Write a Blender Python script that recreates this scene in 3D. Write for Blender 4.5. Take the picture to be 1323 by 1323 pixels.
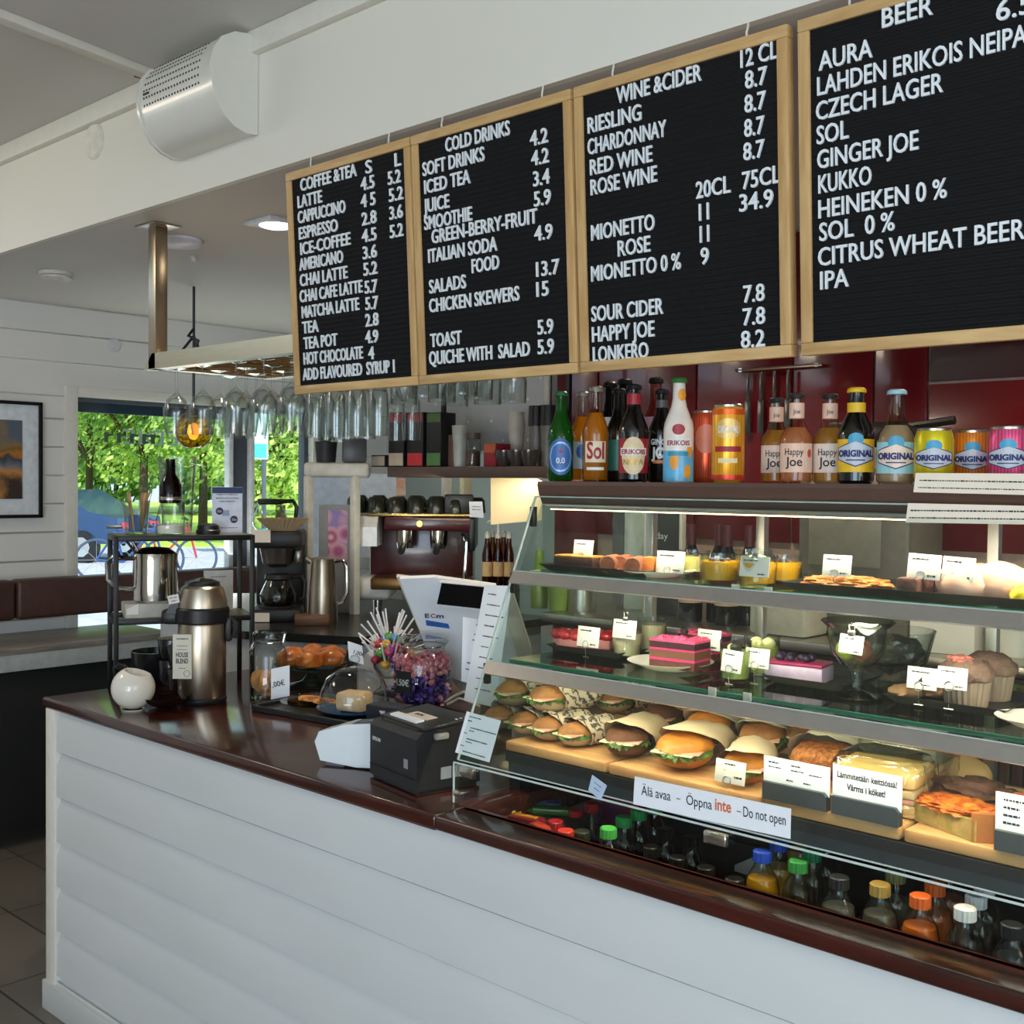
import bpy, bmesh, math, random
from mathutils import Vector, Matrix, noise
R = math.radians
random.seed(7)
for o in list(bpy.data.objects): bpy.data.objects.remove(o)
SC = bpy.context.scene
COL = SC.collection

# ---------------------------------------------------------------- camera
F, YAW, PITCH, ROLL, HC = 1448.89, .74384556, .026021512, -.0099462562, 1.63
_f = Vector((-math.sin(YAW)*math.cos(PITCH), math.cos(YAW)*math.cos(PITCH), -math.sin(PITCH)))
_r = Vector((math.cos(YAW), math.sin(YAW), 0)); _d = _f.cross(_r)
RT = math.cos(ROLL)*_r + math.sin(ROLL)*_d
DN = -math.sin(ROLL)*_r + math.cos(ROLL)*_d
CAM = Vector((0, 0, HC))
cd = bpy.data.cameras.new('camera'); cam = bpy.data.objects.new('camera', cd); COL.objects.link(cam)
cd.sensor_width = 36; cd.lens = F/1323*36; cd.clip_start = .05; cd.clip_end = 300
cam.matrix_world = Matrix(((RT.x, -DN.x, -_f.x, 0), (RT.y, -DN.y, -_f.y, 0), (RT.z, -DN.z, -_f.z, HC), (0, 0, 0, 1)))
SC.camera = cam
def ray(px, py): return RT*((px-661.5)/F) + DN*((py-661.5)/F) + _f
def at(px, py, x=None, y=None, z=None):
    """point of a known wall, shelf or table plane that the photograph shows at a pixel"""
    d = ray(px, py)
    t = (x/d.x) if x is not None else (y/d.y) if y is not None else ((z-HC)/d.z)
    return CAM + d*t
def D(px, py, d): return CAM+ray(px, py)*d             # point at a known forward distance
def dist(P): return (Vector(P)-CAM).dot(_f)
def mpp(P): return (Vector(P)-CAM).dot(_f)/F          # metres per photo pixel at a point

# ---------------------------------------------------------------- world, sun, window light, added fill light, exposure
SC.view_settings.view_transform = 'Standard'; SC.view_settings.look = 'None'
SC.view_settings.gamma = 1; SC.view_settings.use_curve_mapping = False
SC.view_settings.exposure = 0.0
SC.cycles.transparent_max_bounces = 40
SC.cycles.max_bounces = 8
def lin(h):
    h = h.lstrip('#'); v = [int(h[i:i+2], 16)/255 for i in (0, 2, 4)]
    return tuple(((a+.055)/1.055)**2.4 if a > .04045 else a/12.92 for a in v)
w = bpy.data.worlds.new('sky'); SC.world = w; w.use_nodes = True
bg = w.node_tree.nodes['Background']; bg.inputs[0].default_value = (.62, .80, 1, 1); bg.inputs[1].default_value = 1.8
def light(name, kind, loc, direction, energy, color, **k):
    l = bpy.data.lights.new(name, kind); l.energy = energy; l.color = color
    for a, v in k.items(): setattr(l, a, v)
    o = bpy.data.objects.new(name, l); COL.objects.link(o); o.location = loc
    o.rotation_euler = Vector(direction).to_track_quat('-Z', 'Y').to_euler(); return o
light('sun', 'SUN', (10, -5, 30), (-.80, .25, -.75), 10, (1, .95, .84), angle=.01)
light('front_window_light', 'AREA', (1.6, -3.3, 1.75), (-.16, 1, -.1), 90, (.63, .81, 1), shape='RECTANGLE', size=2.6, size_y=2.1)
light('left_fill_light', 'AREA', (-4.3, .5, 2.80), (.3, .25, -1), 15, (1, .84, .64), shape='RECTANGLE', size=.7, size_y=.5)  # added warm fill for the left end of the counter, no lamp known there
light('front_bounce_light', 'AREA', (.6, -3.2, .55), (-.25, .7, 1), 62, (1, .95, .87), shape='RECTANGLE', size=3.0, size_y=.6)  # added upward fill for the ceiling, stands for ground bounce at the window
light('far_bounce_light', 'AREA', (-4.95, 3.3, 1.0), (.7, .1, 1), 9, (.96, 1, .92), shape='RECTANGLE', size=.5, size_y=1.2)  # added upward fill for the kitchen ceiling, in place of outdoor bounce
light('under_shelf_light', 'AREA', (-3.0, 3.08, 1.64), (-.3, .35, -1), 1.6, (1, .92, .72), shape='RECTANGLE', size=.7, size_y=.04)
light('side_window_light', 'AREA', (2.85, .2, 1.8), (-1, .25, -.05), 44, (.88, .94, 1), shape='RECTANGLE', size=2.6, size_y=1.6)

# ---------------------------------------------------------------- materials (procedural)
MATS = {}
def nt(name):
    m = bpy.data.materials.new(name); m.use_nodes = True; n = m.node_tree
    return m, n, n.nodes['Principled BSDF']
def mat(name, col, rough=.5, metal=0, var=.08, scale=30, bump=0, bscale=None, stretch=(1, 1, 1), col2=None, emit=None, es=0, coat=0, trans=0, sss=0):
    if name in MATS: return MATS[name]
    m, n, p = nt(name); L = n.links
    tc = n.nodes.new('ShaderNodeTexCoord'); mp = n.nodes.new('ShaderNodeMapping'); mp.inputs['Scale'].default_value = stretch
    L.new(tc.outputs['Object'], mp.inputs[0])
    nz = n.nodes.new('ShaderNodeTexNoise'); nz.inputs['Scale'].default_value = scale; nz.inputs['Detail'].default_value = 4
    L.new(mp.outputs[0], nz.inputs['Vector'])
    c = lin(col)
    a, b = (c, lin(col2)) if col2 else (tuple(x*(1-var) for x in c), tuple(min(1, x*(1+var)) for x in c))
    r = n.nodes.new('ShaderNodeValToRGB'); r.color_ramp.elements[0].position = .35; r.color_ramp.elements[1].position = .65
    r.color_ramp.elements[0].color = (*a, 1); r.color_ramp.elements[1].color = (*b, 1)
    L.new(nz.outputs[0], r.inputs[0]); L.new(r.outputs[0], p.inputs['Base Color'])
    p.inputs['Roughness'].default_value = rough; p.inputs['Metallic'].default_value = metal
    if coat: p.inputs['Coat Weight'].default_value = coat; p.inputs['Coat Roughness'].default_value = .08
    if sss: p.inputs['Subsurface Weight'].default_value = sss; p.inputs['Subsurface Radius'].default_value = (.01, .006, .004)
    if emit: p.inputs['Emission Color'].default_value = (*lin(emit), 1); p.inputs['Emission Strength'].default_value = es
    if bump:
        nb = n.nodes.new('ShaderNodeTexNoise'); nb.inputs['Scale'].default_value = bscale or scale; nb.inputs['Detail'].default_value = 3
        L.new(mp.outputs[0], nb.inputs['Vector'])
        bn = n.nodes.new('ShaderNodeBump'); bn.inputs['Strength'].default_value = bump; bn.inputs['Distance'].default_value = .01
        L.new(nb.outputs[0], bn.inputs['Height']); L.new(bn.outputs[0], p.inputs['Normal'])
    MATS[name] = m; return m
def glass(name, tint='#ffffff', edge=None, refl=1.0, rough=.02, ior=1.45, milky=0, body=None):
    """thin-walled glass: tinted see-through plus a fresnel reflection, darker towards the rim"""
    if name in MATS: return MATS[name]
    m = bpy.data.materials.new(name); m.use_nodes = True; n = m.node_tree; L = n.links
    n.nodes.remove(n.nodes['Principled BSDF']); out = n.nodes['Material Output']
    t = n.nodes.new('ShaderNodeBsdfTransparent'); g = n.nodes.new('ShaderNodeBsdfGlossy'); g.inputs['Roughness'].default_value = rough
    lw = n.nodes.new('ShaderNodeLayerWeight'); lw.inputs['Blend'].default_value = .35
    mx = n.nodes.new('ShaderNodeMix'); mx.data_type = 'RGBA'
    a = lin(tint); e = lin(edge) if edge else tuple(x*.55 for x in a)
    mx.inputs[6].default_value = (*a, 1); mx.inputs[7].default_value = (*e, 1)
    pw = n.nodes.new('ShaderNodeMath'); pw.operation = 'POWER'; pw.inputs[1].default_value = 1.6
    L.new(lw.outputs['Facing'], pw.inputs[0]); L.new(pw.outputs[0], mx.inputs[0]); L.new(mx.outputs[2], t.inputs[0])
    fr = n.nodes.new('ShaderNodeFresnel'); ge = n.nodes.new('ShaderNodeNewGeometry')
    mi_ = n.nodes.new('ShaderNodeMapRange'); mi_.inputs['To Min'].default_value = ior; mi_.inputs['To Max'].default_value = 1/ior   # same reflection on both sides of the wall
    L.new(ge.outputs['Backfacing'], mi_.inputs['Value']); L.new(mi_.outputs[0], fr.inputs['IOR'])
    mu = n.nodes.new('ShaderNodeMath'); mu.operation = 'MULTIPLY'; mu.inputs[1].default_value = refl; mu.use_clamp = True
    L.new(fr.outputs[0], mu.inputs[0])
    s = n.nodes.new('ShaderNodeMixShader'); L.new(mu.outputs[0], s.inputs[0]); L.new(t.outputs[0], s.inputs[1]); L.new(g.outputs[0], s.inputs[2])
    fin = s.outputs[0]
    if milky:      # drinks that scatter light
        df = n.nodes.new('ShaderNodeBsdfDiffuse'); df.inputs[0].default_value = (*lin(body or tint), 1); tl = n.nodes.new('ShaderNodeBsdfTranslucent'); tl.inputs[0].default_value = (*lin(body or tint), 1)
        s1 = n.nodes.new('ShaderNodeMixShader'); s1.inputs[0].default_value = .5; L.new(df.outputs[0], s1.inputs[1]); L.new(tl.outputs[0], s1.inputs[2])
        s2 = n.nodes.new('ShaderNodeMixShader'); s2.inputs[0].default_value = milky; L.new(fin, s2.inputs[1]); L.new(s1.outputs[0], s2.inputs[2]); fin = s2.outputs[0]
    L.new(fin, out.inputs[0]); MATS[name] = m; return m
def wood(name, dark, light_, scale=6, axis='X', rough=.45, coat=0, dist=4):
    if name in MATS: return MATS[name]
    m, n, p = nt(name); L = n.links
    tc = n.nodes.new('ShaderNodeTexCoord'); mp = n.nodes.new('ShaderNodeMapping')
    mp.inputs['Scale'].default_value = {'X': (.12, 1, 1), 'Y': (1, .12, 1), 'Z': (1, 1, .12)}[axis]
    L.new(tc.outputs['Object'], mp.inputs[0])
    nz = n.nodes.new('ShaderNodeTexNoise'); nz.inputs['Scale'].default_value = scale*8; nz.inputs['Detail'].default_value = 6; nz.inputs['Distortion'].default_value = dist*.2
    L.new(mp.outputs[0], nz.inputs['Vector'])
    r = n.nodes.new('ShaderNodeValToRGB'); r.color_ramp.elements[0].position = .3; r.color_ramp.elements[1].position = .7
    r.color_ramp.elements[0].color = (*lin(dark), 1); r.color_ramp.elements[1].color = (*lin(light_), 1)
    L.new(nz.outputs[0], r.inputs[0]); L.new(r.outputs[0], p.inputs['Base Color'])
    bn = n.nodes.new('ShaderNodeBump'); bn.inputs['Strength'].default_value = .12; bn.inputs['Distance'].default_value = .003
    L.new(nz.outputs[0], bn.inputs['Height']); L.new(bn.outputs[0], p.inputs['Normal'])
    p.inputs['Roughness'].default_value = rough
    if coat: p.inputs['Coat Weight'].default_value = coat; p.inputs['Coat Roughness'].default_value = .1
    MATS[name] = m; return m
def tiles(name, c1, c2, grout, sx, sy, rough=.35):
    m, n, p = nt(name); L = n.links
    tc = n.nodes.new('ShaderNodeTexCoord'); b = n.nodes.new('ShaderNodeTexBrick')
    mp = n.nodes.new('ShaderNodeMapping'); mp.inputs['Rotation'].default_value = (0, 0, R(0)); L.new(tc.outputs['Object'], mp.inputs[0]); L.new(mp.outputs[0], b.inputs['Vector'])
    b.offset = 0; b.inputs['Scale'].default_value = 1; b.inputs['Brick Width'].default_value = sx; b.inputs['Row Height'].default_value = sy
    b.inputs['Mortar Size'].default_value = .004; b.inputs['Color1'].default_value = (*lin(c1), 1); b.inputs['Color2'].default_value = (*lin(c2), 1); b.inputs['Mortar'].default_value = (*lin(grout), 1)
    L.new(b.outputs['Color'], p.inputs['Base Color']); p.inputs['Roughness'].default_value = rough
    MATS[name] = m; return m

WHITE = mat('white_paint', '#d9d6cc', .55, var=.02, scale=4)
PAPER = mat('paper', '#eef1f6', .7, var=.015)
CARD = mat('price_card_paper', '#e4dfd6', .65, var=.015)
INK = mat('ink', '#22242c', .7)
BLACKP = mat('black_plastic', '#141416', .4)
BLACKM = mat('black_metal', '#121214', .35, .3)
STEEL = mat('brushed_steel', '#b9b4aa', .28, 1, var=.06, scale=40, stretch=(1, 1, 40))
CHROME = mat('polished_steel', '#d6d3cc', .12, 1, var=.02)
CLEAR = glass('clear_glass', '#f6f9f8', '#9aa5a2', 1.7)
PANE = glass('flat_pane', '#f4f9f7', '#c9d6d0')

# ---------------------------------------------------------------- mesh builder
class B:
    def __init__(s): s.v = []; s.f = []; s.m = []
    def add(s, vf, M=None, mi=0):
        v, f = vf; k = len(s.v)
        s.v += [(M @ Vector(p)) if M is not None else Vector(p) for p in v]
        s.f += [tuple(i+k for i in q) for q in f]; s.m += [mi]*len(f); return s
    def box(s, c, d, r=0, M=None, mi=0, seg=2):
        T = Matrix.Translation(c); return s.add(rbox(d, r, seg), (M @ T) if M is not None else T, mi)
    def tube(s, pts, r, n=8, M=None, mi=0): return s.add(tubevf(pts, r, n), M, mi)
    def lathe(s, prof, n=28, M=None, mi=0): return s.add(lathevf(prof, n), M, mi)
    def obj(s, name, mats, parent=None, smooth=None):
        me = bpy.data.meshes.new(name); me.from_pydata([tuple(p) for p in s.v], [], s.f)
        for m in (mats if isinstance(mats, (list, tuple)) else [mats]): me.materials.append(m)
        me.polygons.foreach_set('material_index', s.m)
        bm = bmesh.new(); bm.from_mesh(me); bmesh.ops.recalc_face_normals(bm, faces=bm.faces); bm.to_mesh(me); bm.free()
        if smooth is not False:
            me.polygons.foreach_set('use_smooth', [True]*len(me.polygons))
            me.set_sharp_from_angle(angle=R(smooth or 38))
        me.update()
        o = bpy.data.objects.new(name, me); COL.objects.link(o)
        if parent: o.parent = parent
        return o
def rbox(d, r=0, seg=2):
    if r <= 0:
        x, y, z = (a/2 for a in d)
        v = [(-x, -y, -z), (x, -y, -z), (x, y, -z), (-x, y, -z), (-x, -y, z), (x, -y, z), (x, y, z), (-x, y, z)]
        return v, [(0, 3, 2, 1), (4, 5, 6, 7), (0, 1, 5, 4), (1, 2, 6, 5), (2, 3, 7, 6), (3, 0, 4, 7)]
    bm = bmesh.new(); bmesh.ops.create_cube(bm, size=1); bmesh.ops.scale(bm, vec=d, verts=bm.verts)
    bmesh.ops.bevel(bm, geom=bm.edges[:], offset=min(r, min(d)*.49), segments=seg, affect='EDGES', profile=.5)
    return take(bm)
def take(bm):
    bm.verts.ensure_lookup_table(); bm.verts.index_update()
    v = [p.co.copy() for p in bm.verts]; f = [tuple(q.index for q in g.verts) for g in bm.faces]; bm.free(); return v, f
def lathevf(prof, n=28):
    v, f, rings = [], [], []
    for r, z in prof:
        if r < 1e-5: rings.append([len(v)]); v.append((0, 0, z))
        else:
            rings.append(list(range(len(v), len(v)+n)))
            v += [(r*math.cos(2*math.pi*i/n), r*math.sin(2*math.pi*i/n), z) for i in range(n)]
    for a, b in zip(rings, rings[1:]):
        for i in range(n):
            j = (i+1) % n
            if len(a) == 1 and len(b) == 1: continue
            if len(a) == 1: f.append((a[0], b[i], b[j]))
            elif len(b) == 1: f.append((a[i], a[j], b[0]))
            else: f.append((a[i], a[j], b[j], b[i]))
    return v, f
def tubevf(pts, r, n=8):
    pts = [Vector(p) for p in pts]; rs = r if isinstance(r, (list, tuple)) else [r]*len(pts)
    v, f = [], []; up = None
    for i, p in enumerate(pts):
        t = (pts[min(i+1, len(pts)-1)]-pts[max(i-1, 0)]).normalized()
        if up is None: up = t.orthogonal().normalized()
        up = (up - t*up.dot(t)).normalized(); s = t.cross(up)
        for k in range(n):
            a = 2*math.pi*k/n; v.append(p + (up*math.cos(a)+s*math.sin(a))*rs[i])
    for i in range(len(pts)-1):
        for k in range(n):
            j = (k+1) % n; f.append((i*n+k, i*n+j, (i+1)*n+j, (i+1)*n+k))
    f.append(tuple(range(n))[::-1]); f.append(tuple(range((len(pts)-1)*n, len(pts)*n)))
    return v, f
def prism(poly, h, axis='Z'):
    """polygon extruded by h along an axis, starting at 0"""
    n = len(poly)
    if axis == 'Z': v = [(x, y, 0) for x, y in poly]+[(x, y, h) for x, y in poly]
    elif axis == 'Y': v = [(x, 0, z) for x, z in poly]+[(x, h, z) for x, z in poly]
    else: v = [(0, y, z) for y, z in poly]+[(h, y, z) for y, z in poly]
    return v, [tuple(range(n))[::-1], tuple(range(n, 2*n))]+[(i, (i+1) % n, n+(i+1) % n, n+i) for i in range(n)]
def quad(a, b, c, d, t=.0006):
    """thin sheet with real thickness through four points"""
    a, b, c, d = map(Vector, (a, b, c, d)); n = (b-a).cross(d-a).normalized()*t
    return [a, b, c, d, a+n, b+n, c+n, d+n], [(0, 3, 2, 1), (4, 5, 6, 7), (0, 1, 5, 4), (1, 2, 6, 5), (2, 3, 7, 6), (3, 0, 4, 7)]
def blob(d, amp=.1, freq=3, sub=3, seed=0, flat=None, power=1):
    bm = bmesh.new(); bmesh.ops.create_icosphere(bm, subdivisions=sub, radius=1)
    for p in bm.verts:
        q = p.co.copy(); k = 1+amp*noise.noise(q*freq+Vector((seed*7.3, seed*3.1, seed)))
        if power != 1: q = Vector([math.copysign(abs(a)**power, a) for a in q])
        p.co = Vector((q.x*d[0], q.y*d[1], q.z*d[2]))*k
        if flat is not None and p.co.z < flat*d[2]: p.co.z = flat*d[2]
    return take(bm)
def sweep_profile(prof, path_len): return prism(prof, path_len, 'X')
RX90 = Matrix.Rotation(R(90), 4, 'X')
def rz(a): return Matrix.Rotation(R(a), 4, 'Z')
def rx(a): return Matrix.Rotation(R(a), 4, 'X')
def ry(a): return Matrix.Rotation(R(a), 4, 'Y')
def tr(*p): return Matrix.Translation(p)

# ---------------------------------------------------------------- lettering
_TC = {}
def glyphs(s, bold=.0, ext=.02):
    key = (s, bold, ext)
    if key not in _TC:
        c = bpy.data.curves.new('t', 'FONT'); c.body = s; c.size = 1; c.extrude = ext; c.offset = bold; c.resolution_u = 3
        o = bpy.data.objects.new('t', c); COL.objects.link(o); dg = bpy.context.evaluated_depsgraph_get(); dg.update()
        me = bpy.data.meshes.new_from_object(o.evaluated_get(dg))
        v = [p.co.copy() for p in me.vertices]; f = [tuple(p.vertices) for p in me.polygons]
        bpy.data.objects.remove(o); bpy.data.curves.remove(c); bpy.data.meshes.remove(me); _TC[key] = (v, f)
    return _TC[key]
def text(s, h, w=None, depth=.0006, bold=0, cap=.695):
    """lettering standing in the XZ plane, facing -Y, baseline-left at the origin; h is the capital height"""
    v, f = glyphs(s, bold)
    k = h/cap; x0 = min(p.x for p in v); x1 = max(p.x for p in v)
    kx = (w/(x1-x0)) if w else k
    return [Vector(((p.x-x0)*kx, -(p.z+.02)/.04*depth, p.y*k)) for p in v], f, (x1-x0)*kx
def put(b, s, x, z, h, w=None, y=0, depth=.0006, bold=0, mi=0, M=None, center=False, bend=None):
    v, f, ww = text(s, h, w, depth, bold)
    ox = x-(ww/2 if center else 0)
    v = [p+Vector((ox, 0, z)) for p in v]
    if bend: v = [Vector((math.sin(p.x/bend)*(bend-p.y), -math.cos(p.x/bend)*(bend-p.y), p.z)) for p in v]
    else: v = [p+Vector((0, y, 0)) for p in v]
    b.add((v, f), M, mi); return ww
def scribble(b, x, z, w, h=.0016, y=0, mi=0, M=None, rnd=random):
    """a run of small dark word-like strokes for print too fine to read"""
    cx = x
    while cx < x+w:
        l = min(rnd.uniform(.002, .007), x+w-cx)
        if l > .0008: b.box((cx+l/2, y-.0002, z), (l, .0004, h*rnd.uniform(.6, 1)), 0, M, mi)
        cx += l+.0012

# ---------------------------------------------------------------- things
def tag(o, label, cat, group=None):
    o['label'] = label; o['category'] = cat
    if group: o['group'] = group
    return o
def thing(name, label, cat, loc=(0, 0, 0), rot=0, group=None, tilt=0):
    o = bpy.data.objects.new(name, None); o.empty_display_size = .05; COL.objects.link(o)
    o.location = loc; o.rotation_euler = (R(tilt), 0, R(rot)); return tag(o, label, cat, group)
def struct(o): o['kind'] = 'structure'; return o
def dup(root, loc, rot=None, label=None, group=None, name=None):
    r = root.copy(); COL.objects.link(r); r.location = loc
    if rot is not None: r.rotation_euler = (root.rotation_euler.x, root.rotation_euler.y, R(rot))
    if label: r['label'] = label
    if group: r['group'] = group
    for ch in list(root.children):
        c = ch.copy(); COL.objects.link(c); c.parent = r
        for g in list(ch.children):
            d = g.copy(); COL.objects.link(d); d.parent = c
    return r
ORD = ['first', 'second', 'third', 'fourth', 'fifth', 'sixth', 'seventh', 'eighth', 'ninth', 'tenth', 'eleventh', 'twelfth']
# ================================================================ room shell
YB, ZB, ZC, XL, YK = 1.8, 2.47, 2.85, -5.3, 4.75
GREYC = mat('ceiling_paint', '#cfccc6', .75, var=.015, scale=2)
WALLP = mat('white_plank_paint', '#e6e3df', .6, var=.025, scale=3, stretch=(1, .2, 1))
TRIM = mat('white_trim', '#e2ded4', .5, var=.02)
b = B(); b.box((-1.2, .6, -.05), (8.6, 8.6, .1)); struct(b.obj('floor', tiles('floor_tiles', '#746d65', '#686159', '#3d3936', .6, .3), smooth=False))
b = B(); b.box((-1.2, (YB-3.7)/2, ZC+.05), (8.6, YB+3.7, .1)); struct(b.obj('ceiling', GREYC, smooth=False))
b = B(); b.box((-1.2, (YB+.02+YK)/2, ZB+.05), (8.6, YK-YB-.02, .1)); struct(b.obj('ceiling_kitchen', GREYC, smooth=False))
b = B(); b.box((-1.2, YB+.01, (ZB+ZC)/2+.03), (8.6, .02, ZC-ZB+.06)); struct(b.obj('wall_bulkhead', mat('bulkhead_paint', '#e4e0d4', .6, var=.012, scale=2), smooth=False))
b = B(); b.box((-1.2, YB-.012, ZC-.03), (8.6, .03, .06), .004); struct(b.obj('trim_1', TRIM))
a, c = at(0, 15, z=ZC), at(196, 92, z=ZC); dv = (c-a).normalized(); a = a-dv*1.5
b = B(); ang = math.degrees(math.atan2(dv.y, dv.x)); b.box(((c-a).length/2, 0, -.012), ((c-a).length, .045, .024), .004, tr(*a) @ rz(ang)); struct(b.obj('trim_3', TRIM))
b = B(); p = at(193, 92, z=ZC); b.tube([p+Vector((-.03, -.03, -.01)), p+Vector((0, .0, -.02)), p+Vector((.01, .03, -.045)), p+Vector((.0, .035, -.06))], .009)
tag(b.obj('pipe_stub', mat('oxide_red', '#5a2a22', .5)), 'short dark red pipe stub poking out where the ceiling strip meets the bulkhead', 'pipe')
# left wall of horizontal planks with the window opening
WY0, WY1, WZ0, WZ1 = 2.6, 4.02, .80, 2.03
b = B(); z = 0.0; edges = [.137*i for i in range(19)]
edges = sorted(set([round(e, 3) for e in edges if min(abs(e-WZ0), abs(e-WZ1)) > .03]+[WZ0, WZ1, ZB]))
for z0, z1 in zip(edges, edges[1:]):
    segs = [(-3.7, WY0), (WY1, YK)] if WZ0-.001 <= z0 < WZ1-.001 else [(-3.7, 1.1), (1.1, 3.05), (3.05, YK)] if int(z0*10) % 2 else [(-3.7, 2.2), (2.2, YK)]
    for y0, y1 in segs:
        b.box((XL-.04, (y0+y1)/2, (z0+z1)/2), (.08, y1-y0-.001, z1-z0-.0005), .005, seg=1)
struct(b.obj('wall_left', WALLP))
b = B()
for y0, y1, z0, z1 in ((WY0-.06, WY0, WZ0, WZ1+.05), (WY0, WY1, WZ1, WZ1+.05), (WY1, WY1+.1, WZ0, WZ1+.05), (WY0, WY1, WZ0-.03, WZ0)):
    b.box((XL+.008, (y0+y1)/2, (z0+z1)/2), (.03, y1-y0, z1-z0), .004)
struct(b.obj('trim_4', TRIM))
w1 = thing('window_1', 'tall window behind the bench looking out on trees and parked cycles', 'window', (XL-.05, 0, 0)); w1['kind'] = 'structure'
FRM = mat('window_frame_grey', '#4a5058', .45); WF = mat('window_frame_white', '#d8dadd', .4)
b = B()
for y0, y1 in ((WY0, WY0+.02), (3.49, 3.60), (WY1-.03, WY1)): b.box((0, (y0+y1)/2, (WZ0+WZ1)/2), (.06, y1-y0, WZ1-WZ0), .004)
b.box((0, (WY0+WY1)/2, WZ0+.015), (.06, WY1-WY0, .03), .004); b.box((0, (WY0+WY1)/2, WZ1-.01), (.06, WY1-WY0, .02), .004)
b.obj('window_frame', FRM, w1)
b = B(); b.box((.035, 3.478, (WZ0+WZ1)/2), (.05, .03, WZ1-WZ0), .006); b.box((.035, 3.615, (WZ0+WZ1)/2), (.05, .03, WZ1-WZ0), .006); b.obj('window_casing', WF, w1)
b = B(); b.box((-.01, (WY0+3.49)/2, (WZ0+WZ1)/2), (.006, 3.49-WY0, WZ1-WZ0)); b.obj('pane', PANE, w1, smooth=False)
b = B(); b.box((-.01, (WY1+3.60)/2, (WZ0+WZ1)/2), (.006, WY1-3.60, WZ1-WZ0)); b.obj('pane', PANE, w1, smooth=False)
b = B(); b.box((-.04, (WY0+3.49)/2, WZ1-.03), (.03, 3.49-WY0, .075)); b.obj('blind', mat('slate_blind', '#3e4a5e', .7), w1)
GREYL = mat('vinyl_grey', '#d5dde2', .6, emit='#9fb0b8', es=.0)
b = B(); M = Matrix(((0, 1, 0, 0), (-1, 0, 0, 0), (0, 0, 1, 0), (0, 0, 0, 1)))
put(b, 'EEDIE', -3.28, 1.81, .075, .40, M=tr(-.016, 0, 0) @ Matrix(((0, 1, 0, 0), (-1, 0, 0, 0), (0, 0, 1, 0), (0, 0, 0, 1))))
# the lettering is read from the street, so it shows mirrored inside
b.v = [Vector((p.x, p.y, p.z)) for p in b.v]
yc = sum(p.y for p in b.v)/len(b.v); b.obj('lettering', GREYL, w1, smooth=False)
b = B()
for y0 in (2.79, 2.86, 2.93, 3.0, 3.05): b.box((-.016, y0, 1.84), (.001, .022, .05)); b.box((-.016, y0+.025, 1.855), (.001, .03, .012))
b.obj('faint_lettering', mat('vinyl_faint', '#66785f', .6), w1, smooth=False)
# kitchen back wall, right and front walls
b = B(); b.box((-1.2, YK+.05, ZC/2), (8.6, .1, ZC)); struct(b.obj('wall_back', mat('kitchen_wall', '#aab6b4', .55, var=.03, scale=2), smooth=False))
b = B(); b.box((3.05, .5, ZC/2), (.1, 8.6, ZC)); struct(b.obj('wall_right', WHITE, smooth=False))
b = B()
for x0, x1, z0, z1 in ((-5.4, -1.2, 0, ZC), (3.0-.2, 3.1, 0, ZC), (-1.2, 2.8, 0, .5), (-1.2, 2.8, 2.75, ZC)): b.box(((x0+x1)/2, -3.65, (z0+z1)/2), (x1-x0, .1, z1-z0))
struct(b.obj('wall_front', WHITE, smooth=False))

# ================================================================ outside
def Q(px, d, z): p = CAM+ray(px, 640)*d; return Vector((p.x, p.y, z))
GZ = -.02
b = B(); b.box((-46, 20, GZ-.3), (80, 120, .1)); struct(b.obj('ground_outside', mat('lawn', '#93b03c', .9, var=.3, scale=.6, col2='#a9c64a'), smooth=False))
b = B(); v = [(-9.0, -20), (-5.4, -20), (-5.4, 45), (-9, 45)]
p0, p1 = Q(60, 15, 0), Q(480, 15, 0)
u = Vector((.5, .866, 0)); n_ = Vector((-.866, .5, 0)); o_ = Q(200, 9, GZ-.2)
pts = [o_-u*25-n_*2, o_+u*25-n_*2, o_+u*25+n_*19, o_-u*25+n_*19]
b.add(prism([(p.x, p.y) for p in pts], .18), tr(0, 0, GZ-.18)); struct(b.obj('street', mat('asphalt', '#9a9aa8', .9, var=.12, scale=3), smooth=False))
LEAF = []
for i, cx in enumerate(('#b4c672', '#86a458', '#557c40', '#ccd884')):
    m, n, p = nt('leaf_%d' % i); p.inputs['Base Color'].default_value = (*lin(cx), 1); p.inputs['Roughness'].default_value = .6
    t = n.nodes.new('ShaderNodeBsdfTranslucent'); t.inputs[0].default_value = (*[min(1, q*1.5) for q in lin(cx)], 1)
    s = n.nodes.new('ShaderNodeMixShader'); s.inputs[0].default_value = .4
    n.links.new(p.outputs[0], s.inputs[1]); n.links.new(t.outputs[0], s.inputs[2]); n.links.new(s.outputs[0], n.nodes['Material Output'].inputs[0]); LEAF.append(m)
BARK = mat('bark', '#4a3a2c', .9, var=.3, bump=.5)
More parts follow.
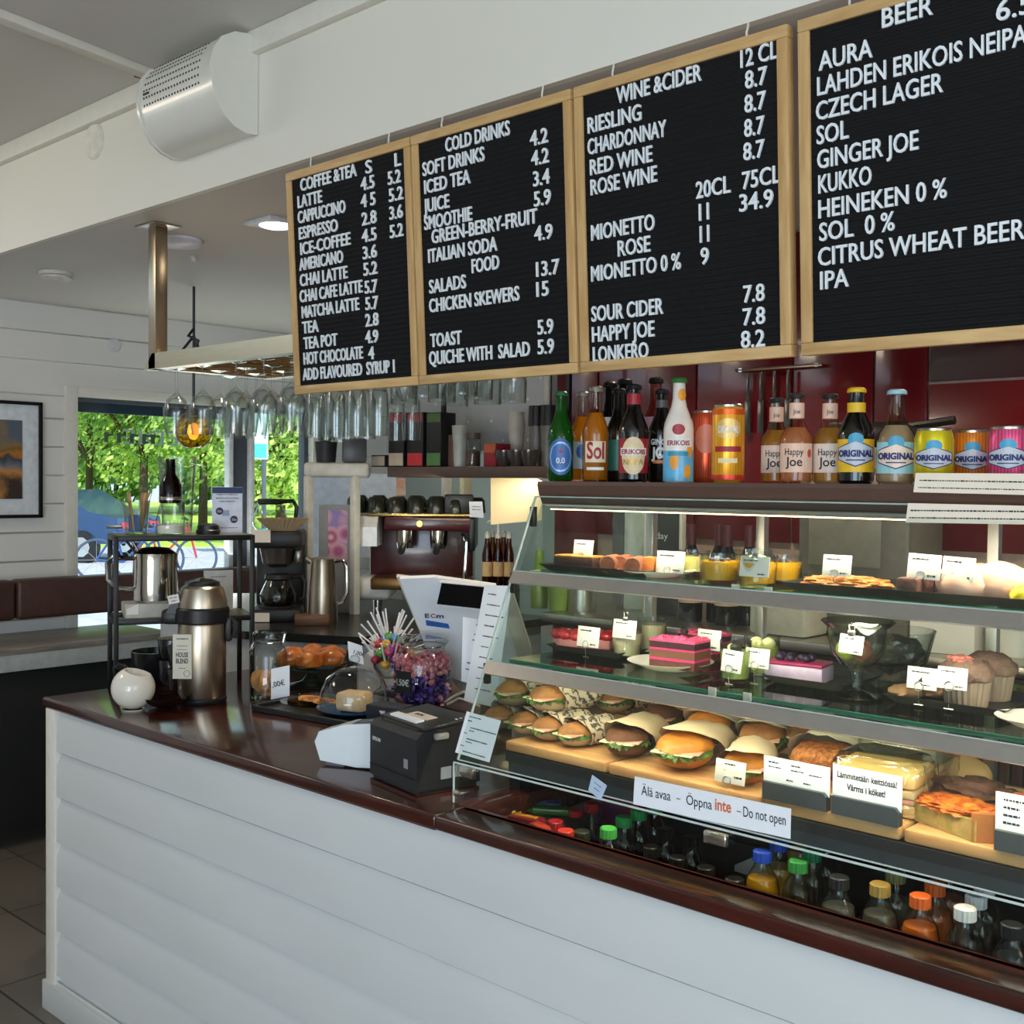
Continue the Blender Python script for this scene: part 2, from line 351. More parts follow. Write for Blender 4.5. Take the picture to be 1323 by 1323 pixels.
def tree(px, d, h, r, zlow, label, seed, n=17000, mats=(0, 1, 2), ls=.10):
    rnd = random.Random(seed); base = Q(px, d, GZ-.25); t = thing('leafy_tree', label, 'tree', base, 0, 'trees across the street')
    b = B(); b.tube([(0, 0, 0), (.05, 0, h*.3), (-.05, .05, h*.55)], [.17, .12, .08], 10)
    for k in range(5):
        a = k*1.3; b.tube([(0, 0, h*.25), (math.cos(a)*r*.3, math.sin(a)*r*.3, h*.42), (math.cos(a)*r*.6, math.sin(a)*r*.6, h*.6)], [.07, .05, .03], 6)
    b.obj('trunk', BARK, t)
    cl = [(rnd.gauss(0, r*.45), rnd.gauss(0, r*.45), rnd.uniform(zlow+.8, h-.6), rnd.uniform(.9, 1.7)) for _ in range(46)]
    b = B()
    for i in range(n):
        cx, cy, cz, cr = cl[i % len(cl)]
        dd = Vector((rnd.gauss(0, 1), rnd.gauss(0, 1), rnd.gauss(0, 1))).normalized()*cr*rnd.uniform(.6, 1)
        p = Vector((cx, cy, cz))+dd; p.z = max(p.z, zlow)
        nrm = (dd.normalized()+Vector((rnd.uniform(-.6, .6), rnd.uniform(-.6, .6), rnd.uniform(-.3, .9)))).normalized()
        a = nrm.orthogonal().normalized(); c = nrm.cross(a); s = ls*rnd.uniform(.6, 1.3)
        k = len(b.v); b.v += [p+a*s, p+c*s*.6, p-a*s, p-c*s*.6]; b.f.append((k, k+1, k+2, k+3)); b.m.append(i % len(mats))
    b.obj('crown', [LEAF[i] for i in mats], t, smooth=False)
tree(115, 40, 10, 4.2, 2.0, 'leafy tree at the left edge of the window view', 1)
tree(185, 36, 10, 4.0, 2.3, 'tall green tree in the middle of the window view, above the cycles', 2, mats=(1, 2, 0))
tree(262, 38, 10, 3.8, 1.7, 'tree in the window view just left of the dark mullion', 3, mats=(0, 3, 1))
tree(362, 34, 9, 3.2, .9, 'tree seen through the narrow right pane of the window', 4, mats=(3, 0, 1))
tree(440, 42, 10, 4, .9, 'tree beyond the right edge of the window', 6, n=4000)
for px, d, sd, lab in ((70, 62, 11, 'distant tree at the far left of the park'), (150, 66, 12, 'distant tree behind the lawn, left of the middle'), (235, 64, 13, 'distant tree behind the lawn, right of the middle'), (330, 60, 14, 'distant tree behind the mullion')):
    tree(px, d, 13, 6, .6, lab, sd, n=4200, mats=(2, 1, 0), ls=.32)
# parked car
def car():
    t = thing('car', 'dark blue car parked across the street at the left of the window', 'car', Q(58, 23, GZ-.02), 32)
    body = [(-2.1, .35), (-2.1, .75), (-1.75, .92), (-1.1, .98), (-.55, 1.42), (.75, 1.45), (1.5, 1.02), (2.1, .9), (2.15, .4)]
    b = B(); b.add(prism(body, 1.7, 'Y'), tr(0, -.85, 0)); b.obj('body', mat('car_blue', '#23406a', .25, .3, coat=.6), t)
    b = B()
    for s in (-1, 1): b.add(prism([(-.95, 1.0), (-.5, 1.36), (.7, 1.38), (1.25, 1.03)], .02, 'Y'), tr(0, s*.86-.01, 0))
    b.add(quad((-1.13, -.7, 1.0), (-1.13, .7, 1.0), (-.6, .6, 1.4), (-.6, -.6, 1.4), .02)); b.obj('window', mat('car_glass', '#22323f', .06), t)
    for x in (-1.35, 1.35):
        for s in (-1, 1):
            M = tr(x, s*.8, .33) @ RX90; b = B(); b.lathe([(.2, -.1), (.32, -.1), (.33, 0), (.32, .1), (.2, .1)], 24, M); o = b.obj('wheel', BLACKP, t)
            b = B(); b.lathe([(0, -.02), (.06, -.09), (.2, -.1), (.2, .1), (.06, .09), (0, .02)], 10, M); b.obj('rim', CHROME, o)
    b = B(); b.box((2.13, .55, .75), (.06, .3, .12), .02); b.box((2.13, -.55, .75), (.06, .3, .12), .02); b.obj('tail_light', mat('tail_red', '#d0304a', .3), t)
car()
def bicycle(px, d, rot, label, fc):
    t = thing('bicycle', label, 'bicycle', Q(px, d, GZ-.02), rot, 'bicycles parked outside')
    for x in (-.52, .52):
        b = B(); pts = [(x+.33*math.cos(a*math.pi/14), 0, .34+.33*math.sin(a*math.pi/14)) for a in range(29)]; b.tube(pts, .022, 6); o = b.obj('wheel', mat('tyre', '#33415c', .7), t)
        b = B()
        for k in range(8): b.tube([(x, 0, .34), (x+.31*math.cos(k*.785), 0, .34+.31*math.sin(k*.785))], .004, 4)
        b.obj('spokes', CHROME, o)
    b = B(); P = [(-.52, 0, .34), (-.1, 0, .3), (.38, 0, .82), (-.22, 0, .8), (.52, 0, .34), (.36, 0, .95)]
    for i, j in ((0, 1), (1, 2), (1, 3), (3, 2), (0, 3), (4, 5)): b.tube([P[i], P[j]], .02, 6)
    b.obj('frame', mat(fc+'f', fc, .35), t)
    b = B(); b.box((-.24, 0, .88), (.26, .14, .06), .025); b.obj('saddle', BLACKP, t)
    b = B(); b.tube([(.3, -.28, 1.02), (.38, -.1, .98), (.38, .1, .98), (.3, .28, 1.02)], .014, 6); b.obj('handlebar', BLACKM, t)
bicycle(168, 18.5, 62, 'bicycle parked outside with a dark blue frame, behind the metal rack', '#27447a')
bicycle(213, 19.0, 55, 'bicycle parked outside with a red frame, behind the tall jug', '#a03040')
t = thing('street_banner', 'pale teal banner on a pole outside the right window pane', 'banner', Q(341, 24, GZ), 60)
b = B(); b.tube([(0, 0, 0), (0, 0, 3.6)], .05); b.obj('pole', FRM, t)
b = B(); b.box((-.3, -.05, 2.6), (.75, .02, 1.0)); b.obj('cloth', mat('banner_white', '#cfe4ea', .8), t)
b = B(); b.box((-.2, -.065, 2.28), (.5, .01, .3)); b.obj('stripe', mat('banner_teal', '#3fa9b0', .8), t)

# ================================================================ bench and ledge by the window
t = thing('bench', 'brown leather bench back running under the window', 'bench', (XL, 0, 0))
LEATH = mat('brown_leather', '#4a2f29', .45, var=.1, scale=25, bump=.15)
yj = at(7, 770, x=XL).y
for y0, y1 in ((1.2, yj-.004), (yj+.004, 4.0)):
    b = B(); b.box((.075, (y0+y1)/2, 1.065), (.10, y1-y0, .185), .02, seg=3); b.obj('back_cushion', LEATH, t)
b = B(); b.box((.018, 2.6, 1.065), (.03, 2.8, .12)); b.obj('rail', BLACKM, t)
t = thing('window_ledge', 'grey wood ledge with pale front below the leather bench back', 'ledge', (XL, 0, 0))
b = B(); b.box((.245, 2.1, .885), (.49, 1.5, .03), .004); b.obj('ledge_top', wood('grey_wood', '#66605a', '#948b80', 5, 'Y', .35), t)
b = B(); b.box((.475, 2.1, .835), (.02, 1.5, .075), .003); b.obj('apron', mat('pale_grey_paint', '#a9adab', .5), t)
for yy in (1.5, 2.5): b = B(); b.box((.2, yy, .83), (.3, .05, .078)); b.obj('support', BLACKM, t)
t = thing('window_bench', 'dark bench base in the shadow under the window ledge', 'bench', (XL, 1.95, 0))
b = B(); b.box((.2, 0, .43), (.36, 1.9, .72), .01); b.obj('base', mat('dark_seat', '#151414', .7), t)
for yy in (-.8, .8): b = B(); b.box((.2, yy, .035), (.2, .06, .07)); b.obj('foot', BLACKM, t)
p = at(35, 1000, z=0.0); b = B(); b.box((p.x, p.y, .006), (.5, .8, .012), .004); tag(b.obj('floor_mat', mat('mat_black', '#161617', .95)), 'black mat on the tiled floor behind the end of the counter', 'mat')
# framed picture
yr = at(52, 590, x=XL).y; zt, zb = at(30, 519, x=XL).z, at(30, 669, x=XL).z
t = thing('framed_picture', 'black framed landscape picture on the plank wall left of the window', 'picture', (XL+.015, yr-.31, (zt+zb)/2))
w_, h_ = .62, zt-zb
b = B()
for y0, z0, dy, dz in ((0, h_/2-.008, w_, .016), (0, -h_/2+.008, w_, .016), (w_/2-.008, 0, .016, h_), (-w_/2+.008, 0, .016, h_)): b.box((0, y0, z0), (.03, dy, dz), .002)
b.obj('frame', BLACKM, t)
b = B(); b.box((-.004, 0, 0), (.008, w_-.03, h_-.03)); b.obj('mount', mat('mount_board', '#dfe3e8', .6), t)
m, n, p = nt('landscape_print'); L = n.links
tc = n.nodes.new('ShaderNodeTexCoord'); sp = n.nodes.new('ShaderNodeSeparateXYZ'); L.new(tc.outputs['Object'], sp.inputs[0])
nz = n.nodes.new('ShaderNodeTexNoise'); nz.inputs['Scale'].default_value = 7; nz.inputs['Detail'].default_value = 5; L.new(tc.outputs['Object'], nz.inputs['Vector'])
ad = n.nodes.new('ShaderNodeMath'); ad.operation = 'MULTIPLY_ADD'; ad.inputs[1].default_value = .35; L.new(nz.outputs[0], ad.inputs[0]); L.new(sp.outputs['Z'], ad.inputs[2])
r = n.nodes.new('ShaderNodeValToRGB'); e = r.color_ramp.elements; e[0].position = .02; e[0].color = (*lin('#3a2f2a'), 1); e[1].position = .34; e[1].color = (*lin('#5b6472'), 1)
for q, cx in ((.08, '#c98a4a'), (.14, '#6d737d'), (.19, '#3c4148'), (.22, '#b5752a'), (.25, '#7c5a2c'), (.29, '#8a7350')):
    k = e.new(q); k.color = (*lin(cx), 1)
L.new(ad.outputs[0], r.inputs[0]); L.new(r.outputs[0], p.inputs['Base Color']); p.inputs['Roughness'].default_value = .4
b = B(); b.box((.002, -.02, 0), (.006, w_-.15, h_-.18)); b.obj('print', m, t)

# ================================================================ ceiling and bulkhead fixtures
x0, x1 = at(187, 150, y=YB-.13).x, at(331, 110, y=YB).x; zb, zt = at(331, 176, y=YB).z, at(327, 52, y=YB).z
t = thing('air_curtain', 'white cylindrical air curtain heater fixed to the bulkhead', 'heater', (x0, YB, zb)); Lh = x1-x0
HW = mat('heater_white', '#dcdad0', .3, var=.01, coat=.3)
pr = [(0, .005), (-.05, .0), (-.10, .012), (-.145, .04), (-.18, .085), (-.2, .14), (-.205, .19), (-.19, .245), (-.155, .29), (-.1, .318), (-.04, .327), (0, .327)]
pr = [(y*.72, z*(zt-zb)/.327) for y, z in pr]
b = B(); b.add(prism(pr, Lh, 'X')); b.obj('casing', HW, t, smooth=25)
for xx in (Lh, -.012): b = B(); b.add(prism([(y*1.02-.002, (z-.16)*1.02+.16) for y, z in pr], .012, 'X'), tr(xx, 0, 0)); b.obj('end_cap', HW, t, smooth=25)
b = B(); import bisect
arc = [Vector((0, y, z)) for y, z in pr[5:10]]; ln = [0]
for p, q in zip(arc, arc[1:]): ln.append(ln[-1]+(q-p).length)
for i in range(20):
    for j in range(9):
        s = .006+j*(ln[-1]-.012)/8; k = min(bisect.bisect(ln, s)-1, len(arc)-2); q = arc[k].lerp(arc[k+1], (s-ln[k])/(ln[k+1]-ln[k]))
        tg = (arc[k+1]-arc[k]).normalized(); nr = Vector((0, -tg.z, tg.y)); nr = nr if nr.y < 0 else -nr
        M = Matrix.Translation((.025+i*(Lh-.08)/19, q.y, q.z)) @ nr.to_track_quat('Z', 'Y').to_matrix().to_4x4()
        b.add(lathevf([(0, .0012), (.0034, .0012), (.0034, -.001)], 6), M)
b.obj('grille', mat('grille_holes', '#3c3a36', .8), t, smooth=False)
b = B(); b.box((.04, -.205*.72-.001, .15), (.03, .003, .005)); b.obj('badge', BLACKP, t)
p = at(123, 183, y=YB); b = B(); b.lathe([(.0, .012), (.052, .012), (.058, .006), (.06, 0)], 36, Matrix.Translation(p) @ RX90); tag(b.obj('cover_plate', mat('cover_white', '#dedacd', .5)), 'round flat white cover plate on the bulkhead left of the heater', 'cover plate')
def downlight(px, py, name, label, square):
    p = at(px, py, z=ZB); t = thing(name, label, 'ceiling light', p)
    b = B()
    if square: b.box((0, 0, -.006), (.15, .15, .012), .003)
    else: b.lathe([(0, -.022), (.07, -.02), (.085, -.008), (.086, 0)], 32)
    b.obj('housing', mat('lamp_housing', '#c8c9d2', .4) if square else mat('lamp_disc', '#dfe0ee', .4), t)
    if square: b = B(); b.lathe([(0, -.016), (.045, -.016), (.055, -.012), (.056, -.004)], 28); b.obj('lamp', mat('lit_lamp', '#fff6e0', .4, emit='#ffefd0', es=12), t)
    return p
q1 = downlight(357, 287, 'square_downlight', 'lit square downlight in the kitchen ceiling beside the first menu board', True)
downlight(231, 310, 'round_ceiling_lamp', 'round unlit ceiling lamp just behind the steel post', False)
for i, p in enumerate([q1+Vector((0, 0, -.03)), Vector((-1.9, 2.75, 2.43)), Vector((-.9, 2.75, 2.43)), Vector((-3.6, 3.6, 2.43))]):
    light('ceiling_spot', 'SPOT', p, (0, -.05, -1), 42, (1, .82, .6), spot_size=R(125), spot_blend=.8, shadow_soft_size=.05)
p = at(73, 352, z=ZB); t = thing('smoke_detector', 'white smoke detector on the lowered ceiling at left', 'smoke detector', p)
b = B(); b.lathe([(.068, 0), (.068, -.014), (.06, -.016)], 32); b.obj('base', WHITE, t)
b = B(); b.lathe([(.0, -.036), (.045, -.036), (.062, -.026), (.062, -.017), (0, -.017)], 32); b.obj('cap', mat('detector_cap', '#d4cfc4', .5), t)
p = at(251, 331, z=ZB); b = B(); b.lathe([(0, -.02), (.012, -.02), (.014, -.004), (.022, -.003), (.022, 0)], 16, Matrix.Translation(p)); tag(b.obj('sensor_button', WHITE), 'tiny white sensor knob on the ceiling right of the steel post', 'sensor')
p = at(147, 446, x=XL); b = B(); b.lathe([(0, .012), (.03, .012), (.034, .006), (.035, 0)], 24, Matrix.Translation(p) @ ry(90)); tag(b.obj('wall_button', mat('button_white', '#d9d6d8', .5)), 'small round white plate high on the plank wall', 'cover plate')
t = thing('unseen_fill_fixture', 'flat rectangular frame added out of view to carry the warm fill light', 'ceiling light', (-4.3, .5, ZC))  # unseen fixture, added only to go with the warm fill light
b = B(); b.box((0, 0, -.012), (.76, .56, .024), .004); b.obj('fill_frame', WHITE, t)
# pendant lamp with amber glass
p = at(250, 555, x=-4.35); t = thing('pendant_lamp', 'pendant lamp with ribbed amber glass globe on a knotted black cord', 'lamp', p)
b = B(); b.lathe([(.02, .075), (.045, .068), (.075, .03), (.082, -.01), (.07, -.05), (.045, -.075), (.03, -.08)], 18); b.obj('shade', glass('amber_glass', '#f2c070', '#b06a18', 1.2), t)
b = B(); b.lathe([(0, .03), (.02, .02), (.028, -.01), (.015, -.04), (0, -.045)], 14); b.obj('bulb', mat('amber_bulb', '#ffd28a', .4, emit='#ffb860', es=2.2), t)
hc = ZB-p.z; zk = at(250, 440, x=-4.35).z-p.z
b = B(); b.tube([(0, 0, .07), (0, 0, zk), (0, 0, hc)], .006, 6)
b.tube([(0, 0, zk-.05), (.02, .01, zk), (-.012, -.02, zk+.02), (0, 0, zk+.05)], .008, 6); b.tube([(0, 0, zk+.02), (-.03, -.06, zk-.07)], .006, 6); b.tube([(0, 0, zk+.02), (.02, .03, zk-.07)], .006, 6)
b.lathe([(.02, .09), (.022, .06), (0, .055)], 12); b.obj('cord', BLACKP, t)
# ================================================================ menu boards
BW, BH = .487, .582
OAK = wood('oak_frame', '#b98f58', '#d8b47c', 5, 'X', .5); OAKV = wood('oak_frame_upright', '#b98f58', '#d8b47c', 5, 'Z', .5)
def felt():
    m, n, p = nt('ridged_felt'); L = n.links
    tc = n.nodes.new('ShaderNodeTexCoord'); wv = n.nodes.new('ShaderNodeTexWave'); wv.bands_direction = 'Z'; wv.inputs['Scale'].default_value = 26; wv.inputs['Distortion'].default_value = 0
    L.new(tc.outputs['Object'], wv.inputs['Vector']); bn = n.nodes.new('ShaderNodeBump'); bn.inputs['Strength'].default_value = .8; bn.inputs['Distance'].default_value = .006
    L.new(wv.outputs['Fac'], bn.inputs['Height']); L.new(bn.outputs[0], p.inputs['Normal'])
    p.inputs['Base Color'].default_value = (.008, .008, .009, 1); p.inputs['Roughness'].default_value = .85; p.inputs['Specular IOR Level'].default_value = .25
    return m
FELT = felt(); LETT = mat('letter_white', '#e8edf0', .5, var=.01)
LEAN = math.degrees(math.asin(.034/BH)); YT = 1.8
def board(x0, label, rows, org, sc, hcap=.031):
    ztop = 2.443
    t = thing('menu_board', label, 'menu board', (x0, YT, ztop), 0, 'menu letter boards', tilt=LEAN)   # hangs by its top edge, foot swung back
    M = Matrix.Translation((x0, YT, ztop)) @ rx(LEAN); inv = M.inverted(); nrm = (M.to_3x3() @ Vector((0, 1, 0)))
    fw = .022
    for zz in (-fw/2, -BH+fw/2): b = B(); b.box((BW/2, 0, zz), (BW, .024, fw), .002); b.obj('frame_rail', OAK, t)
    for xx in (fw/2, BW-fw/2): b = B(); b.box((xx, 0, -BH/2), (fw, .024, BH-2*fw), .002); b.obj('frame_stile', OAKV, t)
    b = B(); b.box((BW/2, -.003, -BH/2), (BW-2*fw, .008, BH-2*fw)); b.obj('felt', FELT, t, smooth=False)
    for x in (.09, BW-.09): b = B(); b.tube([(x, .004, 0), (x, .004, .012), (x+.004, .002, .018), (x+.004, .004, .027)], .0022, 6); b.obj('hook', WHITE, t)
    def loc(px, py):
        d = ray(px, py); k = (M @ Vector((0, -.008, 0))-CAM).dot(nrm)/d.dot(nrm); return inv @ (CAM+d*k)
    for s, cx, cy, ex in rows:
        px, py = org[0]+cx/sc, org[1]+cy/sc; qx = org[0]+ex/sc
        p = loc(px, py); q = p.copy()
        for _ in range(3):                       # follow the level line of the row to its right end
            wp = M @ Vector((q.x, -.008, p.z)); v = wp-CAM; k = v.dot(_f); sx = 661.5+F*v.dot(RT)/k
            q.x += (qx-sx)*k/F*1.25
        b = B(); put(b, s, p.x, p.z, hcap, max(q.x-p.x, .006), y=-.007, depth=.004, bold=.009)
        b.obj('letter_row', LETT, t, smooth=False)
    return t
xs = [at(px, py, y=YT).x for px, py in ((373, 229), (535, 180), (745, 115), (1034, 28))]
board(xs[0], 'black letter board headed COFFEE & TEA, leftmost of the hanging row', [('COFFEE &TEA', 110, 292, 385), ('S', 428, 207, 458), ('L', 570, 172, 600), ('LATTE', 97, 375, 215), ('4.5', 405, 290, 470), ('5.2', 537, 262, 598), ('CAPPUCCINO', 98, 450, 330), ('4 5', 405, 373, 475), ('5.2', 542, 345, 610), ('ESPRESSO', 103, 528, 293), ('2.8', 410, 460, 480), ('3.6', 545, 432, 608), ('ICE-COFFEE', 110, 603, 355), ('4.5', 410, 543, 480), ('5.2', 547, 522, 610), ('AMERICANO', 105, 680, 318), ('3.6', 415, 625, 482), ('CHAI LATTE', 108, 757, 340), ('5.2', 418, 705, 484), ('CHAI CAFE LATTE', 107, 835, 413), ('5.7', 424, 792, 484), ('MATCHA LATTE', 117, 912, 397), ('5.7', 428, 872, 488), ('TEA', 120, 987, 197), ('2.8', 427, 953, 490), ('TEA POT', 126, 1063, 290), ('4.9', 427, 1035, 488), ('HOT CHOCOLATE', 126, 1138, 415), ('4', 442, 1113, 468), ('ADD FLAVOURED  SYRUP 1', 122, 1215, 570)], (360, 170), 3.78)
board(xs[1], 'black letter board headed COLD DRINKS, second in the hanging row', [('COLD DRINKS', 178, 305, 438), ('SOFT DRINKS', 85, 403, 335), ('4.2', 522, 282, 593), ('ICED TEA', 92, 475, 278), ('4.2', 527, 362, 597), ('JUICE', 90, 552, 192), ('3.4', 535, 445, 600), ('SMOOTHIE', 92, 622, 285), ('5.9', 538, 527, 605), ('GREEN-BERRY-FRUIT', 122, 677, 550), ('ITALIAN SODA', 108, 755, 387), ('4.9', 540, 667, 612), ('FOOD', 285, 797, 395), ('13.7', 547, 812, 640), ('SALADS', 112, 880, 260), ('15', 548, 893, 596), ('CHICKEN SKEWERS', 112, 957, 477), ('TOAST', 117, 1098, 242), ('5.9', 553, 1047, 615), ('QUICHE WITH  SALAD', 112, 1170, 520), ('5.9', 553, 1127, 618)], (520, 100), 3.15)
board(xs[2], 'black letter board headed WINE & CIDER, third in the hanging row', [('WINE &CIDER', 178, 355, 468), ('12 CL', 602, 233, 728), ('RIESLING', 80, 457, 262), ('8.7', 618, 305, 692), ('CHARDONNAY', 80, 530, 347), ('8.7', 616, 387, 688), ('RED WINE', 88, 600, 300), ('8.7', 615, 470, 683), ('ROSE WINE', 90, 668, 316), ('8.7', 612, 550, 683), ('20CL', 450, 680, 567), ('75CL', 608, 648, 738), ('MIONETTO', 92, 823, 307), ('11', 460, 755, 493), ('34.9', 598, 725, 713), ('ROSE', 183, 877, 293), ('11', 463, 830, 494), ('MIONETTO 0 %', 92, 963, 397), ('9', 466, 905, 493), ('SOUR CIDER', 93, 1100, 337), ('7.8', 612, 1035, 683), ('HAPPY JOE', 95, 1170, 307), ('7.8', 610, 1113, 685), ('LONKERO', 98, 1238, 286), ('8.2', 604, 1190, 684)], (730, 0), 2.646)
board(xs[3], 'black letter board headed BEER, rightmost and nearest of the hanging row', [('BEER', 318, 97, 490), ('6.5', 708, 75, 828), ('AURA', 102, 243, 284), ('LAHDEN ERIKOIS NEIPA', 97, 328, 793), ('CZECH LAGER', 93, 413, 520), ('SOL', 95, 495, 203), ('GINGER JOE', 97, 578, 438), ('KUKKO', 101, 662, 280), ('HEINEKEN 0 %', 101, 747, 532), ('SOL  0 %', 104, 825, 358), ('CITRUS WHEAT BEER', 100, 910, 785), ('IPA', 107, 990, 203)], (1020, 0), 2.646)

# ================================================================ serving counter
CX0, CX1, CY0, CZ = -3.37, .7, 1.545, .96
MAHOG = wood('mahogany_top', '#2a0f0b', '#4a1c13', 4, 'X', .22, coat=.5)
t = thing('counter', 'long white plank counter with a dark mahogany top', 'counter', (0, 0, 0))
XW0, YW0, YW1 = -1.625, 1.635, 2.3       # well under the display case
b = B()
b.box(((CX0+XW0)/2, (CY0+2.3)/2, CZ-.015), (XW0-CX0, 2.3-CY0, .03), .006, seg=3)
b.box(((XW0+CX1)/2, (CY0+YW0)/2, CZ-.015), (CX1-XW0, YW0-CY0, .03), .006, seg=3)
b.box((CX0/2+XW0/2-.0, CY0+.012, CZ-.0172), (XW0-CX0, .02, .034), .008)
b.obj('countertop', MAHOG, t)
CW = mat('counter_white', '#cfd2d2', .5, var=.03, scale=6, stretch=(.3, 1, 1))
b = B(); n = 6; hb = .137
for i in range(7):
    z1 = .93-i*hb; z0 = max(z1-hb, .09)
    b.add(prism([(0, z0), (-.002, z0), (-.018, z0+.010), (-.016, z1-.034), (-.003, z1), (0, z1)], CX1-CX0-.06, 'X'), tr(CX0+.05, 1.572, 0))
b.obj('front_planks', CW, t, smooth=20)
b = B(); b.box(((CX0+CX1)/2+.02, 1.83, .47), (CX1-CX0-.08, .515, .92)) if False else None
b.box((CX0+.045, 1.563, .465), (.06, .03, .93), .004); b.obj('corner_post', TRIM, t)
b = B(); b.box(((CX0+CX1)/2, 1.558, .045), (CX1-CX0-.01, .035, .09), .004); b.obj('plinth', CW, t)
b = B(); b.box((CX0+.035, 1.92, .465), (.03, .7, .93)); b.box(((CX0+XW0)/2, 2.27, .465), (XW0-CX0-.1, .02, .93)); b.box(((CX0+CX1)/2+.05, 1.582, .465), (CX1-CX0-.12, .012, .93)); b.box((XW0+.0, 1.94, .465), (.03, .66, .93)); b.obj('carcass', CW, t, smooth=False)
b = B(); b.box(((XW0+CX1)/2, 1.94, .70), (CX1-XW0-.04, .66, .02)); b.box(((XW0+CX1)/2, 2.27, .83), (CX1-XW0-.04, .02, .24)); b.obj('well_liner', mat('well_black', '#121316', .4), t, smooth=False)
b = B(); b.box((XW0+.0125, 1.955, CZ-.03), (.025, .64, .06), .003); b.box(((XW0+CX1)/2, YW0-.008, CZ-.03), (CX1-XW0, .016, .06)); b.obj('well_edge', MAHOG, t)

# ================================================================ refrigerated display case
XC0, XC1 = -1.66, .66
t = thing('display_case', 'glass display case with sloping front standing on the counter', 'display case', (0, 0, 0))
def gy(z): return 1.645+(z-1.05)*.43      # sloping glass line
b = B(); b.add(prism([(1.888, 1.634), (2.30, 1.634), (2.30, 1.584), (1.905, 1.584), (1.90, 1.592), (1.893, 1.604), (1.886, 1.626)], XC1-XC0, 'X'), tr(XC0, 0, 0)); b.obj('top_shelf', mat('brown_shelf', '#5d463d', .35, coat=.3, var=.04), t, smooth=20)
RAIL = mat('rail_steel', '#c4c0ba', .35, .85, var=.03)
for z in (1.425, 1.236):
    b = B(); b.add(prism([(gy(z)-.012, z-.012), (gy(z)+.003, z+.012), (gy(z)+.012, z+.010), (gy(z)-.002, z-.016)], XC1-XC0, 'X'), tr(XC0, 0, 0)); b.obj('front_rail', RAIL, t, smooth=False)
for z0, z1 in ((1.05, 1.224), (1.248, 1.412), (1.437, 1.60)):
    b = B(); b.add(quad((XC0, gy(z0), z0), (XC1, gy(z0), z0), (XC1, gy(z1), z1), (XC0, gy(z1), z1), .005)); b.obj('front_glass', PANE, t, smooth=False)
    b = B()
    for z in (z0, z1): b.tube([(XC0, gy(z)-.001, z), (XC1, gy(z)-.001, z)], .0016, 5)
    b.tube([(XC0, gy(z0), z0), (XC0, gy(z1), z1)], .0028, 6); b.obj('glass_edge', mat('glass_edge', '#c9d4cf', .2, 0), t)
b = B(); b.box(((XC0+XC1)/2, 1.634, 1.003), (XC1-XC0, .005, .083)); b.obj('lower_glass', PANE, t, smooth=False)
b = B(); b.tube([(XC0, 1.633, 1.046), (XC1, 1.633, 1.046)], .0022, 6); b.tube([(XC0, 1.633, .962), (XC0, 1.633, 1.046)], .0022, 6); b.obj('lower_glass_edge', mat('glass_edge', '#c9d4cf', .2), t)
b = B(); b.add(prism([(1.64, .962), (2.29, .962), (2.29, 1.58), (1.9, 1.58), (gy(1.05), 1.05)], .005, 'X'), tr(XC0, 0, 0)); b.obj('end_glass', PANE, t, smooth=False)
SHG = glass('shelf_glass', '#eef7f2', '#9cc4b4', .8); GRN = mat('green_glass_edge', '#2f7d66', .12, var=.1, emit=None)
for y0, z in ((1.85, 1.436), (1.79, 1.247)):
    b = B(); b.box(((XC0+XC1)/2, (y0+2.27)/2, z-.004), (XC1-XC0-.02, 2.27-y0, .008)); s_ = b.obj('glass_shelf', SHG, t, smooth=False)
    b = B(); b.box(((XC0+XC1)/2, y0, z-.0045), (XC1-XC0-.02, .0025, .0085), .001); b.obj('shelf_edge', GRN, s_)
    b = B()
    for k in range(6): b.box((XC0+.10+k*.42, y0-.003, z-.005), (.024, .004, .02), .001) if False else None
for x in (XC0+.03, -1.32, -.8, -.22, XC1-.03):
    b = B(); b.box((x, 2.285, 1.30), (.022, .022, .57), .002); b.obj('rear_post', RAIL, t)
b = B(); b.box(((XC0+XC1)/2, 2.03, 1.035), (XC1-XC0-.02, .5, .02)); b.obj('deck', mat('deck_black', '#1b1c1e', .4), t)
for x in (XC0+.02, -.15, .6): b = B(); b.box((x, 1.95, .9925), (.03, .3, .065)); b.obj('deck_support', BLACKM, t)
b = B(); b.add(prism([(1.79, 1.0), (1.8, 1.0), (1.8, 1.045), (1.79, 1.045)], XC1-XC0-.02, 'X'), tr(XC0+.01, 0, 0)); b.obj('deck_lip', mat('deck_grey', '#3b4045', .4), t, smooth=False)
for z in (1.25, 1.44, 1.585): b = B(); b.box((XC0-.004, gy(z)+.004, z-.03), (.012, .014, .045), .002, None); b.obj('hinge_clip', BLACKM, t)
for c_, d_ in (((XC0+.045, 1.628, 1.033), (.04, .012, .022)), ((-1.02, 1.628, 1.03), (.045, .012, .022)), ((XC0+.02, 1.628, .985), (.025, .012, .012))): b = B(); b.box(c_, d_, .003); b.obj('glass_bracket', CHROME, t)
b = B(); b.box(((XC0+XC1)/2, 1.897, 1.579), (XC1-XC0-.06, .036, .010), .003); s_ = b.obj('lamp_channel', RAIL, t)
b = B(); b.box(((XC0+XC1)/2, 1.895, 1.573), (XC1-XC0-.08, .018, .003), .001); b.obj('lamp_strip', mat('warm_strip', '#fff2d8', .4, emit='#ffd9a0', es=7), s_)
light('case_strip_light', 'AREA', ((XC0+XC1)/2, 1.893, 1.569), (0, .22, -1), 8.5, (1, .86, .67), shape='RECTANGLE', size=XC1-XC0-.08, size_y=.015)
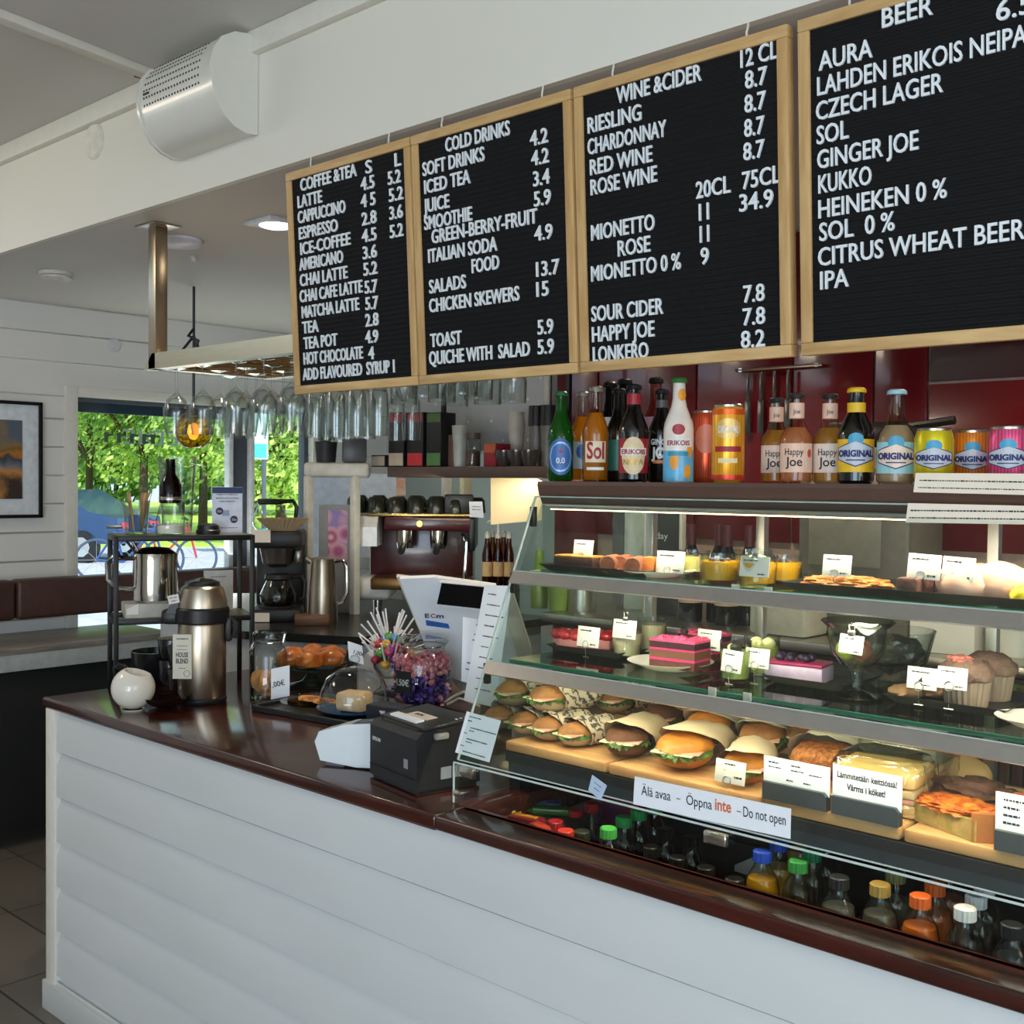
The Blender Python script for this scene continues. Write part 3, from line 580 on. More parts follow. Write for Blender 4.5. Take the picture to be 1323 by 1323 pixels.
light('case_lower_strip_light', 'AREA', ((XC0+XC1)/2, 1.815, 1.408), (0, .3, -1), 6.5, (1, .86, .67), shape='RECTANGLE', size=XC1-XC0-.12, size_y=.012)
light('case_bottom_strip_light', 'AREA', ((XC0+XC1)/2, 1.735, 1.218), (0, .45, -1), 5, (1, .84, .62), shape='RECTANGLE', size=XC1-XC0-.12, size_y=.012)
# signs stuck to the case
def sheet(name, label, cat, pts, lines, group=None, par=None, mtl=PAPER, inkcol=INK, bold=0, thick=.0008):
    """a paper through four points (bottom-left, bottom-right, top-right, top-left); lines = (text or None, u, v, h, w)"""
    a, b_, c, d = map(Vector, pts); ex = (b_-a).normalized(); ez = (d-a); ez = (ez-ex*ez.dot(ex)).normalized(); ey = -ex.cross(ez); ey = ez.cross(ex)
    M = Matrix((ex, ey, ez)).transposed().to_4x4(); M.translation = a; inv = M.inverted()
    if par is None: o = thing(name, label, cat, a, 0, group); o.matrix_world = M; o.rotation_mode = 'XYZ'
    else: o = par
    q = [inv @ p for p in (a, b_, c, d)]; bb = B()
    bb.add(prism([(p.x, p.z) for p in q], thick, 'Y'), None if par is None else M); s = bb.obj('sheet', mtl, o, smooth=False)
    W, H = (b_-a).length, (d-a).length
    if lines:
        bb = B()
        for tx, u, v, h, w_ in lines:
            if tx: put(bb, tx, u*W, v*H, h*H, w_*W if w_ else None, y=-.0002, depth=.0004, bold=bold)
            else: scribble(bb, u*W, v*H, w_*W, h*H, y=-.0002)
        s2 = bb.obj('print', inkcol, o, smooth=False)
        if par is not None: s2.matrix_local = M
    return o
def onglass(px, py, off=.004): # point on the sloping front glass
    n = Vector((0, -1, .43)).normalized(); p0 = Vector((0, gy(1.2)-off*1.1, 1.2)); d = ray(px, py); return CAM+d*((p0-CAM).dot(n)/d.dot(n))
t = sheet('warning_sign', 'long white sign taped low on the case glass, asking not to open', 'sign', [at(818, 1039, y=1.628), at(1021, 1084, y=1.628), at(1022, 1045, y=1.628), at(820, 1003, y=1.628)],
      [('Älä avaa', .06, .40, .34, .20), ('–', .3, .42, .3, .025), ('Öppna', .365, .40, .34, .165), ('–', .685, .42, .3, .025), ('Do not open', .725, .40, .34, .25)])
W_ = (at(1021, 1084, y=1.628)-at(818, 1039, y=1.628)).length; H_ = .055
b = B(); put(b, 'inte', .55*W_, .40*H_, .36*H_, .1*W_, y=-.0002, depth=.0004, bold=.02); b.obj('print', mat('orange_ink', '#d9703a', .6), t, smooth=False)
sheet('allergen_notice', 'small notice taped to the bottom left corner of the case glass', 'notice', [onglass(588, 972), onglass(632, 985), onglass(647, 931), onglass(603, 919)],
      [(None, .08, .9, .03, .35), (None, .08, .8, .03, .12), (None, .2, .65, .03, .75), (None, .2, .58, .03, .15), (None, .08, .5, .03, .08), (None, .2, .38, .03, .6), (None, .2, .31, .03, .18), (None, .08, .2, .03, .12), (None, .2, .08, .03, .65)])
CREAM = mat('cream_paper', '#f3e6d2', .65, var=.01)
sheet('shelf_notice', 'upper cream notice on the brown shelf edge in front of the cans', 'notice', [at(1180, 636, y=1.872), at(1345, 640, y=1.872), at(1347, 612, y=1.872), at(1183, 611, y=1.872)],
      [(None, .05, .62, .07, .85), (None, .04, .25, .055, .9)], mtl=CREAM)
sheet('shelf_notice', 'lower cream notice hanging under the brown shelf edge', 'notice', [at(1170, 675, y=1.866), at(1345, 678, y=1.866), at(1345, 654, y=1.866), at(1173, 650, y=1.866)],
      [(None, .04, .62, .08, .85), (None, .03, .25, .08, .92)], mtl=CREAM)
# ================================================================ things on the counter, left to right
def P(px, py, z): return at(px, py, z=z)
# two-tier black metal rack
c0, c1 = Vector((-3.163, 1.677)), Vector((-3.006, 2.054)); u = (c1-c0).normalized(); rot = math.degrees(math.atan2(u.y, u.x))
RK = thing('counter_rack', 'black metal two-tier rack standing at the end of the counter', 'rack', (c0.x, c0.y, CZ), rot)
RL, RD, RH = (c1-c0).length, .2, .497; zm = at(150, 803, x=c0.x).z-CZ+.004
for x in (0, RL):
    for y in (0, RD): b = B(); b.box((x, y, RH/2), (.014, .014, RH), .001); b.obj('post', BLACKM, RK)
RKW = wood('rack_board', '#4d463e', '#8a8172', 6, 'X', .35)
for zz, n_ in ((RH, 'top_shelf'), (zm, 'middle_shelf')):
    b = B()
    for y in (0, RD): b.box((RL/2, y, zz-.008), (RL, .014, .016), .001)
    for x in (0, RL): b.box((x, RD/2, zz-.008), (.014, RD, .016), .001)
    s_ = b.obj(n_, BLACKM, RK); b = B(); b.box((RL/2, RD/2, zz-.002), (RL-.01, RD-.01, .006)); b.obj('shelf_board', RKW, s_, smooth=False)
def onrack(px, py, z):           # point on a rack shelf
    return P(px, py, CZ+z)
ZT = RH+.0012; ZM = zm+.0012
def rackpt(px, dy, z):           # point on a rack shelf, dy back from its near edge, under a given pixel column
    v2 = Vector((-u.y, u.x))
    def col(x): q = c0+u*x+v2*dy; w_ = Vector((q.x, q.y, CZ+z))-CAM; return 661.5+F*w_.dot(RT)/w_.dot(_f)
    lo, hi = -.1, .6
    for _ in range(40):
        m_ = (lo+hi)/2
        if col(m_) < px: lo = m_
        else: hi = m_
    q = c0+u*lo+v2*dy; return Vector((q.x, q.y, CZ+z))
# top of the rack
p = rackpt(176, .08, ZT); k = mpp(p)
t = thing('stirrer_glass', 'glass tumbler holding wooden stirrers and sugar sachets on the rack', 'glass', p)
b = B(); b.lathe([(0, .002), (.030, .002), (.032, 0), (.042, .105), (.040, .105), (.030, .006), (0, .006)], 24); b.obj('tumbler', CLEAR, t)
b = B(); rnd = random.Random(3)
for i in range(9):
    a = rnd.uniform(0, 6.28); M = rz(math.degrees(a)) @ tr(.008+.012*rnd.random(), 0, .012) @ ry(rnd.uniform(4, 16)); b.box((0, 0, .06), (.0018, .006, .12), 0, M)
b.obj('stirrers', mat('birch', '#c39a66', .6), t)
b = B()
for i in range(7): b.box((rnd.uniform(-.012, .012), rnd.uniform(-.012, .012), .035), (.026, .002, .052), 0, rz(rnd.uniform(0, 180)))
b.obj('sachets', mat('sachet_blue', '#4a6ea8', .5), t)
p = rackpt(220, .048, ZT)
t = thing('sugar_dispenser', 'glass sugar dispenser with a brown glass bottle top on the rack', 'sugar dispenser', p)
b = B(); b.lathe([(0, .002), (.042, .002), (.045, .01), (.044, .05), (.034, .085), (.030, .10)], 24); b.obj('jar', CLEAR, t)
b = B(); b.lathe([(0, .005), (.040, .005), (.042, .03), (0, .034)], 24); b.obj('sugar', mat('sugar', '#efe6d8', .9), t)
b = B(); b.lathe([(.031, .098), (.034, .10), (.034, .15), (.026, .172), (.016, .19), (.014, .235), (.0, .235)], 24); b.obj('spout_cap', glass('brown_dark', '#5a2c12', '#1a0a04', 1.2), t)
b = B(); b.lathe([(.0345, .108), (.0345, .117), (.033, .12)], 24); b.obj('collar', STEEL, t)
p = rackpt(229, .148, ZT)
t = thing('glass_jug', 'tall clear glass jug behind the sugar dispenser on the rack', 'jug', p, 20)
b = B(); b.lathe([(0, .004), (.044, .004), (.046, .01), (.052, .14), (.06, .245), (.057, .245), (.045, .02)], 28); b.obj('body', CLEAR, t)
b = B(); b.tube([(.057, 0, .23), (.10, 0, .22), (.105, 0, .14), (.075, 0, .07), (.048, 0, .06)], .007, 8); b.obj('handle', CLEAR, t)
p = rackpt(269, .05, ZT); b = B(); b.lathe([(0, .0), (.036, 0), (.038, .012), (.034, .016), (.033, .028), (.022, .034), (0, .034)], 24); o = b.obj('cup_cover', BLACKP); o.location = p; tag(o, 'black plastic cup lid lying on top of the rack', 'lid')
p0, p1 = rackpt(274, .1, ZT), rackpt(313, .1, ZT)
up = Vector((0, 0, (684-624)*mpp(p0)))
t = sheet('flyer_stand', 'small blue-topped flyer in an acrylic stand on the rack', 'flyer', [p0, p1, p1+up, p0+up], [(None, .15, .84, .02, .7), (None, .12, .76, .02, .75), (None, .25, .69, .02, .5), (None, .15, .12, .015, .7)], mtl=mat('flyer_paper', '#dfe2ef', .5))
W_ = (p1-p0).length; H_ = up.z
b = B(); b.box((W_/2, -.0012, H_*.93), (W_, .0012, H_*.13)); b.obj('heading_band', mat('flyer_blue', '#2e3f68', .5), t)
for cx, cz, s_ in ((.24, .48, '10x'), (.72, .30, '20x')):
    b = B(); b.lathe([(0, .0016), (.012, .0016), (.012, 0)], 24, tr(cx*W_, 0, cz*H_) @ RX90); d_ = b.obj('badge', mat('flyer_navy', '#2a2f55', .5), t)
    b = B(); put(b, s_, cx*W_, cz*H_-.004, .008, y=-.0022, center=True); b.obj('badge_print', WHITE, d_, smooth=False)
b = B(); b.box((.45*W_, -.001, .44*H_), (.022, .001, .018), 0, None); b.obj('picture', mat('flyer_pic', '#9aa9c9', .5), t)
b = B(); b.box((W_/2, .004, H_/2), (W_+.006, .003, H_+.004)); b.box((W_/2, .0, .002), (W_, .03, .003)); b.obj('stand', CLEAR, t)
# middle of the rack
p = rackpt(196, .07, ZM); k = mpp(p)
t = thing('paper_box', 'low white box under the steel jug on the rack', 'box', p, rot)
b = B(); b.box((0, 0, .022), (.17, .11, .044), .003); b.obj('box_body', mat('box_grey', '#b9b3a8', .6), t)
b = B(); b.add(quad((-.08, -.056, .012), (-.045, -.056, .012), (-.045, -.056, .045), (-.08, -.056, .03), .001)); b.obj('folded_tag', CARD, t)
jp = p+Vector((.012, .005, .0445))
t = thing('steel_jug', 'polished steel jug with loop handle standing on a box in the rack', 'jug', jp, rot)
b = B(); b.lathe([(0, .0), (.055, 0), (.066, .008), (.068, .03), (.066, .13), (.068, .152), (.065, .152), (.062, .03), (0, .008)], 32); b.obj('body', CHROME, t)
b = B(); b.tube([(-.064, 0, .135), (-.112, -.0, .137), (-.124, 0, .12), (-.124, 0, .06), (-.108, 0, .044), (-.066, 0, .042)], .006, 8)
b.tube([(-.064, .02, .135), (-.125, .02, .145), (-.142, .02, .12), (-.14, .02, .07), (-.12, .02, .05)], .005, 8); b.obj('handle', CHROME, t)
b = B(); b.lathe([(.0, .172), (.04, .168), (.062, .153), (.066, .150)], 28); b.tube([(-.06, 0, .155), (-.085, 0, .19)], .004, 6); b.tube([(-.05, .01, .16), (-.07, .015, .195)], .004, 6); b.obj('lid', mat('dark_steel', '#5a544c', .25, 1), t)
a, c = rackpt(263, .15, ZM), rackpt(301, .15, ZM); hh = Vector((0, 0, (778-726)*mpp(a)))
sheet('info_card', 'grey printed card standing on the middle rack shelf behind the thermos', 'card', [a, c, c+hh, a+hh], [(None, .25, .84, .02, .5), (None, .45, .7, .015, .12), (None, .45, .6, .015, .12), (None, .45, .5, .015, .12)], mtl=mat('card_grey', '#c4c2bd', .6))
p = rackpt(160, .1, ZM)
t = thing('napkin_fork_set', 'dark paper napkin holder lying on the middle rack shelf by the post', 'napkin holder', p, rot); b = B(); b.box((0, 0, .005), (.07, .05, .01), .002); b.obj('tray', BLACKP, t)
# white pot with cutlery
p = P(172, 917, CZ); t = thing('sugar_pot', 'round white china pot with a tilted open mouth at the end of the counter', 'pot', p)
b = B(); M = tr(0, 0, .064) @ ry(12) @ rx(-10); pr = [(.062*math.sin(R(a)), -.062*math.cos(R(a))) for a in range(0, 141, 7)]; pr += [(.037, .047), (.03, .03), (.045, .0), (.02, -.045), (0, -.05)]
b.lathe(pr, 36, M); b.lathe([(.032, -.06), (.03, -.064), (0, -.064)], 24, tr(0, 0, .064)); b.obj('body', mat('china_white', '#e6e0d4', .12, var=.01, coat=.5), t)
t2 = thing('metal_tongs', 'dark sugar tongs sticking out of the white china pot', 'tongs', p+Vector((-.02, .01, .085)), 200)
b = B()
for s in (-1, 1): b.tube([(0, .006*s, -.03), (.02, .012*s, .02), (.045, .014*s, .036), (.055, .006*s, .02)], .005, 6)
b.tube([(.03, 0, .03), (.05, .0, .04), (.06, .01, .028), (.05, .015, .015)], .006, 6); b.obj('tongs_body', BLACKM, t2)
# brown glass dish
p = P(213, 914, CZ); b = B(); b.lathe([(0, .004), (.03, .004), (.05, .012), (.075, .032), (.078, .036), (.074, .034), (.05, .017), (0, .009)], 32); o = b.obj('glass_dish', mat('smoked_brown', '#1d1310', .1, coat=.6)); o.location = p; tag(o, 'dark brown glass dish in front of the thermos', 'dish')
# stacked black cups
GLZ = mat('black_glaze', '#15161a', .25, coat=.4); CUPI = mat('cup_inside', '#85887c', .35)
def cup(pt, r, h, label):
    t = thing('black_cup', label, 'cup', pt, 0, 'black cups under the rack')
    b = B(); b.lathe([(0, .0), (r*.7, 0), (r*.9, h*.2), (r, h*.95), (r*.97, h)], 28); b.obj('outside', GLZ, t)
    b = B(); b.lathe([(r*.97, h), (r*.9, h*.9), (r*.8, h*.2), (0, h*.12)], 28); b.obj('inside', CUPI, t)
p = P(234, 893, CZ); k = mpp(p); cup(p, .042, .072, 'black cup at the bottom of the pair right of the white pot'); cup(p+Vector((0, 0, .072)), .042, .074, 'black cup with grey inside stacked on another right of the white pot')
p2 = P(208, 889, CZ)+Vector((-.05, .07, 0)); cup(p2, .046, .08, 'black cup at the bottom of the pair behind the white pot'); cup(p2+Vector((0, 0, .08)), .048, .07, 'wide black cup topmost behind the white pot')
p3 = P(172, 885, CZ)+Vector((-.03, .1, 0))
t = thing('black_bowl', 'black bowl with faint lettering behind the rack post', 'bowl', p3)
b = B(); b.lathe([(0, 0), (.05, 0), (.075, .04), (.082, .1), (.079, .1), (.07, .045), (0, .012)], 30); b.obj('bowl_body', GLZ, t)
# thermos airpot
p = P(261, 906, CZ); t = thing('thermos', 'tall brushed steel pump thermos with black top, holding house blend coffee', 'thermos', p, -42)
BST = mat('thermos_steel', '#b6aa98', .3, 1, var=.05, scale=25, stretch=(60, 60, .5))
b = B(); b.lathe([(.066, .012), (.0705, .02), (.0705, .232), (.068, .24)], 40); b.obj('body', BST, t)
b = B(); b.lathe([(0, 0), (.07, 0), (.073, .004), (.073, .014), (.068, .018)], 40); b.obj('base', BLACKP, t)
b = B(); b.lathe([(.068, .238), (.079, .245), (.08, .282), (.075, .288)], 40); b.box((0, -.088, .258), (.05, .06, .045), .012); b.box((0, .079, .22), (.035, .02, .075), .008); b.obj('collar', BLACKP, t)
b = B(); b.lathe([(.074, .286), (.073, .305), (.062, .345), (.052, .352)], 40); b.obj('shoulder', BST, t)
b = B(); b.lathe([(.053, .35), (.05, .362), (.03, .37), (0, .372)], 36); b.add(prism([(-.10, .27), (-.075, .325), (-.03, .368), (-.0, .374), (-.0, .30), (-.06, .27)], .075, 'X'), tr(-.0375, 0, 0)); b.obj('pump_top', BLACKP, t)
b = B(); b.tube([(-.0, .08, .255), (.0, .1, .235), (.0, .096, .2)], .009, 8); b.obj('carry_handle', BLACKP, t)
t2 = thing('coffee_label', 'cream label with HOUSE BLEND hanging on the front of the thermos', 'label', D(223, 877, dist(p)-.075), 44)
b = B(); w_, h_ = .056, .132
b.box((w_/2, 0, h_/2), (w_, .0015, h_), .0005); b.obj('tag_card', mat('label_cream', '#d6d0bf', .6, var=.02), t2)
b = B(); put(b, 'HOUSE', w_/2, h_*.49, .014, .036, y=-.001, bold=.02, center=True); put(b, 'BLEND', w_/2, h_*.35, .014, .036, y=-.001, bold=.02, center=True)
scribble(b, .012, h_*.9, .034, .004, -.001); scribble(b, .012, h_*.74, .032, .002, -.001); scribble(b, .012, h_*.66, .03, .002, -.001); scribble(b, .018, h_*.24, .02, .002, -.001)
b.tube([(w_*.75+.009*math.cos(a*.449), -.001, h_*.12+.009*math.sin(a*.449)) for a in range(15)], .0006, 4); b.obj('print', INK, t2, smooth=False)
t3 = thing('name_card', 'tiny white card stuck to the spout of the thermos', 'price card', D(219, 781, dist(p)-.06), 44); b = B(); b.box((.015, 0, .013), (.033, .001, .026), 0, ry(-12)); b.obj('card', CARD, t3)
b = B(); scribble(b, .004, .018, .022, .003, -.001, M=ry(-12)); scribble(b, .008, .008, .014, .003, -.001, M=ry(-12)); b.obj('print', INK, t3, smooth=False)
# mason jar with cookies
p = P(347, 902, CZ); t = thing('mason_jar', 'clip-top glass jar of cookies with a handwritten price card', 'jar', p, -40)
b = B(); b.lathe([(0, .003), (.05, .003), (.056, .01), (.057, .13), (.05, .155), (.043, .163), (.043, .18)], 32); b.obj('glass', CLEAR, t)
b = B(); b.lathe([(.0455, .172), (.048, .178), (.048, .19)], 32); b.lathe([(.048, .192), (.049, .2), (.044, .206), (0, .207)], 32); b.obj('lid', CLEAR, t)
b = B(); b.tube([(.048*math.cos(a*.2618), .048*math.sin(a*.2618), .176) for a in range(25)], .0018, 5); b.tube([(-.03, -.045, .176), (-.03, -.056, .15), (.03, -.056, .15), (.03, -.045, .176)], .0018, 5); b.tube([(-.03, .045, .176), (-.03, .05, .2), (.03, .05, .2), (.03, .045, .176)], .0018, 5); b.obj('wire_clip', CHROME, t)
COOK = mat('cookie', '#b98349', .8, var=.25, bump=.4)
for i in range(6):
    b = B(); b.add(blob((.036, .036, .008), .12, 3, 2, i)); o = b.obj('cookie', COOK); rr = random.Random(i)
    if i < 3: o.location = p+Vector((rr.uniform(-.012, .012), rr.uniform(-.012, .012), .014+.016*i))
    else: o.location = p+Vector(((i-4)*.026, .012*(i-4), .052+.0*i)); o.rotation_euler = (R(72), R(8*(i-4)), R(60+10*i))
    tag(o, ['bottom cookie lying in the clip-top jar', 'second cookie from the bottom of the clip-top jar', 'third flat cookie in the clip-top jar', 'cookie standing at the left in the clip-top jar', 'cookie standing in the middle of the clip-top jar', 'cookie standing at the right in the clip-top jar'][i], 'cookie', 'cookies in the jar')
a, c = D(350, 904, dist(p)-.062), D(374, 899, dist(p)-.062); hh = Vector((0, 0, 39*mpp(p)))
t = sheet('price_card', 'handwritten one euro price card on the cookie jar', 'price card', [a, c, c+hh, a+hh], [], 'price cards on the counter')
b = B(); put(b, '1,00€', .006, hh.z*.38, .016, (c-a).length-.012, y=-.0004, bold=.01); b.obj('print', INK, t, smooth=False)
# cake stand with pastries
p = P(402, 886, CZ); t = thing('cake_stand', 'low glass cake stand carrying sugared buns', 'cake stand', p)
b = B(); b.lathe([(0, .003), (.075, .003), (.078, .008), (.03, .02), (.014, .04), (.016, .055), (.05, .062), (.115, .066), (.118, .074), (.11, .071), (0, .067)], 36); b.obj('stand_body', glass('green_clear', '#eaf6ee', '#86a892'), t)
BUN = mat('bun_orange', '#c47226', .35, col2='#86400f', scale=22, bump=.3, bscale=40, coat=.3)
bp = [(370, 861, 'left'), (392, 858, 'rear left'), (433, 856, 'rear right'), (409, 869, 'front middle'), (430, 870, 'front right'), (383, 873, 'front left')]
for i, (qx, qy, lab) in enumerate(bp):
    q = P(qx, qy+4, CZ+.074+.0); d_ = Vector((q.x-p.x, q.y-p.y, 0)); d_ = d_.normalized()*min(d_.length, .08)
    ang = i*60+20; rr = .074
    b = B(); b.add(blob((.05, .038, .033), .14, 2.0, 3, i, flat=-.5)); o = b.obj('sugared_bun', BUN); o.location = p+Vector((rr*math.cos(R(ang)), rr*math.sin(R(ang)), .074+.02)); o.rotation_euler = (0, 0, i)
    tag(o, 'glazed orange bun on the glass cake stand, '+['at the right edge', 'at the back', 'at the back left', 'at the left edge', 'at the front left', 'at the front'][i], 'bun', 'buns on the cake stand')
# black tray with pizza plate, glass dome
p0 = P(440, 922, CZ); t = thing('black_tray', 'black serving tray under the pizza slices and the glass dome', 'tray', p0, 8)
b = B(); b.box((0, 0, .004), (.46, .26, .008), .004); 
for y in (-.125, .125): b.box((0, y, .011), (.46, .01, .014), .003)
for x in (-.225, .225): b.box((x, 0, .011), (.01, .26, .014), .003)
b.obj('tray_body', mat('tray_black', '#1b1c1d', .35), t)
pz = P(415, 917, CZ+.01); t = thing('glass_plate', 'glass plate of baked pizza slices on the black tray', 'plate', Vector((p0.x-.12, p0.y+.0, CZ+.0082)))
b = B(); b.lathe([(0, .002), (.06, .002), (.1, .012), (.102, .016), (.06, .006), (0, .005)], 36); b.obj('plate_body', glass('plate_glass', '#f2f0e4', '#b0a890'), t)
PZ = mat('pizza', '#d9a24e', .6, col2='#8a3f1c', scale=60, bump=.5, bscale=90)
for i, (dx, dy, lab) in enumerate(((-.035, .01, 'left'), (.035, .012, 'right'))):
    b = B(); b.add(blob((.045, .034, .008), .15, 4, 3, 30+i)); o = b.obj('pizza_piece', PZ); o.location = Vector((p0.x-.12+dx, p0.y+dy, CZ+.0082+.013)); tag(o, lab+' piece of baked pizza on the glass plate', 'pizza', 'pizza pieces on the plate')
pd = Vector((p0.x+.05, p0.y+.01, CZ+.0085)); t = thing('cake_plate', 'blue-rimmed plate under the glass dome on the tray', 'plate', pd)
b = B(); b.lathe([(0, .0), (.06, 0), (.105, .014), (.108, .018), (.06, .005), (0, .005)], 36); b.obj('plate_body', mat('blue_plate', '#2f5c8e', .2, coat=.4), t)
b = B(); b.box((.0, .0, .034), (.09, .07, .055), .012); o = b.obj('sponge_cake', mat('cake_beige', '#dcb98e', .75, bump=.3, bscale=80)); o.location = pd+Vector((0, 0, .0)); o.rotation_euler = (0, 0, .3); tag(o, 'pale sponge cake piece under the glass dome', 'cake')
t = thing('glass_dome', 'clear glass dome with round knob covering a plate of cake', 'dome', pd+Vector((0, 0, .018)))
b = B(); b.lathe([(.098, 0), (.1, .012), (.097, .045), (.08, .083), (.05, .105), (.015, .113), (.0, .113)], 36); b.obj('cover', CLEAR, t)
b = B(); b.lathe([(.008, .112), (.007, .12), (.014, .128), (.016, .138), (.01, .146), (0, .148)], 20); b.obj('knob', CLEAR, t)
# lollipop vase
p = P(497, 899, CZ); p.y += .02; k = mpp(p)
t = thing('lollipop_vase', 'glass vase crammed with lollipops behind the dome', 'vase', p)
b = B(); b.lathe([(0, .004), (.045, .004), (.048, .012), (.03, .025), (.028, .05), (.05, .085), (.058, .14), (.055, .14), (.047, .088), (.022, .055), (0, .05)], 28); b.obj('vase_glass', CLEAR, t)
rnd = random.Random(12); LC = ['#b8324a', '#3f86b8', '#5fa04a', '#d8a12c', '#c04a6a', '#8a3a8a', '#c23a3a']
STK = mat('stick_white', '#e8e8ea', .4)
lp0 = None
for i in range(34):
    a = i*2.4; q_ = rnd.random(); tl = 15+70*q_; cz = .185-.06*q_; rr = .01+.055*q_
    if i >= 26: cz = .10+.03*rnd.random(); rr = .045; tl = 120
    col = LC[i % 7]; tt = thing('lollipop', '', 'lollipop', p+Vector((rr*math.cos(a), rr*math.sin(a), cz)), math.degrees(a), 'lollipops in the vase')
    tt['label'] = ['red', 'blue', 'green', 'yellow', 'pink', 'purple', 'scarlet'][i % 7]+' wrapped lollipop in the glass vase with its white stick pointing out'
    tt['label'] = ['red', 'blue', 'green', 'yellow', 'pink', 'purple', 'scarlet'][i % 7]+' wrapped lollipop in the glass vase on the counter'
    b = B(); b.add(blob((.0155, .0155, .0155), .12, 4, 2, i)); b.obj('candy', mat('lolly'+col, col, .25, var=.3, scale=90, coat=.3), tt)
    M = ry(tl if tl < 100 else 35); b = B(); b.tube([M @ Vector((0, 0, .01)), M @ Vector((0, 0, .075+.025*rnd.random()))], .0028, 6); b.obj('stick', STK, tt)
    if i % 4 == 0: b = B(); b.add(prism([(-.004, .012), (.004, .012), (.014, .036), (-.012, .034)], .001, 'Y'), M); b.obj('wrapper', mat('wrapper', '#e6d9d2', .3), tt)
a = D(451, 853, dist(p)-.07); c = D(470, 859, dist(p)-.07); hh = Vector((0, 0, 24*k))
t = sheet('price_card', 'small tilted price card in front of the lollipop vase', 'price card', [a, c, c+hh+Vector((-.008, 0, 0)), a+hh+Vector((-.008, 0, 0))], [], 'price cards on the counter')
b = B(); put(b, '1,00€', .006, hh.z*.4, .012, (c-a).length-.012, y=-.0004, bold=.01); b.obj('print', INK, t, smooth=False)
b = B(); b.tube([(.02, .003, hh.z*.3), (.035, .03, -.03)], .0012, 5); b.obj('wire', STEEL, t)
# big jar of wrapped sweets
p = P(546, 908, CZ); k = mpp(p); t = thing('sweet_jar', 'large clip-top glass jar filled with purple and pink wrapped sweets', 'jar', p, 6)
b = B(); b.lathe([(0, .004), (.078, .004), (.087, .014), (.088, .12), (.08, .15), (.068, .163), (.066, .178), (.074, .182)], 36); b.obj('glass', CLEAR, t)
b = B(); b.lathe([(.076, .183), (.078, .19), (.07, .202), (.03, .208), (.012, .21), (0, .211)], 36); b.obj('lid', CLEAR, t)
b = B(); b.tube([(.07*math.cos(a*.2618), .07*math.sin(a*.2618), .176) for a in range(25)], .002, 5); b.obj('wire_clip', CHROME, t)
b = B(); w_ = .062
vs = []
for i in range(9):
    th = -1.95+i*.085
    vs.append((.0895*math.cos(th), .0895*math.sin(th)))
for i in range(8):
    b.add(quad((vs[i][0], vs[i][1], .04), (vs[i+1][0], vs[i+1][1], .04), (vs[i+1][0], vs[i+1][1], .108), (vs[i][0], vs[i][1], .108), .0008))
b.obj('price_label', mat('label_black', '#15181c', .6), t)
b = B(); put(b, '1.50€', 0, .064, .019, .05, center=True, bend=.0905, bold=.01); bb = B(); bb.add((b.v, b.f), rz(math.degrees(-1.6)+90)); bb.obj('price_print', mat('chalk', '#cfdcd8', .7), t, smooth=False)
rnd = random.Random(5); SW = [('#3a2470', 'purple'), ('#d98a9a', 'pink striped'), ('#c8616e', 'red striped'), ('#5a46a8', 'violet'), ('#e0a7a2', 'pale pink')]
protos = []
def sweet_mesh(i):
    b = B(); b.add(blob((.013, .009, .008), .12, 3, 2, i))
    for s in (-1, 1): b.add(([(s*.011, 0, 0), (s*.022, -.008, .003), (s*.024, 0, -.002), (s*.022, .008, .002), (s*.0225, .002, .006)], [(0, 1, 2), (0, 2, 3), (0, 3, 4), (0, 4, 1)]))
    return b
placed = []
for i in range(230):
    for _ in range(40):
        a = rnd.uniform(0, 6.28); rr = .074*math.sqrt(rnd.random()) if i > 150 else .074; z = .018+rnd.random()*.118
        q = Vector((rr*math.cos(a), rr*math.sin(a), z))
        if all((q-w_).length > .0145 for w_ in placed): break
    placed.append(q)
for i, q in enumerate(placed):
    ci = (1 if rnd.random() < .55 else 4) if (q.z > .09 and q.x > -.02) or rnd.random() < .3 else (0 if rnd.random() < .6 else 3)
    if q.z > .115: ci = 2 if rnd.random() < .5 else 1
    col, cn = SW[ci]
    if len(protos) < 40:
        o = sweet_mesh(i).obj('wrapped_sweet', mat('sweet'+col, col, .25, var=.45, scale=70, coat=.4)); protos.append((ci, o))
    else:
        src = random.Random(i).choice([o_ for c_, o_ in protos if c_ == ci] or [protos[0][1]]); o = src.copy(); COL.objects.link(o)
    o.location = p+q; o.rotation_euler = (rnd.uniform(0, 6), rnd.uniform(0, 6), rnd.uniform(0, 6))
    tag(o, cn+' wrapped sweet among the others in the large glass jar', 'sweet', 'wrapped sweets in the jar')
# black sign box behind the terminal
a, c = P(462, 940, CZ), P(516, 938, CZ)
t = thing('sign_box', 'dark navy box with a white goblet mark behind the card terminal', 'box', (a+c)/2+Vector((0, .04, 0)), 12); w_ = (c-a).length
b = B(); b.box((0, 0, .028), (w_, .07, .056), .004); b.obj('box_body', mat('navy_box', '#1d2430', .5), t)
b = B(); b.add(prism([(-.01, .044), (.012, .044), (.004, .033), (.004, .024), (-.002, .024), (-.002, .033)], .0006, 'Y'), tr(-.0, -.0357, 0)); scribble(b, -.03, .014, .04, .006, -.0355); b.obj('mark', WHITE, t, smooth=False)
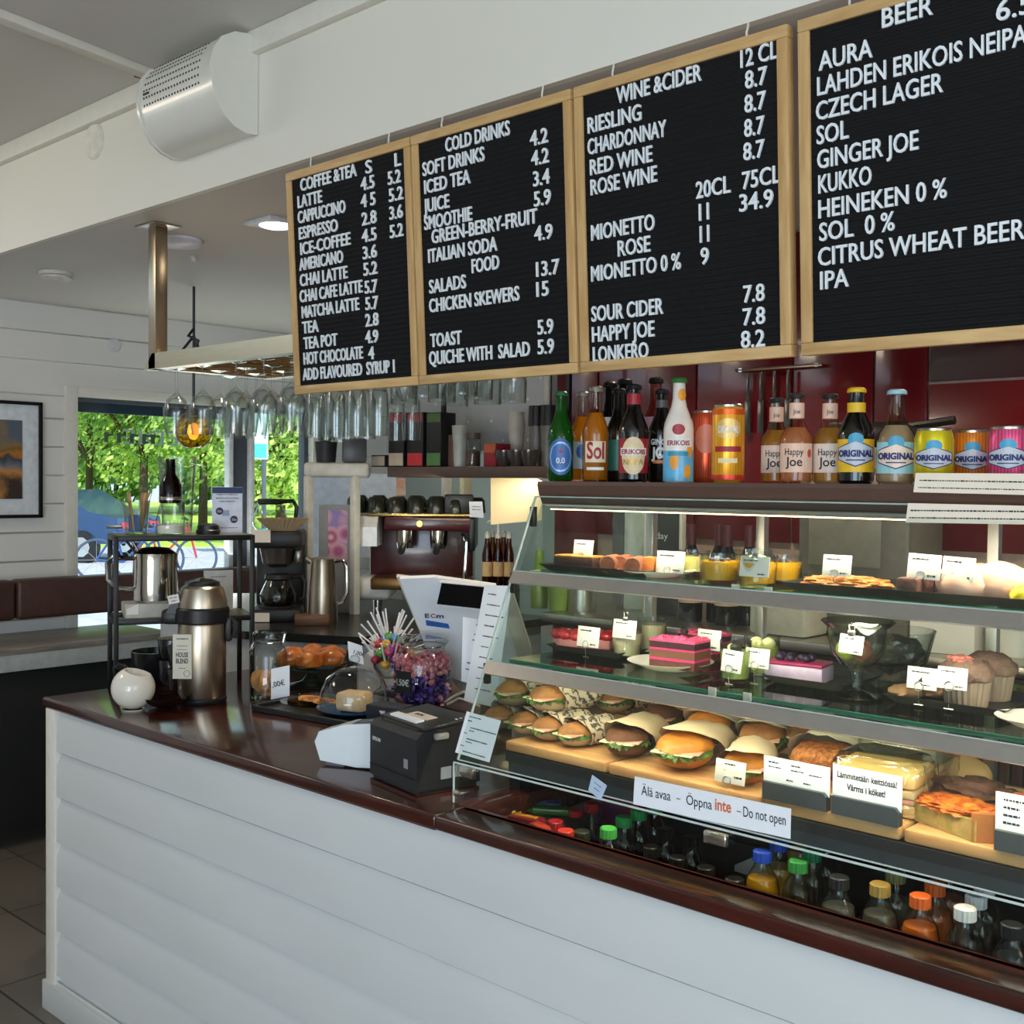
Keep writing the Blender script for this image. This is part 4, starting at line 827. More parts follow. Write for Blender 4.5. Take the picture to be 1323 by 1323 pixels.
# card terminal
p = P(452, 990, CZ); t = thing('card_terminal', 'white card payment terminal beside the receipt printer', 'card terminal', p+Vector((.02, .02, 0)), 22)
TW = mat('terminal_white', '#e2e9ee', .3, var=.01, coat=.2)
b = B(); b.add(prism([(-.095, .012), (-.11, .055), (-.098, .08), (-.03, .1), (.09, .112), (.105, .09), (.105, .01), (.0, .004)], .062, 'Y'), tr(0, -.03, 0)); b.obj('shell', TW, t, smooth=30)
b = B(); b.add(prism([(-.1, .078), (-.03, .102), (.088, .115), (.095, .106), (-.02, .088), (-.094, .066)], .066, 'Y'), tr(0, -.031, 0)); b.obj('upper_shell', TW, t, smooth=30)
b = B(); M = tr(.03, 0, .1095) @ ry(-9); b.box((0, 0, 0), (.09, .05, .006), .003, M); b.obj('screen', mat('terminal_screen', '#50566a', .15), t)
b = B()
for i in range(4):
    for j in range(3): b.box((-.045-.013*i, -.016+.016*j, .093-.005*i), (.009, .011, .006), .002, None)
b.obj('keypad', mat('key_grey', '#3b3f45', .5), t)
b = B(); b.box((-.06, 0, .004), (.05, .05, .009), .003); b.box((.06, 0, .003), (.05, .05, .008), .003); b.obj('foot', mat('terminal_foot', '#6b7078', .5), t)
b = B(); b.lathe([(0, .012), (.014, .01), (.018, 0)], 20, tr(.085, .02, .1)); b.obj('cap', TW, t)
# receipt printer
e0, e1, e2 = P(478, 1003, CZ), P(538, 1029, CZ), P(592, 990, CZ)
fx = (e1-e0); rot = math.degrees(math.atan2(fx.y, fx.x)); W_ = fx.length; D_ = .165
t = thing('receipt_printer', 'black receipt printer on the counter next to the display case', 'printer', e0, rot)
PB = mat('printer_black', '#1c1d20', .45, var=.05, scale=200, bump=.05)
H_ = at(480, 928, x=e0.x).z-CZ; W_ = max(W_, .125)
b = B(); b.add(prism([(0, .008), (0, H_-.012), (.012, H_), (D_-.01, H_+.012), (D_, H_), (D_, .008)], W_, 'X')); b.obj('housing', PB, t, smooth=25)
b = B(); b.box((W_/2, D_/2, .004), (W_-.01, D_-.012, .008)); b.obj('foot_plate', BLACKP, t)
b = B(); M = tr(0, .012, H_) @ rx(4.6); b.box((W_/2, .075, .004), (W_-.012, .13, .01), .004, M); b.box((W_/2, .008, -.0), (W_*.75, .012, .008), .002, M); b.obj('cover', PB, t)
b = B(); b.box((W_*.45, .031, .011), (W_*.55, .022, .004), 0, M); b.obj('paper_slip', PAPER, t)
b = B(); b.box((W_*.5, .064, .0097), (W_*.42, .03, .001), 0, M); s_ = b.obj('sticker', mat('sticker_cream', '#d9c9bd', .6), t)
b = B(); v, f, ww = text('ECM', .01, .03, .0004, .02); b.add((v, f), M @ tr(W_*.37, .06, .0106) @ rx(-90)); b.obj('sticker_print', INK, s_, smooth=False)
b = B(); put(b, 'EPSON', .012, H_*.66, .008, y=-.0003, depth=.0005, bold=.02); b.obj('brand', mat('print_grey', '#c5c8cc', .5), t, smooth=False)
b = B(); b.box((W_*.78, -.0004, H_*.46), (.016, .001, .02), 0); b.obj('certification_label', mat('label_grey', '#8d9094', .5), t)
b = B(); b.box((W_*.5, -.002, H_*.25), (W_*.96, .004, .0012)); b.obj('seam', BLACKP, t)
b = B(); b.box((W_+.004, .06, H_-.01), (.012, .035, .014), .004); b.obj('release_lever', mat('lever_grey', '#8c8a84', .4), t)
b = B()
for yy in (.075, .105): b.box((W_+.0006, yy, .04), (.001, .027, .026)); 
b.obj('side_label', mat('label_grey', '#8d9094', .5), t)
for i in range(3): b = B(); b.box((W_-.015, .1+.012*i, .0095), (.007, .004, .001), 0, M); b.obj('indicator', mat('print_grey', '#c5c8cc', .5), t)
# cash register screen (back towards the customer)
p = Vector((-2.36, 2.53, CZ+.0005))
t = thing('register_shelf', 'dark shelf behind the counter that the cash register stands on', 'shelf', (-2.28, 2.54, 0)); b = B(); b.box((0, 0, CZ-.015), (.9, .44, .03), .004); b.obj('board', mat('shelf_umber', '#4d3c35', .4, var=.06), t)
for sx in (-.4, .4): b = B(); b.box((sx, 0, (CZ-.03)/2), (.04, .4, CZ-.03)); b.obj('side', BLACKM, t)

t = thing('cash_register', 'white cash register screen seen from behind, logo on its back', 'cash register', p, 38)
RW = mat('register_white', '#dfe6ee', .35, var=.01)
def rg(px, py, off=0):       # a point on the sloping back of the screen, in register coordinates
    Mi = (tr(*p) @ rz(38)).inverted(); n = ((tr(*p) @ rz(38) @ rx(22)).to_3x3() @ Vector((0, 1, 0))); c0_ = tr(*p) @ rz(38) @ Vector((0, off, .12)); d = ray(px, py); return Mi @ (CAM+d*((c0_-CAM).dot(n)/d.dot(n)))
bk = [rg(516, 748), rg(543, 816), rg(560, 868), rg(640, 895), rg(668, 850), rg(640, 757), rg(560, 746)]
nl = (rx(22) @ Vector((0, .018, 0)))
k = len(bk); b = B(); b.add(([q for q in bk]+[q+nl for q in bk], [tuple(range(k)), tuple(range(k, 2*k))[::-1]]+[(i, (i+1) % k, k+(i+1) % k, k+i) for i in range(k)])); b.obj('screen_back', RW, t, smooth=False)
fr_ = [rg(512, 745, .02), rg(548, 830, .02), rg(600, 900, .02), rg(690, 880, .02), rg(686, 838, .02), rg(662, 765, .02)]; k = len(fr_)
b = B(); b.add(([q for q in fr_]+[q+nl for q in fr_], [tuple(range(k)), tuple(range(k, 2*k))[::-1]]+[(i, (i+1) % k, k+(i+1) % k, k+i) for i in range(k)])); b.obj('bezel', mat('register_beige', '#c9c4b8', .4), t, smooth=False)
b = B(); b.box((0, .02, .05), (.12, .1, .1), .012); b.box((0, .03, .012), (.2, .16, .024), .008); b.obj('stand', RW, t)
l0, l1 = rg(549, 798, -.003), rg(572, 801, -.003)
MM = Matrix.Translation(l0) @ rx(22)
b = B(); wl = (l1-l0).length; put(b, 'E', 0, 0, .014, wl*.25, depth=.0008, bold=.03); put(b, 'm', wl*.64, 0, .014, wl*.42, depth=.0008, bold=.03); bb = B(); bb.add((b.v, b.f), MM); bb.obj('logo_letters', mat('logo_blue', '#32507a', .4), t, smooth=False)
b = B(); put(b, 'C', wl*.32, 0, .014, wl*.27, depth=.0008, bold=.03); bb = B(); bb.add((b.v, b.f), MM); bb.obj('logo_letter', mat('logo_red', '#b04a58', .4), t, smooth=False)
b = B(); b.add(quad(rg(551, 808, -.003), rg(581, 812, -.003), rg(579, 806, -.003), rg(550, 801, -.003), .0008)); b.obj('logo_bar', mat('bar_blue', '#2c5fa8', .4), t, smooth=False)
d0, d1 = rg(560, 783, -.06), rg(625, 790, -.06); d2, d3 = rg(631, 758, -.06), rg(567, 752, -.06)
nd = rx(22) @ Vector((0, -.03, 0)); q = [d0, d1, d2, d3]; q2 = [v+Vector((0, .035, .004)) for v in q]
b = B(); b.add((q+q2, [(0, 1, 2, 3), (7, 6, 5, 4), (0, 4, 5, 1), (1, 5, 6, 2), (2, 6, 7, 3), (3, 7, 4, 0)])); b.box(tuple((q2[0]+q2[2])/2+Vector((0, .03, -.0))), (.05, .07, .03), .005); s_ = b.obj('customer_display', RW, t, smooth=False)
cc = sum(q, Vector())/4; q = [cc+(v-cc)*.87 + Vector((0, -.002, .003)) for v in q]
b = B(); b.add(quad(*q, .0015)); b.obj('display_screen', mat('screen_black', '#15181a', .12), s_, smooth=False)
# sheets leaning by the register
def lean(name, label, pxs, yb, yt, lines):
    (ax, ay), (bx, by), (cx, cy), (dx, dy) = pxs
    return sheet(name, label, 'paper', [at(ax, ay, y=yb), at(bx, by, y=yb+.01), at(cx, cy, y=yt+.01), at(dx, dy, y=yt)], lines)
hand = [(None, .3, .93-.09*i, .012, .25+.4*((i*7) % 5)/5) for i in range(10)]
lean('order_list', 'long handwritten list on white paper leaning behind the glass edge', [(599, 905), (640, 914), (661, 757), (626, 756)], 2.05, 2.10, hand)
lean('order_list', 'narrow white list with printed lines, left of the long handwritten one', [(596, 880), (611, 884), (616, 800), (598, 797)], 2.08, 2.11, [(None, .1, .9, .02, .5), (None, .1, .75, .02, .7), (None, .1, .66, .02, .6), (None, .1, .3, .02, .7), (None, .1, .2, .02, .5)])
t = thing('price_stand', 'black block holding the paper lists upright on the counter', 'stand', Vector((-2.03, 2.10, CZ)), 0); b = B(); b.box((0, 0, .02), (.16, .06, .04), .004); b.box((.03, -.01, .06), (.05, .01, .07), .002); b.obj('block', BLACKP, t)
p = P(590, 915, CZ); b = B(); b.tube([p+Vector(v) for v in ((-.06, .0, .005), (-.03, .02, .03), (.0, .03, .045), (.04, .02, .04), (.06, .05, .02), (.08, .08, .005))], .004, 6); b.tube([p+Vector(v) for v in ((-.04, -.0, .005), (.0, .01, .028), (.04, .0, .03), (.07, .04, .006))], .004, 6)
tag(b.obj('power_cable', mat('cable_white', '#cfcac0', .4)), 'white cables looping on the counter behind the receipt printer', 'cable')
# ================================================================ hanging glass rack
t = thing('glass_rack', 'brushed steel frame with wire grid hung from the ceiling, holding stemware', 'rack', (-3.40, 1.95, 2.02))
GX1 = 1.55; GD = .46
SATIN = mat('satin_steel', '#b7b09a', .32, 1, var=.05, scale=30, stretch=(.5, 20, 20))
for x in (0, GX1):
    b = B(); b.box((x, 0, .211), (.045, .045, .474), .002); b.obj('post', mat('satin_steel_v', '#a79b88', .3, 1, var=.06, scale=30, stretch=(20, 20, .5)), t)
    b = B(); b.box((x, 0, .446), (.12, .10, .006), .001); b.obj('ceiling_plate', STEEL, t)
b = B(); b.add(prism([(-.05, -.026), (-.0, .026), (GX1+.03, .026), (GX1+.03, -.026)], .045, 'Y'), tr(-.0, -.0225, 0)); b.obj('front_bar', SATIN, t, smooth=False)
b = B(); b.box((GX1/2-.01, GD, 0), (GX1+.06, .045, .045), .002); b.obj('rear_bar', SATIN, t)
for x in (-.02, GX1): b = B(); b.box((x, GD/2, 0), (.04, GD-.06, .045), .002); b.obj('side_bar', SATIN, t)
b = B()
for i in range(15): y = .03+i*.0285; b.tube([(0, y, -.012), (GX1, y, -.012)], .0028, 5)
for i in range(6): b.tube([(.1+i*.27, .0, -.018), (.1+i*.27, GD, -.018)], .003, 5)
b.obj('wire_grid', mat('brass_wire', '#a08050', .3, 1), t)
SG = glass('stem_glass', '#fafcfb', '#b4bcba', 1.5)
def wine(s=1):
    b = B(); b.lathe([(.034*s, 0), (.033*s, -.003), (.006, -.008), (.004, -.02), (.004, -.075), (.008, -.085), (.03*s, -.105), (.043*s, -.135), (.043*s, -.155), (.033*s, -.225), (.032*s, -.225), (.041*s, -.155), (.04*s, -.135), (.02*s, -.1), (0, -.092)], 28); return b
def flute():
    b = B(); b.lathe([(.03, 0), (.029, -.003), (.005, -.008), (.004, -.06), (.01, -.085), (.026, -.13), (.029, -.19), (.026, -.245), (.025, -.245), (.027, -.19), (.024, -.13), (0, -.09)], 24); return b
def tumbler():
    b = B(); b.lathe([(.028, 0), (.026, -.004), (.008, -.012), (.008, -.03), (.03, -.05), (.04, -.09), (.038, -.15), (.037, -.15), (.038, -.09), (.028, -.052), (0, -.045)], 24); return b
rows = [('front', 1.985, [228, 262, 305, 341, 377], wine, 'wine_glass', 'wine glass'), ('middle', 2.12, [284, 318, 352, 388], wine, 'wine_glass', 'wine glass'), ('rear', 2.26, [299, 331, 366, 402], wine, 'wine_glass', 'wine glass'),
        ('front', 1.995, [408, 434, 461, 489], flute, 'champagne_flute', 'champagne flute'), ('middle', 2.13, [422, 449, 474], flute, 'champagne_flute', 'champagne flute'),
        ('rear', 2.27, [440, 512, 532], flute, 'champagne_flute', 'champagne flute'),
        ('front', 2.0, [548, 598], tumbler, 'footed_glass', 'footed beer glass'), ('middle', 2.13, [522, 571, 618], tumbler, 'footed_glass', 'footed beer glass'), ('rear', 2.27, [588, 630, 662], tumbler, 'footed_glass', 'footed beer glass')]
protoG = {}
for rn, y, pxs, fn, nm, lb in rows:
    for i, px in enumerate(pxs):
        x = at(px, 500, y=y).x
        if nm in protoG: o = protoG[nm].copy(); COL.objects.link(o)
        else: o = protoG[nm] = fn().obj(nm, SG)
        o.location = (x, y, 1.999); tag(o, '%s upside-down %s from the left in the %s row of the hanging rack' % (ORD[i], lb, rn), 'glass', lb+'es in the hanging rack' if lb.endswith('glass') else lb+'s in the hanging rack')

# ================================================================ kitchen behind
ZW = 1.08
pw = [(-3.62, 2.32), (-3.467, 2.34), (-3.07, 2.545), (-2.98, 2.85), (-2.98, 3.5), (-4.35, 3.5), (-4.75, 3.0), (-4.4, 2.5)]
t = thing('rear_worktop', 'black stone worktop on white cabinets behind the pastry counter', 'worktop', (0, 0, 0))
b = B(); b.add(prism(pw, .03), tr(0, 0, ZW-.03)); b.obj('worktop_slab', mat('black_stone', '#1a1a1c', .25, var=.2, scale=120), t, smooth=False)
cx_, cy_ = sum(p[0] for p in pw)/8, sum(p[1] for p in pw)/8
b = B(); b.add(prism([(cx_+(x-cx_)*.96, cy_+(y-cy_)*.93) for x, y in pw], ZW-.03)); b.obj('cabinet_body', mat('cabinet_white', '#c9cdd0', .5), t, smooth=False)
b = B(); a, c = Vector((-3.30, 2.405, 0)), Vector((-3.085, 2.517, 0)); d_ = c-a; M = tr(a.x, a.y, 0) @ rz(math.degrees(math.atan2(d_.y, d_.x))); b.box((d_.length/2+.01, .0, .80), (d_.length+.02, .03, .46), 0, M); b.obj('dark_door', mat('door_dark', '#22211f', .5), t, smooth=False)
FACE = 50
def W(px, py): return P(px, py, ZW)
# coffee maker
p = W(360, 799); t = thing('coffee_maker', 'black filter coffee maker with full glass pot on the rear worktop', 'coffee maker', p, FACE)
b = B(); b.box((0, .02, .025), (.19, .30, .05), .008); b.box((0, .12, .19), (.19, .09, .3), .01); b.box((0, .02, .32), (.195, .30, .065), .012); b.obj('housing', BLACKP, t)
b = B(); b.lathe([(0, .05), (.075, .05), (.078, .056), (0, .057)], 28, tr(0, -.04, 0)); b.obj('hotplate', mat('hotplate', '#3a3836', .35), t)
b = B(); b.lathe([(.04, .21), (.06, .225), (.072, .285), (.074, .29)], 28, tr(0, -.04, 0)); b.box((.08, -.06, .25), (.025, .05, .06), .008); b.obj('filter_basket', mat('basket_steel', '#8d8a84', .25, .9), t)
b = B(); b.box((-.06, -.1305, .335), (.075, .001, .05)); b.obj('label', CARD, t)
b = B(); b.box((-.06, -.1305, .02), (.07, .001, .035)); b.obj('label', CARD, t)
def pot(t, base, full):
    b = B(); b.lathe([(0, .0), (.055, .0), (.068, .015), (.07, .045), (.052, .085), (.045, .1), (.05, .112)], 28, base); b.obj('pot_glass', CLEAR, t)
    if full: b = B(); b.lathe([(0, .003), (.052, .003), (.065, .016), (.066, .045), (.056, .072), (0, .072)], 28, base); b.obj('coffee', mat('coffee', '#0d0706', .1), t)
    b = B(); b.lathe([(.047, .1), (.053, .106), (.05, .122), (0, .124)], 24, base); b.tube([(base @ Vector(v)) for v in ((.045, 0, .112), (.09, 0, .115), (.105, 0, .09), (.1, 0, .03), (.085, 0, .025))], .009, 8); b.obj('pot_handle', BLACKP, t)
t2 = thing('glass_coffee_pot', 'glass coffee pot full of coffee on the hotplate of the coffee maker', 'coffee pot', tuple(t.matrix_basis @ Vector((0, -.04, .0575))), FACE); pot(t2, Matrix(), True)
t2 = thing('glass_coffee_pot', 'empty glass coffee pot with black handle on top of the coffee maker', 'coffee pot', tuple(t.matrix_basis @ Vector((-.04, .06, .3535))), FACE); pot(t2, Matrix(), False)
t2 = thing('paper_filter', 'stack of fluted paper coffee filters on top of the coffee maker', 'coffee filter', tuple(t.matrix_basis @ Vector((.02, -.06, .3535))))
n = 64; b = B()
v = [(.05*math.cos(2*math.pi*i/n), .05*math.sin(2*math.pi*i/n), 0) for i in range(n)]+[((.098+.005*(-1)**i)*math.cos(2*math.pi*i/n), (.098+.005*(-1)**i)*math.sin(2*math.pi*i/n), .046) for i in range(n)]
v2 = [(x*.97, y*.97, z+.003) for x, y, z in v]
b.add((v+v2, [tuple(range(n))]+[(i, (i+1) % n, n+(i+1) % n, n+i) for i in range(n)]+[tuple(range(2*n, 3*n))]+[(2*n+i, 2*n+(i+1) % n, 3*n+(i+1) % n, 3*n+i) for i in range(n)])); b.obj('filter_paper', mat('filter_paper', '#cbb08a', .8), t2, smooth=False)
# kettle
p = W(417, 805); t = thing('steel_kettle', 'brushed steel kettle beside the coffee maker', 'kettle', p, FACE)
b = B(); b.lathe([(0, 0), (.056, 0), (.058, .01), (.052, .12), (.044, .23), (.046, .25), (.03, .256), (0, .258)], 32); b.obj('body', BST, t)
b = B(); b.tube([(.04, 0, .24), (.075, 0, .245), (.09, 0, .22), (.092, 0, .12), (.075, 0, .08), (.055, 0, .075)], .009, 8); b.obj('handle', CHROME, t)
b = B(); b.box((0, 0, .246), (.05, .03, .02), .006); b.tube([(-.045, 0, .235), (-.066, 0, .252)], .012, 8); b.obj('lid', BST, t)
p = W(402, 806); t = thing('wooden_tray', 'small wooden box in front of the kettle on the rear worktop', 'box', p+Vector((.02, -.01, 0)), FACE); b = B(); b.box((0, 0, .02), (.13, .07, .04), .003); b.obj('tray', wood('brown_box', '#4a2f1c', '#6e4a2c'), t)
# white frame
d0 = dist(W(457, 794)); t = thing('white_stand', 'white two-legged stand with a thick rounded top behind the kettle', 'stand', (0, 0, 0))
FW = mat('frame_white', '#d6d3c8', .4)
for pa in (398, 458):
    b = B(); q = D(pa, 790, d0); top = D(pa, 615, d0); b.box((q.x, q.y, (ZW+top.z)/2), (.032, .032, top.z-ZW), .004); b.obj('leg', FW, t)
a, c = D(394, 607, d0), D(478, 607, d0); dv = c-a; b = B(); b.box((dv.length/2, 0, 0), (dv.length, .07, .062), .015, tr(a.x, a.y, a.z) @ rz(math.degrees(math.atan2(dv.y, dv.x))), seg=3); b.obj('top_bar', FW, t)
zt_ = a.z+.0312
q = D(421, 596, d0); t = thing('plant_pot', 'black pot with a small plant on the white stand', 'plant pot', (q.x, q.y, zt_))
b = B(); b.lathe([(0, 0), (.04, 0), (.047, .085), (.043, .085), (.04, .07), (0, .07)], 24); b.obj('pot', mat('pot_black', '#26262a', .5), t)
b = B(); rnd = random.Random(4)
for i in range(26):
    a_ = rnd.uniform(0, 6.28); M = tr(0, 0, .075) @ rz(math.degrees(a_)) @ ry(rnd.uniform(10, 60)); L_ = rnd.uniform(.05, .11)
    b.add(([(0, -.004, 0), (.0, .004, 0), (.003, .009, L_*.6), (0, 0, L_), (.003, -.009, L_*.6)], [(0, 1, 2, 3, 4)]), M)
b.obj('leaves', mat('leaf_green', '#5f7a4a', .5, var=.3), t, smooth=False)
q = D(458, 596, d0); t = thing('grey_tin', 'grey square tin beside the plant pot on the white stand', 'tin', (q.x, q.y, zt_), FACE); b = B(); b.box((0, 0, .05), (.1, .08, .1), .008); b.obj('tin_body', mat('tin_grey', '#4a4a50', .35), t)
# poster panel behind the kettle
d1 = d0+.05; t = thing('flower_panel', 'grey panel with a pink and purple flower picture between the stand legs', 'panel', (0, 0, 0))
a, c = D(411, 795, d1), D(452, 795, d1); dv = Vector((c.x-a.x, c.y-a.y, 0)); zt2 = D(430, 652, d1).z; M = tr(a.x, a.y, ZW) @ rz(math.degrees(math.atan2(dv.y, dv.x))); L_ = dv.length
b = B(); b.box((L_/2, .01, (zt2-ZW)/2), (L_, .02, zt2-ZW), .004, M); b.obj('panel_board', mat('panel_grey', '#8d8f92', .5), t)
m_, n_, pn_ = nt('flower_print'); vo = n_.nodes.new('ShaderNodeTexVoronoi'); vo.inputs['Scale'].default_value = 14; r_ = n_.nodes.new('ShaderNodeValToRGB')
for q_, cx in ((.25, '#a8447a'), (.5, '#d9a3b4'), (.75, '#8a78b8')): e_ = r_.color_ramp.elements.new(q_); e_.color = (*lin(cx), 1)
r_.color_ramp.elements[0].color = (*lin('#e8c8c4'), 1); r_.color_ramp.elements[-1].color = (*lin('#c9b6d4'), 1)
tc_ = n_.nodes.new('ShaderNodeTexCoord'); n_.links.new(tc_.outputs['Object'], vo.inputs['Vector']); n_.links.new(vo.outputs['Distance'], r_.inputs[0]); n_.links.new(r_.outputs[0], pn_.inputs['Base Color'])
b = B(); b.box((L_*.6, -.001, (zt2-ZW)*.72), (L_*.6, .002, (zt2-ZW)*.46), 0, M); b.obj('picture', m_, t, smooth=False)
# espresso machine
q0 = W(492, 797); d2 = dist(q0)+.14; aL, aR = D(455, 790, d2), D(612, 790, d2); dv = Vector((aR.x-aL.x, aR.y-aL.y, 0)); L_ = dv.length; k2 = d2/F
t = thing('espresso_machine', 'burgundy espresso machine with white side panels on the rear worktop', 'espresso machine', (aL.x, aL.y, ZW), math.degrees(math.atan2(dv.y, dv.x)))
ED = .42; BUR = mat('burgundy', '#4a1a1c', .28, coat=.5, var=.1); EW = mat('espresso_white', '#d9d8d2', .3, coat=.4)
b = B(); b.box((L_/2+.02, ED/2+.1, .26), (L_-.06, ED-.14, .27), .01); b.obj('body', BUR, t)
b = B(); b.box((L_/2+.06, ED/2, .375), (L_-.14, ED, .06), .012); b.obj('upper_front', BUR, t)
b = B(); b.box((L_/2+.03, .02, .41), (L_-.06, .03, .012), .003); b.obj('brass_edge', mat('brass', '#b89a5a', .25, 1), t)
b = B(); b.box((L_/2, ED/2, .412), (L_-.02, ED-.02, .012), .003); b.obj('cup_tray', BST, t)
b = B(); b.box((L_/2+.04, .09, .125), (L_-.08, .26, .05), .008); b.obj('drip_tray', mat('tray_bronze', '#7a5a34', .3, .8), t)
for xx in (.06,):
    b = B(); b.add(prism([(-.02, .28), (-.02, .36), (.03, .41), (.4, .415), (.4, .28)], .1, 'X'), tr(.005, -.01, 0)); b.obj('side_panel', EW, t, smooth=25)
    b = B(); b.box((.085, .13, .1), (.16, .3, .095), .03, seg=3); b.obj('base_panel', EW, t)
b = B(); b.box((L_-.012, ED/2, .33), (.03, ED, .14), .01); b.obj('end_panel', BLACKP, t)
for xx in (.1, L_-.08):
    b = B(); b.lathe([(0, 0), (.018, 0), (.02, .06), (.0, .06)], 16, tr(xx, .06, 0)); b.obj('foot', CHROME, t)
for xx in (L_*.42, L_*.7):
    b = B(); b.lathe([(0, .27), (.034, .27), (.038, .3), (.038, .345), (0, .345)], 24, tr(xx, .06, 0)); g_ = b.obj('group_head', CHROME, t)
    b = B(); b.tube([(xx, .04, .285), (xx, -.03, .28), (xx, -.1, .265)], [.01, .012, .015], 8); b.obj('portafilter', BLACKP, g_)
b = B(); b.tube([(L_-.05, .02, .33), (L_-.03, -.03, .3), (L_-.035, -.04, .2), (L_-.04, -.035, .15)], .008, 8); b.obj('steam_wand', CHROME, t)
b = B(); b.lathe([(0, .006), (.014, .005), (.016, .0)], 16, tr(L_*.55, -.0005, .375) @ RX90); b.obj('emblem', mat('brass', '#b89a5a', .25, 1), t)
DK = mat('dark_olive_cup', '#2a2a20', .3, coat=.3)
rnd = random.Random(9); ii = 0
for r_i, yy in enumerate((.08, .2)):
    for c_i in range(7):
        xx = -.02+c_i*.085
        if c_i == 6 and r_i == 0: continue
        lab = '%s dark cup from the left in the %s row on top of the espresso machine' % (ORD[c_i], 'front' if r_i == 0 else 'back')
        Mx = t.matrix_basis @ Vector((xx+.02, yy, .4185)); h_ = .065+.01*rnd.random()
        o = thing('coffee_cup', lab, 'cup', Mx, rnd.uniform(0, 360), 'cups on the espresso machine')
        b = B(); b.lathe([(.0, h_), (.024, h_), (.036, h_*.8), (.041, .004), (.041, 0), (.038, 0), (.034, h_*.75), (0, h_*.92)], 20); b.obj('cup_body', DK, o)
        b = B(); b.tube([(.038, 0, h_*.25), (.058, 0, h_*.3), (.058, 0, h_*.6), (.034, 0, h_*.75)], .005, 6); b.obj('handle', DK, o)
o = thing('black_caddy', 'black box at the right end of the espresso machine top', 'box', t.matrix_basis @ Vector((L_-.07, .1, .4185)), math.degrees(math.atan2(dv.y, dv.x))); b = B(); b.box((0, 0, .04), (.12, .1, .08), .006); b.obj('caddy_body', BLACKP, o)
# syrup bottles with pumps
GB = glass('amber_bottle', '#b47a3c', '#3a1e0c', 1.3); LBL = mat('syrup_label', '#c9a878', .6)
o = thing('riser_box', 'dark riser box under the syrup bottles', 'box', (0, 0, 0)); a = D(627, 770, 4.62); c = D(662, 770, 4.62); dv = Vector((c.x-a.x, c.y-a.y, 0)); zr = 1.63-132*4.7/F
b = B(); b.box((dv.length/2, .12, (ZW+zr)/2), (dv.length+.06, .3, zr-ZW), .004, tr(a.x, a.y, 0) @ rz(math.degrees(math.atan2(dv.y, dv.x)))); b.obj('riser', mat('riser_dark', '#2a2622', .5), o)
for i, (px, py) in enumerate(((629, 770), (643, 770), (657, 770), (636, 760), (650, 760))):
    q = D(px, py, 4.66+.1*(i // 3)); q.z = zr
    o = thing('syrup_bottle', '%s syrup bottle from the left in the %s row by the espresso machine' % (ORD[i % 3], 'front' if i < 3 else 'back'), 'bottle', q, 45, 'syrup bottles')
    b = B(); b.lathe([(0, 0), (.019, 0), (.021, .01), (.021, .13), (.011, .175), (.01, .2)], 20); b.obj('bottle_glass', GB, o)
    b = B(); b.lathe([(.0215, .04), (.0215, .1)], 20); b.obj('label', LBL, o)
    b = B(); b.lathe([(.012, .198), (.012, .215), (.006, .22), (.006, .27 if i == 1 else .225), (0, .27 if i == 1 else .225)], 12)
    if i == 1: b.tube([(0, 0, .27), (-.03, -.01, .275), (-.045, -.015, .262)], .006, 6)
    b.obj('pump' if i == 1 else 'cap', FW, o)
# back shelf with boxes
ys = 3.0; zs0, zs1 = 1.648, 1.690
xa, xb = at(500, 610, y=ys).x, at(715, 610, y=ys).x
t = thing('hanging_shelf', 'dark brown shelf behind the counter carrying boxes, jars and cups', 'shelf', (xa, ys, zs0))
b = B(); b.box(((xb-xa)/2, .11, .021), (xb-xa, .22, .042), .003); b.obj('board', mat('shelf_umber', '#4d3c35', .4, var=.06), t)
for xx in (.12, xb-xa-.1): b = B(); b.box((xx, .2, (ZB-zs0)/2), (.016, .016, ZB-zs0)); b.obj('hanger', BLACKM, t)
def shelf_at(px, dy): return Vector((at(px, 605, y=ys+dy).x, ys+dy, zs1+.0005))
def boxthing(name, label, px0, px1, ytop, dy, col, bands=(), cat='box', group=None, deep=.08):
    a, c = shelf_at(px0, dy), shelf_at(px1, dy); h = at((px0+px1)/2, ytop, y=ys+dy).z-zs1; w_ = c.x-a.x
    o = thing(name, label, cat, (a+c)/2+Vector((0, deep/2, 0)), 0, group)
    b = B(); b.box((0, 0, h/2), (w_*.94, deep, h), .002); b.obj('carton', mat('carton'+col, col, .5), o)
    for z0, z1, cc in bands: b = B(); b.box((0, -deep/2-.0006, h*(z0+z1)/2), (w_*.86, .0012, h*(z1-z0))); b.obj('label', mat('lab'+cc, cc, .5), o)
boxthing('tea_box', 'lower cream-labelled box at the left end of the dark shelf', 479, 498, 588, .03, '#26221f', [(.1, .9, '#b0a595')], group='boxes on the back shelf')
for nm, a, c, lab in (('cream label', 501, 522, '#b8ab98'), ('red label', 525, 547, '#c02a34'), ('green label', 550, 570, '#4f7a45')):
    boxthing('tea_box', 'tall black box with a '+nm+' on the dark shelf', a, c, 533, .02, '#121214', [(.02, .25, lab), (.82, .98, '#a33038' if nm != 'green label' else '#4a6a38')], group='boxes on the back shelf')
boxthing('paper_bag', 'brown paper bag right of the green-labelled box on the dark shelf', 572, 586, 562, .06, '#6a5344', cat='bag')
boxthing('red_box', 'small red and orange box on the dark shelf', 624, 641, 573, .03, '#8a1f2c', [(.6, .98, '#b5583a')])
def lathe_thing(name, label, cat, loc, prof, m_, group=None, n=24): o = B(); o.lathe(prof, n); o = o.obj(name, m_); o.location = loc; return tag(o, label, cat, group)
